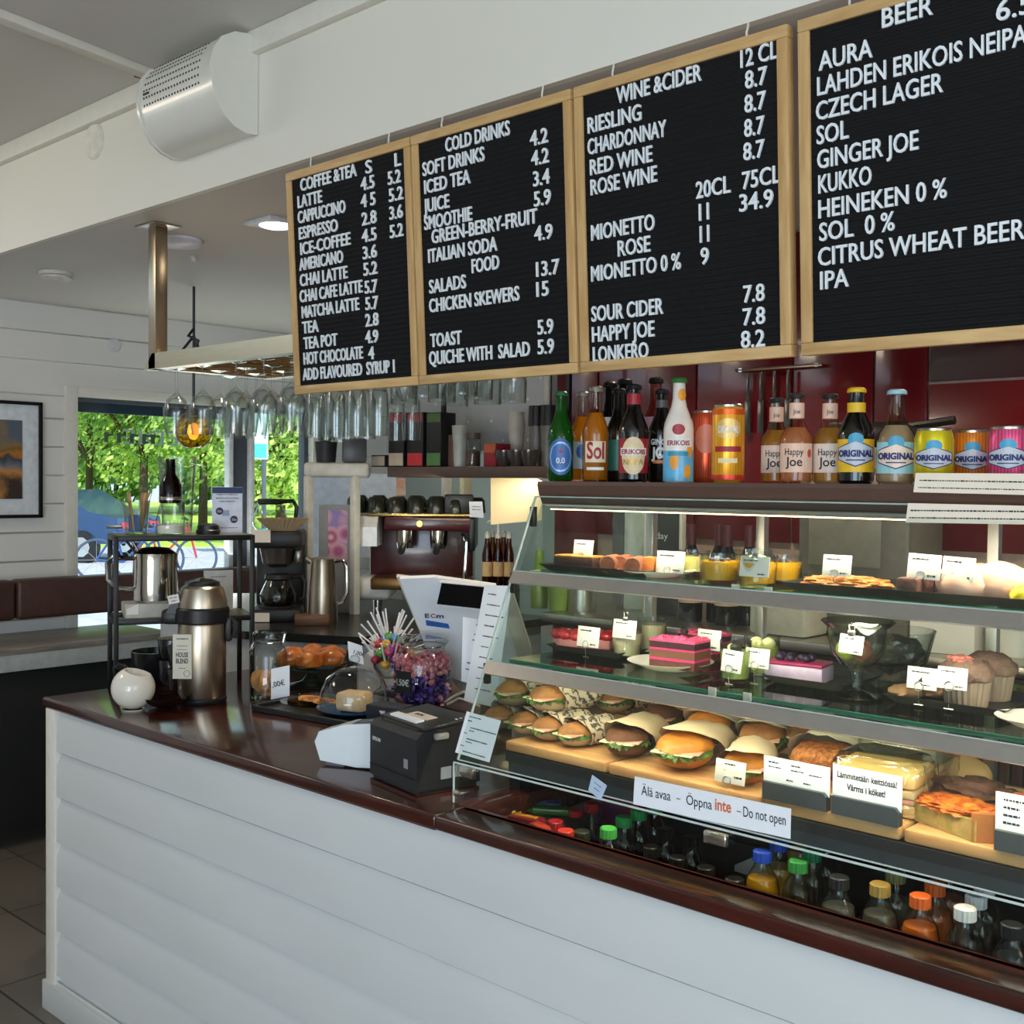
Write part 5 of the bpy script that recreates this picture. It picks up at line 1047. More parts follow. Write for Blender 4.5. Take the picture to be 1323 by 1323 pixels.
lathe_thing('cup_stack', 'stack of clear plastic cups on the dark shelf beside the paper bag', 'cup stack', shelf_at(594, .08), [(.024, 0), (.028, .10), (.031, .13), (.032, .16), (0, .16)], mat('frosted_cup', '#b9bdb6', .4))
t = thing('storage_jar', 'glass storage jar with dark lid on the dark shelf', 'jar', shelf_at(611, .08)); b = B(); b.lathe([(0, 0), (.028, 0), (.03, .01), (.03, .1), (.026, .11)], 24); b.obj('jar_glass', CLEAR, t); b = B(); b.lathe([(.028, .108), (.028, .13), (0, .131)], 24); b.obj('lid', mat('lid_brown', '#5b4a40', .4), t); b = B(); b.lathe([(0, .003), (.027, .003), (.027, .06), (0, .065)], 20); b.obj('beans', mat('beans', '#5a3f2c', .7), t)
for i, (px, dy) in enumerate(((652, .05), (668, .04), (684, .05), (660, .14))):
    lathe_thing('smoked_bowl', ['left', 'middle', 'right', 'rear'][i]+' smoked glass bowl on the dark shelf', 'bowl', shelf_at(px, dy), [(0, 0), (.022, 0), (.036, .035), (.038, .06), (.035, .06), (.033, .035), (0, .01)], mat('smoked_glass', '#3a3633', .15, coat=.5), 'smoked glass bowls on the shelf')
lathe_thing('paper_cup_stack', 'tall stack of white paper cups on the dark shelf', 'cup stack', shelf_at(667, .17), [(.022, 0), (.03, .14), (.033, .15), (.027, .21), (0, .21)], mat('cup_paper', '#c9c2b6', .6))
for i, px in enumerate((692, 707)):
    t = thing('lid_stack', ['left', 'right'][i]+' stack of black-topped cups at the right end of the dark shelf', 'cup stack', shelf_at(px, .12), 0, 'black-topped cup stacks'); b = B(); b.lathe([(.025, 0), (.027, .15), (0, .15)], 20); b.obj('cups', mat('cup_grey', '#6f6a66', .4), t); b = B(); b.lathe([(.03, .15), (.028, .225), (0, .226)], 20); b.obj('lids', BLACKP, t)
# wall cupboard with a dotted glass front, behind the shelf
yc = 3.3; x0c, x1c = at(500, 520, y=yc).x, at(711, 520, y=yc).x
t = thing('dotted_cupboard', 'grey glass-fronted wall cupboard with a pattern of pale dots', 'cupboard', (x0c, yc, 1.76)); Lc = x1c-x0c; Hc_ = ZB-1.76
b = B(); b.box((Lc/2, .15, Hc_/2), (Lc, .3, Hc_-.001)); b.obj('cabinet', mat('cup_panel', '#b4b7b8', .3, var=.03, coat=.3), t, smooth=False)
b = B()
for i in range(14):
    for j in range(8):
        if (i+j) % 2 == 0: b.add(lathevf([(0, .001), (.006, .001), (.006, -.001)], 8), tr(.05+i*(Lc-.1)/13, -.0005, .04+j*.08) @ RX90)
b.obj('dots', mat('dot_white', '#dfe2e2', .5), t, smooth=False)
b = B(); b.box((Lc-.012, .0, Hc_/2), (.024, .02, Hc_-.01), .002); b.obj('edge_strip', FW, t)
# bright wall strip below the shelf: posts, posters, paper
for i, (px0, px1, d, m_, nm, lb) in enumerate(((573, 580, 5.25, FW, 'white_post', 'thin pale post behind the espresso machine, left one'), (596, 606, 5.2, mat('white_lit_yellow', '#e6dcb8', .5), 'white_post', 'white post with yellow light in its colour, behind the espresso machine, right one'))):  # right post is white, the yellow light on it is put into its colour
    a, c = D(px0, 700, d), D(px1, 700, d); w_ = (c-a).length; b = B(); b.box(((a.x+c.x)/2, (a.y+c.y)/2, 1.45), (w_*.8, .05, .74), .002, None); o = b.obj(nm, m_); tag(o, lb, 'post')
def poster(name, label, pxs, d, m_, bands=()):
    q = [D(a, b_, d) for a, b_ in pxs]; b = B(); b.add(quad(*q, .004)); o = b.obj(name, m_, smooth=False); return tag(o, label, 'poster')
yw = 4.72
poster('wall_poster', 'pale blue lit panel on the back wall above the cups', [(395, 720), (512, 720), (512, 612), (395, 612)], 5.62, mat('pale_blue_panel', '#c9d8ea', .4))
poster('wall_poster', 'small red and cream picture on the back wall', [(512, 640), (524, 640), (524, 618), (512, 618)], 5.55, mat('red_picture', '#c4806a', .5, col2='#d9c9b8', scale=12))
t = sheet('paper_roll', 'large cream paper sheet hanging under the dark shelf', 'paper', [at(634, 678, y=3.23), at(700, 672, y=3.23), at(700, 617, y=3.23), at(634, 617, y=3.23)], [], mtl=mat('cream_sheet', '#e8d3a6', .7, var=.03, scale=4))
t = sheet('wall_note', 'two small white notes hanging by the right-hand white post', 'paper', [D(607, 668, 4.3), D(625, 669, 4.3), D(623, 648, 4.3), D(606, 648, 4.3)], [(None, .15, .7, .05, .6), (None, .15, .5, .05, .6)], mtl=PAPER)
# red panelled kitchen wall and back counter
yk = 3.35; xk0 = at(716, 560, y=yk).x
b = B(); b.box(((xk0+2.95)/2, yk+.06, ZB/2), (2.95-xk0, .1, ZB)); struct(b.obj('wall_kitchen', mat('kitchen_grey', '#8f8c86', .5, var=.04, scale=2), smooth=False))
RED = mat('red_panel', '#651019', .22, var=.06, scale=2, coat=.6); DRED = mat('dark_red_panel', '#3a0c12', .15, coat=.6)
vx = [xk0+.01]+[at(px, 480, y=yk).x for px in (775, 902, 1026, 1131, 1201)]+[.6]; zj = at(1260, 492, y=yk).z
for i, (x0, x1) in enumerate(zip(vx, vx[1:])):
    zz = [(1.32 if i == 0 else 1.44, ZB-.01)] if i < 5 else [(1.44, zj-.004), (zj+.004, ZB-.01)]
    for z0, z1 in zz:
        b = B(); b.box(((x0+x1)/2, yk, (z0+z1)/2), (x1-x0-.008, .018, z1-z0), .002); o = b.obj('wall_panel', DRED if (i == 5 and z0 > 1.6) else RED); o['kind'] = 'structure'
b = B(); b.box(((xk0+.6)/2, yk+.008, 1.88), (.6-xk0, .006, 1.14)); o = b.obj('trim_5', mat('joint_pale', '#b59a90', .5), smooth=False); struct(o)
t = thing('back_counter', 'back counter with brown slatted front seen through the display case', 'counter', (-2.45, 2.82, 0)); Lb = 3.2
b = B(); b.box((Lb/2, .24, 1.185), (Lb, .5, .03), .004); b.obj('counter_slab', STEEL, t)
b = B(); b.box((Lb/2, .26, .58), (Lb-.02, .44, 1.16)); b.obj('carcass', mat('dark_carcass', '#2a1f1b', .6), t, smooth=False)
b = B()
for i in range(100): b.box((.03+i*.031, .035, .6), (.022, .016, 1.1), .002, seg=1)
b.obj('slats', wood('brown_slats', '#3f251c', '#5a3829', 5, 'Z', .4), t)
ZB2 = 1.2
def K(px, y): return Vector((at(px, 720, y=y).x, y, ZB2+.0005))
t = thing('fridge_door', 'tall glass-doored fridge edge with pale frame behind the case', 'fridge', (at(806, 700, y=3.1).x, 3.1, ZB2)); wf = at(832, 700, y=3.1).x-at(806, 700, y=3.1).x
b = B(); b.box((wf/2, .1, .22), (wf, .2, .44), .004); b.obj('door_frame', mat('door_pale', '#cfd6d0', .35), t)
b = B(); b.box((-.03, .1, .22), (.05, .19, .43), .004); b.obj('door_glass', mat('door_glass', '#5f6468', .15), t)
t = thing('chalkboard', 'small blackboard with chalk writing behind the display case', 'chalkboard', (at(834, 700, y=3.05).x, 3.05, ZB2)); wf = at(880, 700, y=3.05).x-at(834, 700, y=3.05).x
b = B(); b.box((wf/2, .01, .17), (wf, .02, .34), .002); b.obj('slate', mat('slate', '#33373a', .7, var=.15, scale=8), t)
b = B()
for x in (0, wf): b.box((x, .008, .17), (.012, .024, .345), .002)
b.obj('frame', FW, t)
b = B(); put(b, '1 day', .02, .25, .022, .07, y=-.0006); b.tube([(.03, -.0005, .19), (.02, -.0005, .2), (.025, -.0005, .215)], .0012, 4); b.obj('writing', mat('chalk', '#cfdcd8', .7), t, smooth=False)
WINE = mat('wine_bottle', '#16181a', .12, coat=.5); CAPS = mat('burgundy_capsule', '#5c2229', .4)
for i, px in enumerate((893, 929, 940, 968)):
    o = thing('wine_bottle', ['first wine bottle from the left on the back counter, behind the case', 'second wine bottle from the left on the back counter, behind the case', 'third wine bottle from the left on the back counter, behind the case', 'rightmost wine bottle on the back counter, behind the case'][i], 'bottle', K(px, 2.98+.05*(i % 2)), 40, 'wine bottles on the back counter')
    b = B(); b.lathe([(0, 0), (.036, 0), (.038, .01), (.038, .18), (.016, .235), (.0145, .25)], 24); b.obj('bottle_glass', WINE, o); b = B(); b.lathe([(.0155, .235), (.0155, .305), (0, .306)], 20); b.obj('capsule', CAPS, o); b = B(); b.lathe([(.0385, .06), (.0385, .14)], 24); b.obj('label', mat('wine_label', '#b9a58f', .6), o)
t = thing('white_tub', 'shallow white tub on the back counter right of the wine bottles', 'tub', K(1020, 2.93), 0); b = B(); b.box((0, 0, .06), (.18, .14, .12), .012); b.obj('tub_body', mat('tub_white', '#b9b6a8', .5), t); b = B(); b.box((0, 0, .125), (.17, .13, .012), .004); b.obj('greens', mat('tub_green', '#8f9a4a', .7, var=.4), t)
t = thing('steel_appliance', 'dark grey kitchen appliance behind the ginger cider bottles', 'appliance', K(1120, 3.1)); b = B(); b.box((0, .02, .27), (.34, .24, .54), .015); b.obj('housing', mat('appliance_grey', '#6f6b63', .4, .1), t)
b = B(); b.box((-.02, -.105, .33), (.22, .01, .26), .004); b.obj('door_panel', mat('appliance_panel', '#8a857b', .4, .1), t); b = B(); b.tube([(-.12, -.125, .47), (.08, -.125, .47)], .008, 6); b.obj('door_handle', CHROME, t)
t = thing('black_mixer', 'black tools and a mixer head lying on top of the grey appliance', 'mixer', K(1120, 3.1)+Vector((0, .02, .5405))); b = B(); b.add(blob((.14, .07, .05), .15, 2, 3, 5, flat=-.6), tr(.02, 0, .03)); b.box((-.1, 0, .04), (.06, .06, .08), .01); b.obj('mixer_body', BLACKP, t); b = B(); b.tube([(.1, 0, .06), (.24, 0, .075)], .012, 8); b.obj('grip', BLACKP, t)
rail_y = 3.31
t = thing('utensil_rail', 'steel rail with hanging dark kitchen knives on the red wall', 'rail', (at(955, 485, y=rail_y).x, rail_y, at(955, 478, y=rail_y).z)); b = B(); b.tube([(-.02, .01, 0), (.3, .01, 0)], .006, 8); b.box((0, .02, 0), (.012, .03, .012)); b.box((.28, .02, 0), (.012, .03, .012)); b.obj('rail_bar', CHROME, t)
for i in range(4): b = B(); b.box((.03+i*.05, .006, -.06), (.012, .006, .1), .003); b.box((.03+i*.05, .006, -.16), (.022, .002, .11), .0005); b.obj('knife', mat('knife_steel', '#6a6a68', .25, .9), t)
for i, (px, lab, col) in enumerate(((697, 'tall green bottle behind the left end of the case', '#7d9a2a'), (722, 'pale green cup behind the left end of the case', '#93b04a'))):
    lathe_thing('green_bottle' if i == 0 else 'green_cup', lab, 'bottle' if i == 0 else 'cup', Vector((at(px, 720, y=2.9).x, 2.9, ZB2+.0005)), [(0, 0), (.03, 0), (.033, .1), (.018, .14), (.014, .2), (0, .2)] if i == 0 else [(0, 0), (.03, 0), (.042, .12), (.04, .12), (0, .01)], mat('g'+col, col, .3, coat=.4))
lathe_thing('steel_canister', 'steel canister behind the left end of the case', 'canister', Vector((at(752, 720, y=2.95).x, 2.95, ZB2+.0005)), [(0, 0), (.05, 0), (.05, .16), (.045, .17), (.02, .18), (.012, .2), (0, .2)], STEEL)
t = thing('carton_boxes', 'white carton with a printed dot pattern on the back counter', 'box', K(1225, 2.93)+Vector((0, 0, 0)), 10); b = B(); b.box((0, 0, .05), (.16, .12, .1), .003); b.obj('carton', CARD, t)
t = thing('potted_herb', 'bushy green herb in a white pot on the back counter at the right', 'plant', K(1315, 2.98)); b = B(); b.lathe([(0, 0), (.045, 0), (.055, .09), (.05, .09), (0, .08)], 24); b.obj('pot', WHITE, t)
b = B(); rnd = random.Random(8)
for i in range(150):
    q = Vector((rnd.gauss(0, .05), rnd.gauss(0, .05), rnd.uniform(.09, .23))); n_ = Vector((rnd.gauss(0, 1), rnd.gauss(0, 1), rnd.gauss(.5, 1))).normalized(); a = n_.orthogonal().normalized(); c = n_.cross(a); k = len(b.v); s = .016; b.v += [q+a*s, q+c*s*.6, q-a*s, q-c*s*.6]; b.f.append((k, k+1, k+2, k+3)); b.m.append(0)
b.obj('leaves', mat('herb_green', '#7fa838', .5, var=.3), t, smooth=False)
# ================================================================ drinks on the top shelf
ZS = 1.6345
def face(p): return math.degrees(math.atan2(-p.x, p.y))
def on_top(px, y): return Vector((at(px, 612, y=y).x, y, ZS))
def label_ring(b, r, z0, z1, n=28): b.lathe([(r-.0008, z0), (r, z0), (r, z1), (r-.0008, z1)], n)
def patch(b, r, z0, z1, half, n=10, shape=None):
    """a label patch wrapped round the front of a bottle; shape(u) gives lower/upper edges for u in -1..1"""
    for i in range(n):
        u0, u1 = -1+2*i/n, -1+2*(i+1)/n
        a0, a1 = u0*half-math.pi/2, u1*half-math.pi/2
        lo0, hi0 = shape(u0) if shape else (z0, z1); lo1, hi1 = shape(u1) if shape else (z0, z1)
        P0, P1 = (r*math.cos(a0), r*math.sin(a0)), (r*math.cos(a1), r*math.sin(a1)); R0, R1 = [(x*.985, y*.985) for x, y in (P0, P1)]
        b.add(([(*P0, lo0), (*P1, lo1), (*P1, hi1), (*P0, hi0), (*R0, lo0), (*R1, lo1), (*R1, hi1), (*R0, hi0)], [(0, 1, 2, 3), (7, 6, 5, 4), (0, 4, 5, 1), (3, 2, 6, 7), (1, 5, 6, 2), (0, 3, 7, 4)]))
def bottle(px, ytop, y, label, r, gm, capm, kind='long', liquid=None, group='bottles on the top shelf'):
    p = on_top(px, y); H = (613-ytop)*mpp(p)*1.0; o = thing('drink_bottle', label, 'bottle', p, face(p), group)
    nr = r*.42
    if kind == 'long': pr = [(0, .0015), (r*.85, 0), (r, .006), (r, H*.50), (r*.93, H*.57), (nr*1.25, H*.72), (nr, H*.80), (nr*.95, H*.955), (nr*1.15, H*.96), (nr*1.15, H*.975), (nr*.9, H*.98)]
    elif kind == 'round': pr = [(0, .0015), (r*.85, 0), (r, .006), (r, H*.46), (r*.92, H*.54), (r*.62, H*.62), (nr*1.2, H*.68), (nr, H*.76), (nr, H*.94), (nr*1.12, H*.95), (nr*.9, H*.975)]
    else: pr = [(0, .0015), (r*.85, 0), (r, .006), (r, H*.52), (r*.95, H*.58), (r*.55, H*.70), (nr*1.1, H*.76), (nr, H*.8), (nr, H*.94), (nr*1.1, H*.95), (nr*.9, H*.975)]
    b = B(); b.lathe(pr, 28); b.obj('glass', gm, o)
    if liquid:
        k = [(0, .004), (r*.9, .004)]+[(q[0]*.93, q[1]) for q in pr[3:6]]; k += [(0, k[-1][1])]; b = B(); b.lathe(k, 24); b.obj('drink', liquid, o)
    b = B(); b.lathe([(nr*1.2, H*.945), (nr*1.28, H*.95), (nr*1.2, H*.985), (nr*.9, H), (0, H)], 24); b.obj('cap', capm, o)
    return o, H
GRN_B = glass('green_bottle', '#6fb04a', '#1e5a1e', 1.4, milky=.35, body='#2f8a2c'); BRN_B = glass('brown_bottle', '#4a2410', '#160803', 1.4); DRK_B = mat('black_bottle', '#121110', .1, coat=.6); AMB_B = glass('clear_bottle', '#faf8f0', '#c0b094', 1.5)
BEERL = glass('lager', '#f2cc70', '#d89a30', .2, milky=.5, body='#e8a428'); ROSEL = glass('rose_cider', '#f4d8c0', '#d8a878', .2, milky=.5, body='#e8a878'); GOLDL = glass('gold_cider', '#f0dc9c', '#c8a050', .2, milky=.5, body='#d0aa58')
GOLD = mat('gold_ink', '#c9a24a', .35, .4); LW = mat('label_white', '#ecebe6', .5); LRED = mat('label_red', '#a3202c', .45); LBLUE = mat('label_blue', '#2f62a8', .4); NAVY = mat('navy_ink', '#23306a', .5); LCREAM = mat('label_cream2', '#e9d3a8', .5)
LPEACH = mat('label_peach', '#f0c7ae', .5); LYEL = mat('label_yellow', '#f0c022', .45); SKY = mat('label_sky', '#9fd0d4', .45)
def txt(o, s, r, z, h, w, m_, nm='lettering', bold=.02, x=0):
    b = B(); put(b, s, x, z, h, w, center=True, bend=r+.0004, bold=bold, depth=.0006); return b.obj(nm, m_, o, smooth=False)
def oval(b, r, zc, hz, half): patch(b, r, 0, 0, half, 14, lambda u: (zc-hz*math.sqrt(max(0, 1-u*u))-.0002, zc+hz*math.sqrt(max(0, 1-u*u))+.0002))
def hexa(b, r, zc, hz, half): patch(b, r, 0, 0, half, 12, lambda u: (zc-hz*(1-.55*abs(u)), zc+hz*(1-.55*abs(u))))
# green lager
o, H = bottle(724, 497, 1.965, 'green glass lager bottle with a round blue label, leftmost on the top shelf', .0295, GRN_B, mat('cap_green', '#2f6a3a', .4))
b = B(); oval(b, .0302, H*.27, H*.2, 1.1); s_ = b.obj('label', LBLUE, o); b = B(); oval(b, .0306, H*.27, H*.165, .92); b.obj('label_ring', mat('ring_silver', '#9fb9d8', .35, .3), s_); b = B(); oval(b, .0309, H*.27, H*.145, .8); b.obj('label_field', mat('blue_field', '#3d6fb4', .4), s_)
b = B(); b.add(prism([(.007*math.cos(R(90+36*i)) if i % 2 == 0 else .003*math.cos(R(90+36*i)), (.007 if i % 2 == 0 else .003)*math.sin(R(90+36*i))) for i in range(10)], .0008, 'Y'), tr(0, -.0318, H*.33)); b.obj('star', LRED, o, smooth=False); txt(o, '0.0', .031, H*.2, .012, .02, LW)
# clear lager pair
o, H = bottle(752, 497, 2.06, 'amber lager bottle with a plain pale label, behind the red-lettered lager bottle', .029, AMB_B, mat('cap_silver', '#b9b4a4', .35, .7), liquid=BEERL)
b = B(); patch(b, .0297, H*.14, H*.44, .9); b.obj('label', mat('label_paleblue', '#b9c9d0', .5), o); b = B(); oval(b, .03, H*.33, H*.08, .5); b.obj('label_mark', LBLUE, o)
o, H = bottle(769, 490, 1.975, 'amber lager bottle with big red and white script lettering', .0295, AMB_B, mat('cap_silver', '#b9b4a4', .35, .7), liquid=BEERL)
b = B(); patch(b, .0299, H*.2, H*.42, .85); b.obj('label', mat('sol_label', '#e8d8b8', .45), o); txt(o, 'Sol', .0306, H*.24, H*.17, .040, LRED, bold=.02); b = B(); patch(b, .0299, H*.12, H*.15, .7); b.obj('label', LW, o)
# dark pair
o, H = bottle(799, 493, 2.065, 'dark beer bottle with a green label half hidden behind the red-labelled beer', .031, DRK_B, BLACKP)
b = B(); patch(b, .0317, H*.12, H*.45, 1.0); b.obj('label', mat('label_teal', '#2f7a6a', .45), o)
o, H = bottle(818, 487, 1.985, 'brown beer bottle with a red label and cream oval, red neck label', .0325, DRK_B, BLACKP)
b = B(); patch(b, .0332, H*.09, H*.44, 1.25); s_ = b.obj('label', LRED, o); b = B(); oval(b, .0336, H*.265, H*.19, .85); b.obj('label_oval', LCREAM, s_)
b = B(); patch(b, .0337, H*.27, H*.345, .95); b.obj('label_band', LW, s_); txt(o, 'ERIKOIS', .0338, H*.283, H*.048, .056, LRED); txt(o, 'NEIPA', .0338, H*.175, H*.055, .046, GOLD)
b = B(); label_ring(b, .0155, H*.79, H*.90); b.obj('neck_label', LRED, o)
# black ginger bottle and citrus sleeve bottle
o, H = bottle(854, 493, 2.06, 'black ginger beer bottle with white block lettering behind the citrus bottle', .031, DRK_B, BLACKP)
txt(o, 'GINGER', .0312, H*.40, H*.06, .05, LW); txt(o, 'JOE', .0312, H*.26, H*.11, .046, LW, bold=.04); b = B(); patch(b, .0314, H*.2, H*.235, .6); b.obj('label_flash', mat('orange_flash', '#d8742a', .4), o); b = B(); label_ring(b, .0136, H*.8, H*.88); b.obj('neck_label', mat('grey_label', '#55524e', .4), o)
o, H = bottle(876, 478, 1.97, 'bottle in a cream and blue sleeve printed with orange slices and a green cap', .0315, mat('sleeve_cream', '#eee3d6', .4, coat=.3), mat('cap_green2', '#3f7a3a', .4))
b = B(); label_ring(b, .032, .002, H*.30); b.obj('sleeve_band', mat('sleeve_blue', '#5fb4dc', .35, coat=.3), o)
for x, z, rr in ((-.3, .20, .10), (.75, .10, .085), (.95, .30, .075), (.5, .83, .07), (-.1, .62, .0)):
    if rr: b = B(); M = None; oval_r = .0324 if z < .5 else .0165; patch(b, oval_r, 0, 0, rr*(3.2 if z < .5 else 9), 10, lambda u, z=z, rr=rr: (H*z-H*rr*math.sqrt(max(0, 1-u*u))*.8, H*z+H*rr*math.sqrt(max(0, 1-u*u))*.8)); bb = B(); bb.add((b.v, b.f), rz(x*50)); bb.obj('fruit_print', mat('fruit_orange', '#f0a02c', .4), o)
b = B(); patch(b, .0327, H*.335, H*.415, .95); b.obj('name_band', LW, o); txt(o, 'ERIKOIS', .0329, H*.35, H*.045, .05, LRED); b = B(); oval(b, .0327, H*.5, H*.05, .42); b.obj('hop_mark', LRED, o); b = B(); patch(b, .0328, H*.25, H*.29, .7); b.obj('text_band', mat('sleeve_teal', '#3a93a8', .4), o)
# cans
def can(px, ytop, ybase, y, label, col, col2, r=.033, lid=True, group='cans on the top shelf', stripes=True):
    p = on_top(px, y); H = (ybase-ytop)*mpp(p); o = thing('drink_can', label, 'can', p, face(p), group)
    m, n, pn = nt('can'+col); tc = n.nodes.new('ShaderNodeTexCoord'); wv = n.nodes.new('ShaderNodeTexWave'); wv.bands_direction = 'X'; wv.inputs['Scale'].default_value = 60; wv.inputs['Distortion'].default_value = 0
    n.links.new(tc.outputs['Object'], wv.inputs['Vector']); rr = n.nodes.new('ShaderNodeValToRGB'); rr.color_ramp.elements[0].color = (*lin(col), 1); rr.color_ramp.elements[1].color = (*lin(col2 if stripes else col), 1); rr.color_ramp.elements[0].position = .4; rr.color_ramp.elements[1].position = .7
    n.links.new(wv.outputs['Fac'], rr.inputs[0]); n.links.new(rr.outputs[0], pn.inputs['Base Color']); pn.inputs['Metallic'].default_value = .45; pn.inputs['Roughness'].default_value = .3
    b = B(); b.lathe([(0, .003), (r*.78, .0), (r*.84, .003), (r, .014), (r, H-.02), (r*.88, H-.006)], 36); b.obj('can_body', m, o)
    b = B(); b.lathe([(r*.86, H-.008), (r*.88, H-.002), (r*.84, H), (r*.8, H-.004), (0, H-.004)], 32); b.box((0, -.006, H-.002), (.012, .02, .0015), .0005); b.obj('lid', STEEL, o); return o, H, r
o, H, r = can(912, 520, 613, 2.075, 'red-orange tall can half hidden behind the orange-yellow tall can', '#e0492e', '#e86a3a')
b = B(); oval(b, r+.0005, H*.6, H*.2, .8); b.obj('can_mark', mat('can_peach', '#e88a6a', .4), o)
o, H, r = can(940, 514, 615, 1.975, 'tall orange and yellow can with a pale emblem in the middle', '#f2a01e', '#f6b83a')
b = B(); label_ring(b, r+.0003, H*.86, H*.93); b.obj('top_band', mat('can_orange', '#e8641c', .35, .4), o); b = B(); label_ring(b, r+.0003, H*.04, H*.1); b.obj('base_band', mat('can_red', '#d8402a', .35, .4), o)
b = B(); oval(b, r+.0005, H*.68, H*.13, .85); b.obj('can_emblem', mat('can_gold', '#e8c070', .35, .3), o); txt(o, 'ORIGINAL', r+.0006, H*.63, H*.09, .042, LW); b = B(); patch(b, r+.0006, H*.39, H*.46, .85); b.obj('can_band', LRED, o); b = B(); patch(b, r+.0006, H*.25, H*.31, .6); b.obj('can_text', mat('can_cream', '#f4dfae', .4), o)
# script cider bottles
for px, yt, yy, lab in ((1002, 503, 2.09, 'cider bottle with script label, left and rearmost of the three'), (1028, 497, 1.98, 'cider bottle with peach script label and red dot, middle of three'), (1071, 497, 2.02, 'cider bottle with script label, right one, beside the yellow label')):
    o, H = bottle(px, yt, yy, lab, .0315, AMB_B, mat('cap_dark', '#2a2724', .4), 'round', ROSEL if px == 1028 else GOLDL)
    b = B(); patch(b, .0322, H*.12, H*.44, 1.2); b.obj('label', LPEACH if px == 1028 else mat('label_blush', '#eed8c6', .5), o)
    txt(o, 'Happy', .0324, H*.31, H*.075, .036, INK, 'script', bold=0, x=-.004); txt(o, 'Joe', .0324, H*.19, H*.1, .032, INK, 'script', bold=.01, x=-.004)
    b = B(); label_ring(b, .0145, H*.72, H*.89); b.obj('neck_label', LPEACH, o); txt(o, 'Joe', .0146, H*.77, H*.05, .013, INK, 'neck_script', bold=0)
    if px == 1028: b = B(); oval(b, .0326, H*.33, H*.045, .16); bb = B(); bb.add((b.v, b.f), rz(50)); bb.obj('seal', mat('seal_red', '#d8503c', .4), o)
# ORIGINAL long drinks
def original(o, r, H, m_hex, zc=.3, k=1.0):
    b = B(); hexa(b, r+.0008, H*zc, H*.16*k, 1.08); s_ = b.obj('hex_border', NAVY, o); b = B(); hexa(b, r+.0012, H*zc, H*.145*k, 1.0); b.obj('hex_field', m_hex, s_)
    txt(o, 'ORIGINAL', r+.0014, H*(zc-.035*k), H*.075*k, r*2.0, NAVY, bold=.05); b = B(); oval(b, r+.0010, H*(zc+.17*k), H*.08*k, .42); b.obj('crest', mat('crest_blue', '#3f9fc4', .4), o)
    b = B(); patch(b, r+.0014, H*(zc-.085*k), H*(zc-.07*k), .5); b.obj('small_text', NAVY, o)
o, H = bottle(1105, 489, 1.985, 'brown long-drink bottle with a yellow label and yellow neck band', .0335, DRK_B, LYEL, 'long')
b = B(); patch(b, .0342, H*.12, H*.46, 1.3); b.obj('label', LYEL, o); original(o, .0345, H, mat('hex_silver', '#c3c6cf', .35), .31, .85); b = B(); label_ring(b, .0168, H*.74, H*.84); b.obj('neck_label', LYEL, o)
o, H = bottle(1157, 491, 1.975, 'cloudy white long-drink bottle with a pale blue label and cap', .0335, glass('frost_bottle', '#e6dccb', '#9a8f7c', 1.2), mat('cap_sky', '#a9cdd8', .4), 'round', mat('cloudy_drink', '#c9bca8', .35))
b = B(); patch(b, .0342, H*.11, H*.44, 1.3); b.obj('label', SKY, o); original(o, .0345, H, mat('hex_peach', '#efd6c0', .4), .29, .85)
o, H, r = can(1206, 539, 612, 1.965, 'yellow-green striped can with a silver hexagon, next to the pale blue bottle', '#f0c414', '#c9d22a', .0335); original(o, r, H, mat('hex_silver', '#c3c6cf', .35), .46, 1.25)
o, H, r = can(1256, 540, 611, 2.04, 'orange striped can between the yellow and the pink cans', '#e07a1e', '#f0983a', .0335); original(o, r, H, mat('hex_silver', '#c3c6cf', .35), .46, 1.25)
o, H, r = can(1302, 535, 611, 1.975, 'pink striped can, rightmost on the top shelf', '#e0407a', '#ea6a8e', .0335); original(o, r, H, mat('hex_silver', '#c3c6cf', .35), .46, 1.25)
# tall bottles standing behind the front rows
for px, yt, lab, m_ in ((787, 484, 'dark wine bottle with a white neck label at the rear of the top shelf', LW), (806, 480, 'dark bottle at the rear of the top shelf behind the red-labelled beer', mat('neck_grey', '#8a8680', .5)), (846, 478, 'pale pink bottle with a price tag at the rear of the top shelf', mat('neck_pink', '#c99aa8', .5))):
    o, H = bottle(px, yt, 2.2, lab, .034, DRK_B if px != 846 else glass('pinkish', '#e0b0a0', '#8a5040', 1.3), BLACKP); b = B(); label_ring(b, .0345, H*.5, H*.62 if px != 787 else H*.64); b.obj('neck_label', m_, o)
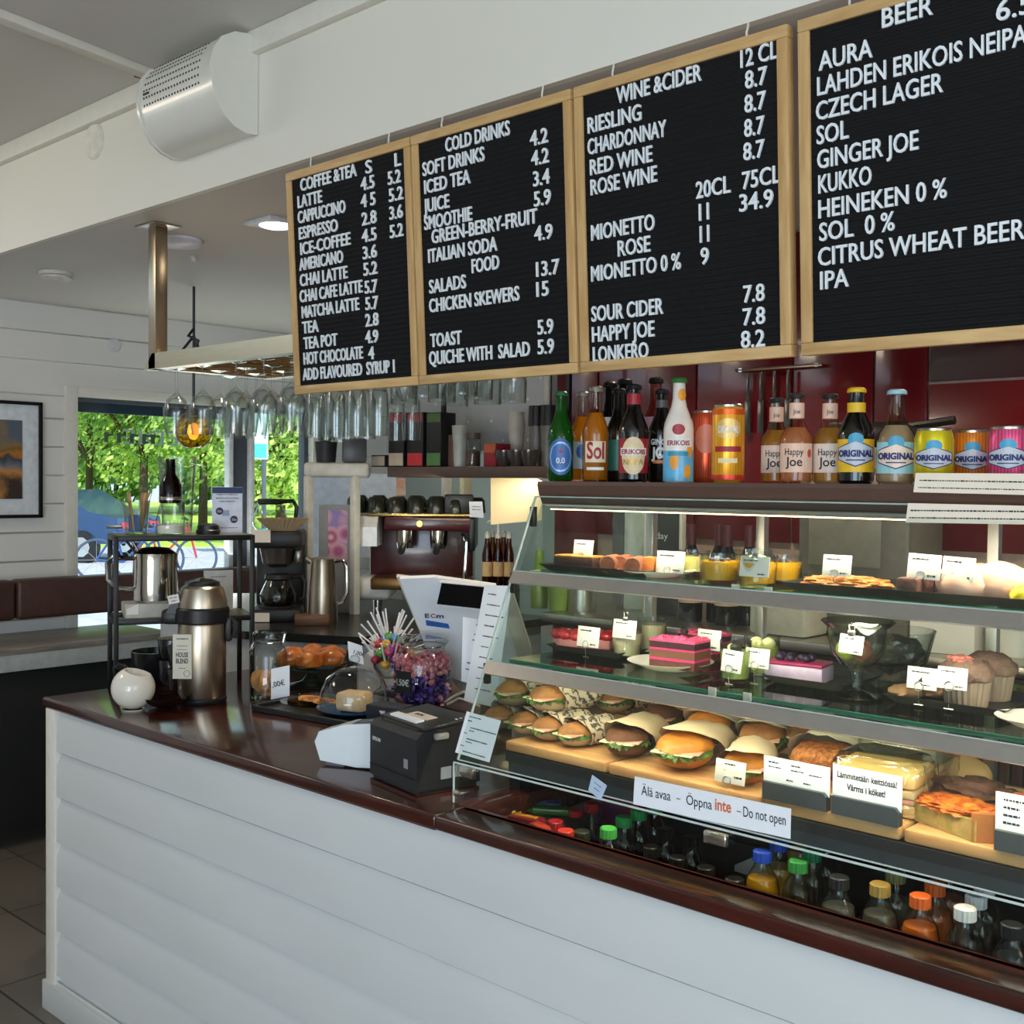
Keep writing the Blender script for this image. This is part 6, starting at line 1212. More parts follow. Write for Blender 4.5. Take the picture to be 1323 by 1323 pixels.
# ================================================================ food in the display case
ZA, ZBm, ZD = 1.4365, 1.2475, 1.0455
def A_(px, py): return at(px, py, z=ZA)
def Bm(px, py): return at(px, py, z=ZBm)
def Y_(px, y, z): q = at(px, 900, y=y); return Vector((q.x, y, z))       # under a pixel column at a known depth and height
def xat(px, y, py): return at(px, py, y=y).x
SLATE = mat('slate_tray', '#26292b', .45, var=.1, scale=40); CHINA = mat('china', '#ece9e2', .15, coat=.4, var=.01)
def tray(label, px0, px1, y, z, depth, h=.016, kind='tray', m_=SLATE, lip=.012):
    py = F*0+0
    zz = z+h
    x0, x1 = None, None
    v = []
    for px in (px0, px1):
        # x where this pixel column meets the front edge line at height z
        lo = Vector((0, y, z)); d1 = ray(px, 500); d2 = ray(px, 1100)
        n_ = d1.cross(d2); x = (n_.dot(CAM)-n_.y*y-n_.z*z)/n_.x; v.append(x)
    x0, x1 = v; o = thing('serving_'+kind, label, kind, ((x0+x1)/2, y+depth/2, z)); w_ = x1-x0
    b = B(); n = 4
    inner = [(-w_/2+lip*1.6, -depth/2+lip*1.6), (w_/2-lip*1.6, -depth/2+lip*1.6), (w_/2-lip*1.6, depth/2-lip*1.6), (-w_/2+lip*1.6, depth/2-lip*1.6)]
    outer = [(-w_/2, -depth/2), (w_/2, -depth/2), (w_/2, depth/2), (-w_/2, depth/2)]
    vv = [(x, y_, 0) for x, y_ in inner]+[(x, y_, h) for x, y_ in outer]+[(x*.985, y_*.97, h) for x, y_ in outer]+[(x, y_, .004) for x, y_ in inner]
    ff = [(3, 2, 1, 0), (12, 13, 14, 15)]
    for i in range(4):
        j = (i+1) % 4; ff += [(i, j, 4+j, 4+i), (4+i, 4+j, 8+j, 8+i), (8+i, 8+j, 12+j, 12+i)]
    b.add((vv, ff)); b.obj('tray_body', m_, o, smooth=False); return o
def colx(px, y, z):
    d1 = ray(px, 500); d2 = ray(px, 1100); n_ = d1.cross(d2); return (n_.dot(CAM)-n_.y*y-n_.z*z)/n_.x
def pt(px, y, z): return Vector((colx(px, y, z), y, z))
def zof(px, py, y): return at(px, py, y=y).z
def card(px0, py0, px1, py1, y, zbase, label, lines=None, ring=True, clip=False, tl=0):
    a = at(px0, py1, y=y); c = Vector((at(px1, py1, y=y).x, y, a.z)); h = at(px0, py0, y=y).z-a.z; w_ = c.x-a.x
    o = thing('price_card', label, 'price card', a, 0, 'price cards in the display case', tilt=-8)
    b = B(); b.box((w_/2, 0, h/2), (w_, .0012, h), .0004, ry(tl)); b.obj('card', CARD, o)
    b = B(); rn = random.Random(int(px0))
    if lines:
        for s, u, v, hh, ww in lines:
            if s: put(b, s, u*w_, v*h, hh*h, ww*w_ if ww else None, y=-.0008, depth=.0003, bold=.02, M=ry(tl))
            else: scribble(b, u*w_, v*h, ww*w_, hh*h, -.0008, M=ry(tl), rnd=rn)
    else: scribble(b, .12*w_, .8*h, .5*w_, .07*h, -.0008, M=ry(tl), rnd=rn); scribble(b, .62*w_, .14*h, .25*w_, .08*h, -.0008, M=ry(tl), rnd=rn)
    b.obj('print', INK, o, smooth=False)
    if ring:
        b = B(); cx = w_*.42; b.tube([(cx+.008*math.cos(i*.524), -.0016, h*.12+.008*math.sin(i*.524)) for i in range(13)], .0009, 5)
        b.tube([(cx, -.0014, h*.12-.008), (cx, .004, min(0, zbase-a.z)+.001)], .0009, 5); b.tube([(cx-.008, .004, zbase-a.z+.001), (cx+.008, .004, zbase-a.z+.001)], .0009, 5); b.obj('wire_holder', STEEL, o)
    if clip: b = B(); b.box((w_/2, 0, h+.002), (.014, .006, .01), .002); b.tube([(w_/2-.004, 0, h+.006), (w_/2-.006, 0, h+.016), (w_/2+.006, 0, h+.016), (w_/2+.004, 0, h+.006)], .0008, 5); b.obj('clip', STEEL, o)
    return o
def single(b, name, m_, loc, label, cat, group=None, rot=(0, 0, 0), sm=None):
    o = b.obj(name, m_, None, sm); o.location = loc; o.rotation_euler = tuple(R(a) for a in rot); return tag(o, label, cat, group)

# ---- upper glass shelf
tray('long dark slate tray at the left end of the upper glass shelf', 695, 832, 1.862, ZA, .15)
CHO = mat('chocolate_cake', '#3f211a', .7, bump=.3, bscale=120); GANA = mat('caramel_top', '#c98a3c', .5); COCOA = mat('cocoa_roll', '#8a4f34', .8, var=.2, scale=120, bump=.2, bscale=200)
zt = ZA+.0045
q = pt(748, 1.905, zt); o = thing('cake_slice', 'chocolate cake slice with caramel top on the long slate tray', 'cake', q, 4); b = B(); b.box((0, 0, .014), (.105, .05, .028), .004); b.obj('base', CHO, o); b = B(); b.box((0, 0, .030), (.1, .047, .005), .002); b.obj('topping', GANA, o)
for i, (px, y) in enumerate(((790, 1.90), (806, 1.925), (822, 1.90))):
    b = B(); b.lathe([(0, -.03), (.017, -.03), (.019, -.026), (.019, .026), (.017, .03), (0, .03)], 24, tr(0, 0, .019) @ RX90); single(b, 'cocoa_roll', COCOA, pt(px, y, zt), ['left', 'middle', 'right'][i]+' cocoa dusted roll on the long slate tray', 'pastry', 'cocoa rolls', (0, 0, 20))
for i, (px, y) in enumerate(((768, 1.945), (780, 1.95))): single(B().add(blob((.016, .012, .011), .25, 3, 2, i, flat=-.7), tr(0, 0, .0078)), 'truffle', mat('truffle', '#6d5a55', .8, var=.2, bump=.3), pt(px, y, zt), ['left', 'right'][i]+' truffle at the back of the long slate tray', 'truffle', 'truffles')
card(740, 697, 765, 721, 1.90, ZA+.004, 'price card in front of the chocolate slice on the left slate tray')
def plate(label, px, y, z, r, m_=CHINA, h=.014):
    o = B(); o.lathe([(0, .001), (r*.6, 0), (r*.65, .003), (r*.97, h-.002), (r, h), (r*.96, h), (r*.62, .006), (0, .005)], 40); o = o.obj('plate', m_); o.location = pt(px, y, z); return tag(o, label, 'plate')
plate('white plate with one orange cake cube on the upper shelf', 848, 1.945, ZA, .085)
b = B(); b.box((0, 0, .018), (.024, .03, .036), .004); single(b, 'orange_cake_cube', mat('orange_cake', '#c9742c', .7, bump=.3, bscale=100), pt(840, 1.915, ZA+.0062), 'small orange cake cube on the white plate', 'cake', None, (0, 0, 15))
card(847, 711, 883, 739, 1.905, ZA+.012, 'price card standing on the white plate beside the orange cube')
MANGO = mat('mango_jelly', '#f0ae1c', .25, var=.06, coat=.5); BERRY = mat('blueberry', '#4a4058', .5)
def pudding(px, y, z, r, h, label, m_, top=(), group=None, fill=.78):
    o = thing('dessert_glass', label, 'dessert', pt(px, y, z), 0, group)
    b = B(); b.lathe([(0, .001), (r*.86, 0), (r*.92, .004), (r, h), (r*.965, h), (r*.88, .008), (0, .008)], 32); b.obj('glass', CLEAR, o)
    b = B(); b.lathe([(0, .0085), (r*.87, .0085), (r*.95, h*fill), (0, h*fill)], 28); b.obj('filling', m_, o)
    for i, (dx, dy, s, mm) in enumerate(top): b = B(); b.add(blob((s, s, s*.8), .15, 3, 2, i), tr(dx, dy, h*fill+s*.5)); b.obj('topping', mm, o)
    return o
bt = [(-.012, -.012, .0055, BERRY), (-.004, -.018, .005, BERRY), (.006, -.016, .006, BERRY), (.014, -.01, .0055, BERRY), (0, .004, .006, BERRY), (-.016, .006, .005, BERRY), (.012, .012, .005, BERRY)]
CRM = mat('cream', '#efe3a8', .6)
pudding(929, 1.895, ZA, .040, .057, 'yellow mango dessert with blueberries in a wide glass, left of two', MANGO, bt, 'mango desserts')
pudding(979, 1.888, ZA, .037, .060, 'yellow mango dessert with a clipped card, in front and right', MANGO, [(0, 0, .012, CRM), (.014, -.005, .01, CRM), (-.014, .004, .01, CRM)], 'mango desserts')
pudding(1013, 1.99, ZA, .036, .056, 'yellow mango dessert at the back right, behind the clipped one', MANGO, bt[:4], 'mango desserts')
pudding(896, 2.04, ZA, .036, .052, 'pale yellow dessert at the back, left of the mango glasses', mat('pale_custard', '#e3d27a', .4), bt[3:5], 'mango desserts')
pudding(973, 2.07, ZA, .04, .058, 'pale yellow dessert at the very back of the upper shelf', mat('pale_custard', '#e3d27a', .4), [], 'mango desserts')
card(955, 718, 993, 744, 1.852, ZA, 'price card clipped to the front mango dessert', ring=False, clip=True)
tray('dark tray with a flat almond pastry in the middle of the upper shelf', 1006, 1158, 1.862, ZA, .18)
PAST = mat('pastry', '#c98f4e', .6, col2='#a05a2a', scale=70, bump=.6, bscale=120)
single(B().add(blob((.085, .05, .017), .25, 5, 4, 3, flat=-.5), tr(0, 0, .0085)), 'almond_pastry', PAST, pt(1095, 1.945, zt), 'flat almond pastry on the dark tray in the middle of the upper shelf', 'pastry')
card(1062, 716, 1099, 743, 1.90, ZA+.004, 'price card in front of the almond pastry')
tray('long dark tray at the right of the upper shelf carrying pale rolls', 1152, 1420, 1.862, ZA, .18)
BRN = mat('brownie', '#5a3a30', .8, var=.2, bump=.4)
for i, (px, y) in enumerate(((1176, 1.90), (1192, 1.935))): b = B(); b.box((0, 0, .016), (.04, .036, .032), .006); single(b, 'brownie', BRN, pt(px, y, zt), ['front', 'rear'][i]+' brownie cube on the right tray', 'cake', 'brownies', (0, 0, 20*i))
MER = mat('meringue', '#dba58c', .6, var=.06, col2='#e6bba4', scale=20, sss=.2)
for i, (px, y, s) in enumerate(((1245, 1.93, 1), (1292, 1.945, 1.1), (1268, 2.0, .95))): single(B().add(blob((.05*s, .036*s, .034*s), .1, 2, 3, i+5, flat=-.75), tr(0, 0, .0255*s)), 'pink_meringue', MER, pt(px, y, zt), ['pale pink meringue on the right tray, next to the double price card', 'pale pink meringue at the right frame edge of the right tray', 'pale pink meringue behind the other two on the right tray'][i], 'meringue', 'meringues')
single(B().add(blob((.02, .018, .018), .2, 3, 3, 8, flat=-.7), tr(0, 0, .0128)), 'lemon_bite', mat('lemon', '#f0d21e', .4), pt(1322, 1.90, zt), 'bright yellow lemon bite at the right edge of the upper shelf', 'cake')
card(1171, 714, 1214, 746, 1.90, ZA+.004, 'left half of the double price card on the right tray', tl=2)
card(1216, 718, 1258, 748, 1.90, ZA+.004, 'right half of the double price card on the right tray', tl=2)
for i, (px, nm) in enumerate(((951, 'left'), (993, 'right'))):
    a = pt(px-6, 1.843, ZA-.016); w_ = .017; o = B(); o.box((w_/2, 0, .011), (w_, .0015, .022), .0004); single(o, 'shelf_tag', CARD, a, nm+' small white tag on the edge of the upper glass shelf', 'tag', 'shelf tags')
# ---- middle glass shelf
zm_ = ZBm+.0045
tray('dark plate with two red strawberry cakes on the middle shelf', 705, 800, 1.935, ZBm, .16)
STRAW = mat('strawberry_glaze', '#c2262c', .25, var=.2, coat=.5); PINKB = mat('pink_base', '#d88a86', .6)
for i, (px, y) in enumerate(((738, 1.99), (772, 2.03))):
    o = thing('strawberry_cake', ['front', 'rear'][i]+' glazed strawberry cake on the dark plate', 'cake', pt(px, y, zm_), 20*i, 'strawberry cakes'); b = B(); b.box((0, 0, .011), (.075, .05, .022), .004); b.obj('base', PINKB, o); b = B(); [b.add(blob((.02, .016, .013), .2, 3, 2, k), tr(-.026+.026*(k % 3), -.014+.026*(k // 3), .03)) for k in range(6)]; b.obj('strawberries', STRAW, o)
card(745, 808, 773, 834, 1.925, ZBm, 'price card in front of the strawberry cakes')
COT = mat('panna_cotta', '#d9c8a0', .4, sss=.1)
pudding(810, 1.985, ZBm, .034, .08, 'cream dessert in a straight glass with a clipped card, left of two', COT, [], 'panna cotta glasses', .7)
pudding(842, 2.07, ZBm, .034, .08, 'cream dessert in a straight glass, behind and right of the clipped one', COT, [], 'panna cotta glasses', .85)
card(791, 799, 821, 823, 1.945, ZBm, 'price card clipped to the cream dessert glass', ring=False, clip=True)
plate('white plate under the layered pink cake slice', 866, 1.94, ZBm, .09, h=.016)
PK = mat('pink_cream', '#d2306e', .5, var=.08, sss=.1); DCH = mat('dark_layer', '#351419', .7, bump=.3, bscale=120); PKB = mat('pink_beads', '#e0507a', .4, var=.25, scale=150, bump=.4, bscale=200)
def slice_(px, y, z, s, rot, label):
    o = thing('layer_cake', label, 'cake', pt(px, y, z), rot, 'pink layer cakes'); tri = [(-.055*s, -.03*s), (.05*s, -.035*s), (.055*s, .03*s), (-.035*s, .035*s)]
    for z0, h, m_, nm in ((0, .017, mat('choc_layer', '#5a2f24', .7, bump=.3, bscale=120), 'sponge'), (.017, .005, PK, 'cream_layer'), (.022, .016, mat('brown_mousse', '#6b4630', .6), 'mousse'), (.038, .004, PK, 'cream_layer'), (.042, .013, DCH, 'dark_sponge')): b = B(); b.add(prism([(x*.99, y_*.99) for x, y_ in tri], h*s), tr(0, 0, z0*s)); b.obj(nm, m_, o, smooth=False)
    b = B(); b.add(prism(tri, .005*s), tr(0, 0, .055*s)); rn = random.Random(int(px))
    for k in range(26): b.add(blob((.007*s, .007*s, .005*s), .2, 3, 1, k), tr(rn.uniform(-.045, .048)*s, rn.uniform(-.028, .028)*s, .061*s))
    b.obj('icing', PKB, o)
slice_(878, 1.925, ZBm+.0065, 1.0, 8, 'tall pink and chocolate layer cake slice on the white plate')
slice_(910, 2.10, ZBm+.001, .95, -6, 'pink layer cake slice behind the white plate')
single(B().add(blob((.009, .009, .009), .1, 3, 2, 1)), 'blackberry', mat('blackberry', '#17141c', .35, bump=.6, bscale=200), pt(884, 1.935, ZBm+.0065+.0745), 'dark berry sitting on the front pink layer cake slice', 'berry')
card(900, 812, 930, 838, 1.99, ZBm, 'price card between the two pink layer cakes')
KIWI = mat('kiwi_jelly', '#9aa64a', .3, var=.15, coat=.4)
pudding(950, 1.90, ZBm, .031, .08, 'green kiwi dessert in a tall glass, front left of two', KIWI, [(0, 0, .012, BLACKP), (-.012, .004, .009, CRM)], 'kiwi desserts', .75)
pudding(984, 2.0, ZBm, .036, .078, 'green kiwi dessert with cream on top, behind and right', KIWI, [(-.012, 0, .014, CRM), (.012, .004, .014, CRM), (0, -.012, .01, CRM)], 'kiwi desserts', .75)
card(931, 838, 957, 866, 1.86, ZBm, 'price card in front of the front kiwi dessert', tl=3)
card(962, 836, 993, 861, 1.90, ZBm, 'price card in front of the rear kiwi dessert')
tray('dark tray with the lilac blueberry cake on the middle shelf', 982, 1090, 1.925, ZBm, .17)
o = thing('blueberry_cake', 'square lilac cake with purple glaze and blueberries', 'cake', pt(1032, 1.985, zm_), 10); b = B(); b.box((0, 0, .015), (.115, .075, .03), .003); b.obj('mousse', mat('lilac_mousse', '#cdb6cc', .6, var=.08, scale=90), o); b = B(); b.box((0, 0, .0335), (.113, .073, .007), .003); b.obj('glaze', mat('purple_glaze', '#a02a58', .3, var=.2, coat=.4), o)
for k, (dx, dy) in enumerate(((-.035, -.01), (-.02, .012), (-.012, -.014), (.005, 0), (.02, .014), (-.04, .014), (.018, -.01))): b = B(); b.add(blob((.009, .009, .008), .12, 3, 2, k), tr(dx, dy, .043)); b.obj('blueberry', mat('dark_berry', '#2a2038', .4), o)
q = pt(1107, 1.915, ZBm); o = thing('stemmed_bowl', 'stemmed clear glass bowl of macarons with a clipped card', 'bowl', q)
b = B(); b.lathe([(0, .003), (.042, .002), (.044, .005), (.01, .014), (.009, .045), (.014, .055), (.03, .06), (.048, .085), (.054, .128), (.066, .138), (.064, .14), (.052, .13), (.046, .09), (.026, .064), (0, .06)], 36); b.obj('bowl_glass', CLEAR, o)
for i, (dx, dy, col, lab) in enumerate(((-.018, -.01, '#a8b828', 'green'), (.014, -.012, '#6a3a2c', 'brown'), (.0, .018, '#8a5240', 'caramel'))):
    mo = thing('macaron', lab+' macaron in the stemmed glass bowl', 'macaron', q+Vector((dx, dy, .086)), 30*i, 'macarons'); mo.rotation_euler = (R(70), R(15*i), 0)
    mm = mat('mac'+col, col, .5)
    for s in (-1, 1): b = B(); b.lathe([(0, s*.013), (.012, s*.0125), (.0175, s*.006), (.0175, s*.003), (0, s*.003)], 20); b.obj('shell', mm, mo)
    b = B(); b.lathe([(0, -.003), (.0155, -.003), (.0155, .003), (0, .003)], 20); b.obj('filling', mat('mac_cream', '#d9c9a8', .5), mo)
card(1083, 818, 1114, 842, 1.842, ZBm, 'price card clipped to the stemmed bowl of macarons', ring=False, clip=True, tl=3)
o = thing('glass_sphere_bowl', 'large clear bowl with silver foil behind the stemmed bowl', 'bowl', pt(1150, 2.14, ZBm)); b = B(); b.lathe([(0, .002), (.03, .002), (.07, .04), (.085, .1), (.082, .1), (.066, .042), (0, .008)], 32); b.obj('bowl_glass', CLEAR, o); b = B(); b.add(blob((.06, .06, .03), .3, 6, 3, 2), tr(0, 0, .06)); b.obj('foil', mat('foil', '#8f9494', .3, .8, bump=.9, bscale=80), o)
tray('dark tray with muffins and cookies at the right of the middle shelf', 1140, 1300, 1.90, ZBm, .2)
MUF = mat('muffin_brown', '#7d6152', .8, var=.2, scale=60, bump=.5, bscale=90); CUPM = mat('muffin_cup', '#96806c', .6)
for i, (px, y, lab) in enumerate(((1248, 1.965, 'large muffin in a fluted paper cup with pink crumbs on top'), (1278, 2.055, 'large dark muffin behind the pink-topped one'))):
    o = thing('muffin', lab, 'muffin', pt(px, y, zm_), 0, 'muffins'); n = 48; b = B()
    v = [((.034+.0012*(-1)**k)*math.cos(2*math.pi*k/n), (.034+.0012*(-1)**k)*math.sin(2*math.pi*k/n), 0) for k in range(n)]+[((.041+.0015*(-1)**k)*math.cos(2*math.pi*k/n), (.041+.0015*(-1)**k)*math.sin(2*math.pi*k/n), .05) for k in range(n)]
    b.add((v, [tuple(range(n))]+[(k, (k+1) % n, n+(k+1) % n, n+k) for k in range(n)])); b.obj('paper_cup', CUPM, o, smooth=False)
    b = B(); b.add(blob((.046, .046, .03), .15, 3, 3, i, flat=-.35), tr(0, 0, .055)); b.obj('crown', MUF, o)
    if i == 0: b = B(); b.add(blob((.022, .016, .008), .4, 5, 3, 7), tr(-.006, -.016, .081)); b.obj('crumbs', mat('pink_crumb', '#cf7a6a', .8, var=.3, scale=150, bump=.5), o)
for i, (px, y, lab) in enumerate(((1172, 1.955, 'round cookie lying left of the muffins'), (1205, 1.99, 'second round cookie behind the double price card'))): single(B().add(blob((.034, .034, .012), .15, 4, 3, i+3), tr(0, 0, .0115)), 'round_cookie', mat('oat_cookie', '#a07a52', .8, var=.25, scale=80, bump=.5), pt(px, y, zm_), lab, 'cookie', 'cookies on the middle shelf')
card(1171, 860, 1210, 888, 1.905, ZBm+.004, 'left price card with a large 4 on the muffin tray', [(None, .15, .78, .07, .6), ('4', .38, .24, .3, None), (None, .5, .2, .05, .3)])
card(1210, 860, 1249, 888, 1.905, ZBm+.004, 'right price card on the muffin tray')
plate('white plate at the right frame edge of the middle shelf', 1345, 1.90, ZBm, .07)
for i, (px, nm) in enumerate(((921, 'left'), (966, 'right'))):
    a = pt(px-6, 1.783, ZBm-.016); w_ = .017; o = B(); o.box((w_/2, 0, .011), (w_, .0015, .022), .0004); single(o, 'shelf_tag', CARD, a, nm+' small white tag on the edge of the middle glass shelf', 'tag', 'shelf tags')
# ---- cutting boards and sandwiches
BRD = wood('cutting_board', '#b8814c', '#d9ab74', 5, 'X', .5)
def cboard(label, px0, px1, y=1.785, dep=.4):
    x0, x1 = colx(px0, y, 1.06), colx(px1, y, 1.06); o = thing('cutting_board', label, 'cutting board', ((x0+x1)/2, y+dep/2, ZD), 0, 'wooden boards in the case'); b = B(); b.box((0, 0, .0115), (x1-x0-.003, dep, .022), .005); b.obj('board', BRD, o)
cboard('pale wooden board under the rolls at the left of the case', 652, 783); cboard('wooden board under the wrapped burgers, with the long warning sign in front', 785, 985)
cboard('wooden board under the toast sandwiches in film', 987, 1163); cboard('wooden board under the quiche at the right of the case', 1166, 1420)
ZC_ = ZD+.023
RYE = mat('roll_crust', '#a8713c', .7, col2='#8a5a30', scale=30, bump=.25, bscale=120); CRUMB = mat('roll_crumb', '#a88a64', .8, var=.08, bump=.2, bscale=150); GOLDEN = mat('golden_crust', '#d08a34', .5, col2='#b06a22', scale=20, bump=.15, bscale=80); DARKB = mat('dark_bun', '#5f3a22', .7, var=.2, bump=.3, bscale=120)
LEAFG = mat('lettuce', '#2f5220', .5, var=.35, scale=60, col2='#5c7d34'); HAM = mat('ham', '#d99a88', .5); CHS = mat('cheese', '#ead9a8', .5)
def wrap_mat():
    m, n, p = nt('printed_wrap'); L = n.links; tc = n.nodes.new('ShaderNodeTexCoord'); wv = n.nodes.new('ShaderNodeTexWave'); wv.wave_type = 'BANDS'; wv.bands_direction = 'DIAGONAL'; wv.inputs['Scale'].default_value = 26; wv.inputs['Distortion'].default_value = 9; wv.inputs['Detail'].default_value = 3; wv.inputs['Detail Scale'].default_value = 2
    L.new(tc.outputs['Object'], wv.inputs['Vector']); r = n.nodes.new('ShaderNodeValToRGB'); r.color_ramp.elements[0].position = .18; r.color_ramp.elements[0].color = (*lin('#4a4640'), 1); r.color_ramp.elements[1].position = .32; r.color_ramp.elements[1].color = (*lin('#d2bda4'), 1)
    L.new(wv.outputs['Fac'], r.inputs[0]); L.new(r.outputs[0], p.inputs['Base Color']); p.inputs['Roughness'].default_value = .6; return m
WRAP = wrap_mat(); KRAFT = mat('kraft_paper', '#d9bd9c', .65, var=.05); KRAFT2 = mat('pale_kraft', '#c4b6a2', .65, var=.08)
def ruffle(w_, d_, h, seed, n=72):
    """a soft wavy lettuce edge following the front of a bun"""
    v = []; f = []
    for i in range(n+1):
        a = math.pi*(1+i/n); x, y = math.cos(a), math.sin(a); q = noise.noise(Vector((i*.16, seed*3.7, 0))); q2 = noise.noise(Vector((i*.33, seed*1.9, 5)))
        for j, k in enumerate((.7, .96, 1.06+.07*q, 1.10+.12*q)): v.append((x*w_*k, y*d_*k, h*(0, .25*q2, .7*q2-.1, 1.3*q2-.55+.5*q)[j]))
    k = len(v); v += [(x, y, z+.0015) for x, y, z in v]
    for i in range(n):
        for j in range(3): q = i*4+j; f.append((q, q+1, q+5, q+4)); f.append((k+q, k+q+4, k+q+5, k+q+1))
    return v, f
def sleeve(w_, h, y0, y1, seed, flare=1.15, slant=.03, n=28, t_=.0012):
    rn = random.Random(seed); v = []; f = []; m = 7
    for j in range(m):
        u = j/(m-1); k = flare+(1-flare)*min(1, u*2.2) if j < m-1 else .8
        for i in range(n):
            a = 2*math.pi*i/n; x = math.cos(a)*w_*k*(1+.05*rn.uniform(-1, 1)); z = math.sin(a)*h*k*(1+.06*rn.uniform(-1, 1))
            y = y0+(y1-y0)*u+(1-u)*slant*(-math.sin(a)*.9+math.cos(2*a)*.6)
            v.append((x, y, max(z, -h*.92)))
    for j in range(m-1):
        for i in range(n): q = (i+1) % n; f.append((j*n+i, j*n+q, (j+1)*n+q, (j+1)*n+i))
    c = len(v); v.append((0, y1+.005, 0)); f += [((m-1)*n+i, (m-1)*n+(i+1) % n, c) for i in range(n)]
    return v, f
def sandwich(px, y, z, rot, label, crust, s=1.0, wrap=WRAP, w_=.046, h=.034, dp=.07, group='filled rolls', tilt=0, seed=0, slant=.03, wy=-.012, lower=None, flare=1.14):
    o = thing('filled_roll', label, 'sandwich', pt(px, y, z), rot, group); o.rotation_euler = (R(tilt), 0, R(rot)); w_, h, dp = w_*s, h*s, dp*s
    zc = h*1.02
    b = B(); b.add(blob((w_, dp, h*.95), .06, 2, 3, seed, flat=-.05), tr(0, 0, zc+h*.16)); b.obj('bun_top', crust, o)
    b = B(); b.add(blob((w_*.98, dp*.98, h*.92), .06, 2, 3, seed+1), tr(0, 0, zc-h*.1)); bb = B(); 
    bb.v = [Vector((p.x, p.y, max(min(p.z, zc-h*.02), .0005))) for p in b.v]; bb.f = b.f; bb.m = b.m; bb.obj('bun_bottom', lower or CRUMB, o)
    b = B(); b.add(ruffle(w_*.98, dp*.98, h*.26, seed), tr(0, 0, zc+h*.0)); b.add(ruffle(w_*.94, dp*.95, h*.22, seed+7), tr(0, 0, zc+h*.14)); b.obj('lettuce', LEAFG, o, smooth=80)
    b = B(); b.box((0, -.006, zc+h*.12), (w_*1.6, dp*1.82, .003), .001); b.obj('cheese', CHS, o); b = B(); b.box((w_*.2, -.004, zc+h*.2), (w_*1.3, dp*1.8, .003), .001, rz(8)); b.obj('ham', HAM, o)
    if wrap: b = B(); b.add(sleeve(w_*1.1, h*1.22, dp*wy/.07-.0, dp*1.9, seed, flare, slant), tr(0, 0, h*1.16)); b.obj('wrapper', wrap, o, smooth=60)
    return o
# stack of rolls at the left: four below, three on top
for i, (px, y) in enumerate(((652, 1.875), (684, 1.868), (714, 1.862), (748, 1.858))):
    sandwich(px, y, ZC_, -8, ['first', 'second', 'third', 'fourth'][i]+' roll from the left in the bottom row of the roll stack', RYE, .74, seed=i*3+1, slant=.01, w_=.047)
for i, (px, y) in enumerate(((671, 1.885), (714, 1.888))):
    sandwich(px, y, ZC_+.055, -14+4*i, ['left', 'right'][i]+' roll lying on top of the bottom row in the roll stack', RYE, .86, seed=20+i*3, slant=.012)
sandwich(812, 1.868, ZC_, 12, 'dark rye bun in a wide open kraft paper wrap', DARKB, .92, KRAFT, seed=31, slant=.035, group='wrapped burgers', lower=DARKB, w_=.05)
sandwich(885, 1.865, ZC_, 10, 'golden bun with frilly lettuce at its left, in a paper wrap', GOLDEN, 1.02, KRAFT, seed=41, slant=.05, group='wrapped burgers', lower=GOLDEN, w_=.053, wy=.012)
sandwich(965, 1.86, ZC_, 22, 'narrow golden bun in a folded paper wrap above the small price card', GOLDEN, .86, KRAFT, seed=51, slant=.045, group='wrapped burgers', lower=GOLDEN, w_=.05)
sandwich(915, 1.99, ZC_+.022, 14, 'golden bun in pale paper in the second row, behind the frilly one', GOLDEN, .98, KRAFT2, seed=61, slant=.05, group='wrapped burgers', lower=GOLDEN)
sandwich(984, 2.0, ZC_+.02, 18, 'brown bun in pale paper in the second row, behind the narrow golden bun', RYE, .95, KRAFT2, seed=71, slant=.05, group='wrapped burgers')
sandwich(858, 2.03, ZC_+.02, 8, 'dark bun in grey printed paper in the second row', DARKB, .9, WRAP, seed=81, slant=.05, group='wrapped burgers', lower=DARKB)
sandwich(795, 2.08, ZC_+.03, 5, 'wrapped roll in printed paper at the back left', RYE, .85, WRAP, seed=91, slant=.03, group='wrapped burgers')
sandwich(1035, 2.09, ZC_+.02, 8, 'striped grey paper wrap at the back, left of the seeded loaf', RYE, .9, mat('grey_wrap', '#7a756c', .6, var=.1), seed=95, slant=.03, group='wrapped burgers')
SEED = mat('seeded_crust', '#c07a3a', .7, col2='#8a4a1c', scale=120, bump=.7, bscale=160)
o = thing('seeded_loaf', 'orange seeded bread sandwich in a paper bag', 'sandwich', pt(1066, 1.945, ZC_), 12); b = B(); b.add(blob((.062, .055, .034), .08, 3, 4, 4, flat=-.8, power=.75), tr(0, 0, .046)); b.obj('bread', SEED, o); b = B(); b.box((0, -.004, .012), (.112, .085, .012), .004); b.obj('filling', mat('salmon_fill', '#d98a6a', .5, var=.2), o); b = B(); b.add(sleeve(.07, .05, .0, .12, 7, 1.15, .04), tr(0, 0, .048)); b.obj('paper_bag', KRAFT2, o, smooth=60)
TOAST = mat('toast', '#d9a95e', .7, col2='#e6c384', scale=14, bump=.1); FILM = glass('cling_film', '#f4f4f0', '#b9b9b4', 2.2, rough=.12)
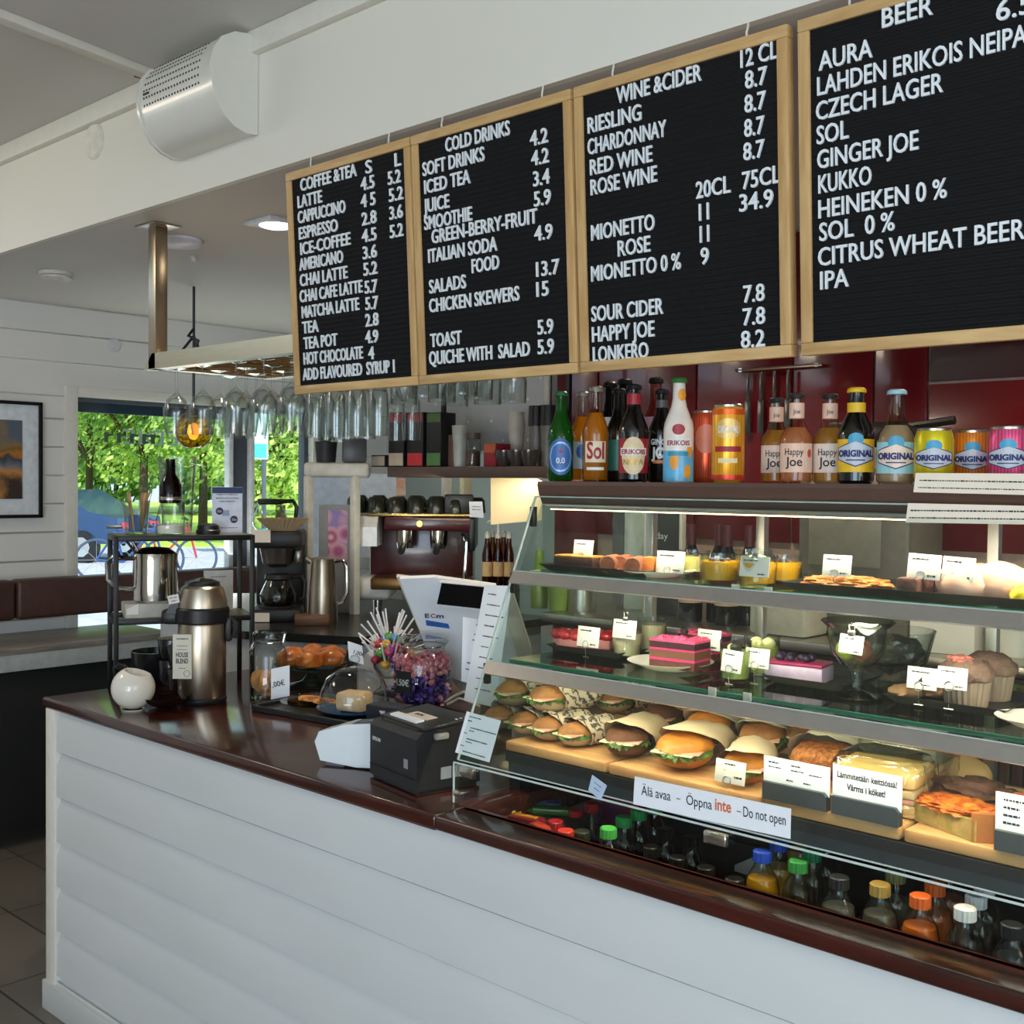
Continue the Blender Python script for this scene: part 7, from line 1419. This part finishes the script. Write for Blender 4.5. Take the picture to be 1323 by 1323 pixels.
def toastie(px, y, rot, label, m_, dz=0):
    o = thing('toast_sandwich', label, 'sandwich', pt(px, y, ZC_+dz), rot, 'toast sandwiches in film'); 
    b = B(); b.box((0, 0, .012), (.14, .11, .022), .006); b.obj('bread_slice', m_, o); b = B(); b.box((0, 0, .064), (.142, .112, .03), .009); b.obj('bread_slice', m_, o)
    b = B(); b.box((0, 0, .028), (.136, .106, .008), .002); b.obj('ham', HAM, o); b = B(); b.box((0, 0, .04), (.138, .108, .014), .004); b.obj('bread_middle', mat('toast_crumb', '#cbb185', .8), o)
    b = B(); b.add(blob((.083, .067, .05), .06, 5, 4, int(px), flat=-.96, power=.45), tr(0, 0, .049)); b.obj('film', FILM, o, smooth=20)
toastie(1142, 1.885, 6, 'toast sandwich in cling film beside the keep-warm sign', TOAST)
toastie(1172, 2.03, 4, 'toast sandwich in cling film standing behind the front one', mat('toast_grey', '#8d8a78', .7, var=.1), .012)
o = thing('quiche_slice', 'slice of baked orange quiche on the right wooden board', 'quiche', pt(1240, 1.855, ZC_), -14)
poly = [(-.075, -.028), (.06, -.048), (.082, .01), (.06, .05), (-.05, .045)]
b = B(); b.add(prism(poly, .034)); b.obj('filling', mat('quiche_side', '#b8945a', .7, col2='#94853f', scale=70, bump=.3), o, smooth=False)
b = B(); b.add(blob((.072, .046, .012), .3, 6, 4, 3), tr(.0, 0, .036)); b.obj('browned_top', mat('quiche_top', '#d97a22', .5, col2='#a03c14', scale=60, bump=.6, bscale=90), o)
b = B(); b.add(prism([(.055, -.05), (.08, -.03), (.09, .01), (.066, .055), (.058, .05), (.078, .01), (.07, -.022), (.05, -.042)], .046)); b.obj('crust', mat('quiche_crust', '#a8642c', .7, bump=.3), o, smooth=False)
single(B().add(blob((.085, .05, .03), .35, 4, 4, 17, flat=-.8), tr(0, 0, .025)), 'roast_meat', mat('roast_dark', '#5a382a', .7, var=.3, scale=40, bump=.6, bscale=60), pt(1262, 1.965, ZC_), 'dark roasted meat piece behind the quiche slice', 'meat')
single(B().add(blob((.075, .045, .035), .08, 2, 3, 19, flat=-.8), tr(0, 0, .029)), 'baguette_piece', mat('bread_pale', '#c9a06a', .7), pt(1228, 2.11, ZC_), 'pale bread piece at the back behind the roasted meat', 'bread')
single(B().add(blob((.05, .045, .04), .15, 3, 3, 23, flat=-.8), tr(0, 0, .033)), 'filled_bun', mat('bun_red', '#a8583a', .6, var=.25, scale=60), pt(1330, 1.87, ZC_), 'bun at the right frame edge behind the last card holder', 'sandwich')
# card holders standing on the boards
HOLD = mat('holder_slate', '#3a3f44', .5)
def holder(pxs, zlab, label, lines, htop, w2=.0):
    (x0, yb0), (x1, yb1), yt = pxs; y = 1.79; a = pt(x0, y, ZC_); c = pt(x1, y, ZC_); w_ = c.x-a.x; hb = .031
    o = thing('card_holder', label, 'sign', a, 0, 'card holders on the boards')
    for y0_ in (-.010, .0012): b = B(); b.add(prism([(0, 0), (w_, 0), (w_, hb-.006), (w_-.006, hb), (0, hb)], .0085, 'Y'), tr(0, y0_, 0)); b.obj('block', HOLD, o, smooth=False)
    b = B(); M = tr(0, -.0002, hb*.75); b.box((w_/2+w2, 0, htop/2), (w_*1.04, .0012, htop), .0003, M); b.obj('card', PAPER, o)
    b = B()
    for s, u, v, hh, ww in lines:
        if s: put(b, s, u*w_, v*htop, hh*htop, ww*w_, y=-.0008, depth=.0003, bold=.025, M=M)
        else: scribble(b, u*w_, v*htop, ww*w_, hh*htop, -.0008, M=M)
    b.obj('print', INK, o, smooth=False)
holder(((988, 1045), (1070, 1065), 985), 0, 'slate card holder with two small price cards, left of the keep-warm sign', [(None, .06, .82, .06, .16), (None, .06, .66, .05, .2), (None, .42, .82, .06, .16), (None, .42, .66, .05, .2), (None, .7, .62, .05, .2), (None, .35, .3, .06, .1), (None, .62, .3, .06, .12)], .052)
holder(((1077, 1065), (1163, 1085), 995), 0, 'slate card holder with the Finnish and Swedish keep-warm sign', [('Lämmitetään keittiössä!', .05, .66, .18, .9), ('Värms i köket!', .2, .34, .18, .58)], .06)
holder(((1287, 1105), (1375, 1120), 1040), 0, 'slate card holder at the right frame edge', [(None, .1, .84, .07, .4), (None, .1, .66, .07, .25), (None, .1, .48, .07, .25), (None, .1, .3, .07, .25)], .066)
card(923, 979, 962, 1008, 1.79, ZC_, 'small price card in front of the narrow golden bun', [(None, .3, .82, .08, .35), (None, .65, .3, .09, .25)])
# ================================================================ chilled drinks and sweets in the well
ZF = .7105
def wellb(px, py, label, capc, drink=None, ztop=.97, clear=True, r=.032, group='bottles in the chilled well'):
    q = at(px, py, z=ztop-.008); o = thing('juice_bottle', label.replace(' at the front of its row', ', frontmost in its row'), 'bottle', (q.x, q.y, ZF), face(q), group); H = ztop-ZF
    pr = [(0, .002), (r*.8, 0), (r, .008), (r, H-.085), (r*.98, H-.068), (r*.86, H-.05), (r*.62, H-.036), (.0145, H-.027), (.0135, H-.012)]
    b = B(); b.lathe(pr, 24); b.obj('bottle_wall', CLEAR if clear else mat('dark_bottle', '#141110', .1, coat=.5), o)
    if drink:
        k = [(0, .006)]+[(a*.93, max(z, .006)) for a, z in pr[1:6]]; k.append((0, k[-1][1])); b = B(); b.lathe(k, 20); b.obj('drink', mat('drink'+drink, drink, .25, coat=.3), o)
    b = B(); n = 30; v = [((.0165+.0006*(-1)**i)*math.cos(2*math.pi*i/n), (.0165+.0006*(-1)**i)*math.sin(2*math.pi*i/n), z) for z in (H-.02, H-.002) for i in range(n)]+[(.0145*math.cos(2*math.pi*i/n), .0145*math.sin(2*math.pi*i/n), H) for i in range(n)]
    b.add((v, [(i, (i+1) % n, n+(i+1) % n, n+i) for i in range(n)]+[(n+i, n+(i+1) % n, 2*n+(i+1) % n, 2*n+i) for i in range(n)]+[tuple(range(2*n, 3*n))])); b.obj('cap', mat('cap'+capc, capc, .4), o, smooth=25); return o
GRC, RDC, BLC, ORC, WHC, TAN = '#35a85a', '#c8262e', '#2a52c8', '#ee6a2a', '#eceaec', '#b8924a'
for px, py, lab, zt_ in ((718, 1065, 'red-capped bottle in the well, leftmost of the dark red caps', .928), (731, 1077, 'bright orange-red cap nearest the front at the left of the well', .928), (743, 1051, 'red-capped bottle in the middle of the red group in the well', .928), (765, 1042, 'red-capped bottle towards the back of the red group in the well', .928), (789, 1035, 'rearmost red-capped bottle, behind the green caps in the well', .928)):
    wellb(px, py, lab, RDC if px != 731 else '#e8402a', '#3a1a12', zt_, r=.028)
wellb(752, 1078, 'small olive jar-like bottle between the red and green caps in the well', '#3a3f2a', '#6a7030', .925, r=.027)
for px, py, lab, c_ in ((786, 1074, 'light green cap at the front of the green row in the well', '#5cc858'), (806, 1060, 'second green cap in the green row in the well', GRC), (825, 1051, 'third green cap in the green row in the well', GRC), (846, 1043, 'rearmost green cap in the row, partly behind the warning sign', GRC)):
    wellb(px, py, lab, c_, None, .95, False)
for i, (px, py) in enumerate(((842, 1098), (876, 1112), (912, 1125), (949, 1140), (860, 1075), (893, 1085))):
    wellb(px, py, '%s dark cola bottle from the left, %s row in the well' % (ORD[i] if i < 4 else ORD[i-4], 'front' if i < 4 else 'rear'), '#0c0c0d', None, .925 if i < 4 else .91, False, .03)
for px, py, lab, c_, d_ in ((985, 1104, 'yellow juice bottle with a blue cap at the front of its row', BLC, '#d89a14'), (1006, 1090, 'blue-capped bottle directly behind the yellow juice', BLC, '#c8901c'), (1036, 1070, 'rearmost blue-capped bottle, under the board by the sign end', BLC, '#c8901c'),
                        (1031, 1117, 'clear bottle with bright green cap, frontmost of its row', '#3f9a4a', None), (1049, 1103, 'clear bottle with a dark green cap, second in its row', '#1f8a52', None), (1067, 1090, 'clear bottle with a dark green cap, third in its row', '#1f8a52', None),
                        (1084, 1138, 'clear bottle with a dark cap between the green and tan caps', '#2a2a2c', '#5f5a50'), (1137, 1147, 'clear bottle with a tan cap at the front of its row', TAN, '#6a6252'), (1157, 1130, 'clear bottle with an olive cap behind the tan one', '#8a8450', '#6a6252'),
                        (1189, 1162, 'orange drink bottle with an orange cap at the front of its row', ORC, '#e0701a'), (1208, 1146, 'second orange-capped bottle in its row', ORC, '#d86a1c'), (1226, 1128, 'rearmost orange-capped bottle in its row', ORC, '#d86a1c'),
                        (1247, 1178, 'clear bottle with a white cap at the front of its row', WHC, None), (1261, 1162, 'second white-capped clear bottle in its row', WHC, None), (1272, 1145, 'rearmost white-capped clear bottle in its row', WHC, None), (1308, 1200, 'dark bottle at the right frame edge of the well', '#1d1e22', '#22242a')):
    wellb(px, py, lab, c_, d_)
# sweets tray at the left end of the well
a = at(684, 1050, z=.92); t = thing('sweets_tray', 'dark shallow tray of chocolate bars at the left end of the well', 'tray', (a.x+.0, max(a.y, 1.72), ZF), 0)
b = B(); b.box((0, 0, .103), (.19, .15, .204), .003); b.obj('tray_block', mat('well_grey', '#2a2725', .5), t)
zc = ZF+.2055
def bar(px, py, rot, label, col, tcol=None, w_=.085, d_=.035):
    q = at(px, py, z=zc+.008); o = thing('chocolate_bar', label, 'chocolate bar', (q.x, q.y, zc+.0005), rot, 'chocolate bars in the well'); b = B(); b.box((0, 0, .008), (w_, d_, .015), .005); b.obj('wrapper', mat('bar'+col, col, .3, var=.15, scale=60, coat=.4), o)
    b = B(); n = 9
    for s in (-1, 1): b.add(prism([(s*w_/2, -d_/2), (s*(w_/2+.01), -d_/2), (s*(w_/2+.01), d_/2), (s*w_/2, d_/2)], .0012), tr(0, 0, .007))
    b.obj('crimped_ends', mat('bar'+col, col, .3), o, smooth=False)
    if tcol:
        b = B()
        for i in range(7): b.box((-.024+i*.008, 0, .0157), (.005, .014, .0008), 0, ry(0))
        b.obj('wrapper_print', mat('barprint'+tcol, tcol, .4), o, smooth=False)
bar(652, 1049, 35, 'yellow wrapped sweet bar at the left corner of the well', '#c8b02a', '#7a2020', .05); bar(690, 1040, 40, 'long dark blue chocolate bar in the well', '#244a94', '#8a94a8', .12); bar(680, 1059, 10, 'dark red chocolate bar with yellow print in the well', '#7a1a1e', '#d8a020', .075)
bar(712, 1047, 35, 'green wrapped bar beside the blue bar in the well', '#3f6a2a', None, .08); bar(698, 1070, -20, 'orange-red bar nearest the front edge of the well', '#c8402a', None, .05, .028)
q = at(806, 1012, z=.99); o = thing('sweet_bag', 'dark red and purple sweet bag under the boards behind the tag', 'bag', (q.x, q.y, ZF), -8); b = B(); b.add(blob((.07, .03, .14), .12, 3, 3, 3, flat=-.98, power=.7), tr(0, 0, .137)); b.obj('bag_foil', mat('bag_red', '#6a1428', .25, var=.4, scale=30, col2='#3a1a4a', coat=.4), o)
t = sheet('glass_tag', 'pale blue diamond-shaped tag hanging on the case glass', 'tag', [at(760, 1021, y=1.629), at(776, 1034, y=1.629), at(784, 1015, y=1.629), at(765, 1001, y=1.629)], [(None, .2, .7, .05, .5), (None, .3, .4, .05, .4)], mtl=mat('tag_blue', '#b9cbe2', .5))
q = at(945, 1118, z=.86); o = thing('plastic_crate', 'black crate with white plastic clips in the middle of the well', 'crate', (q.x, q.y+.12, ZF), 6); b = B(); b.box((0, 0, .09), (.22, .12, .178), .006); b.obj('crate_body', mat('crate_black', '#1a1b1f', .5), o)
for dx, w_ in ((.0, .06), (.07, .05)): b = B(); b.add(prism([(-w_/2, 0), (w_/2, -.004), (w_/2, .03), (w_*.1, .034), (-w_/2, .012)], .008, 'Y'), tr(dx, -.068, .12)); b.obj('clip', mat('clip_white', '#dfe3e6', .4), o, smooth=False)
q = at(855, 1085, z=.86); o = thing('drinks_carton', 'dark slate-blue carton at the back of the well behind the cola bottles', 'carton', (q.x+.04, q.y+.14, ZF), 0); b = B(); b.box((0, 0, .11), (.16, .1, .218), .004); b.obj('carton_body', mat('carton_blue', '#2f333f', .6), o)
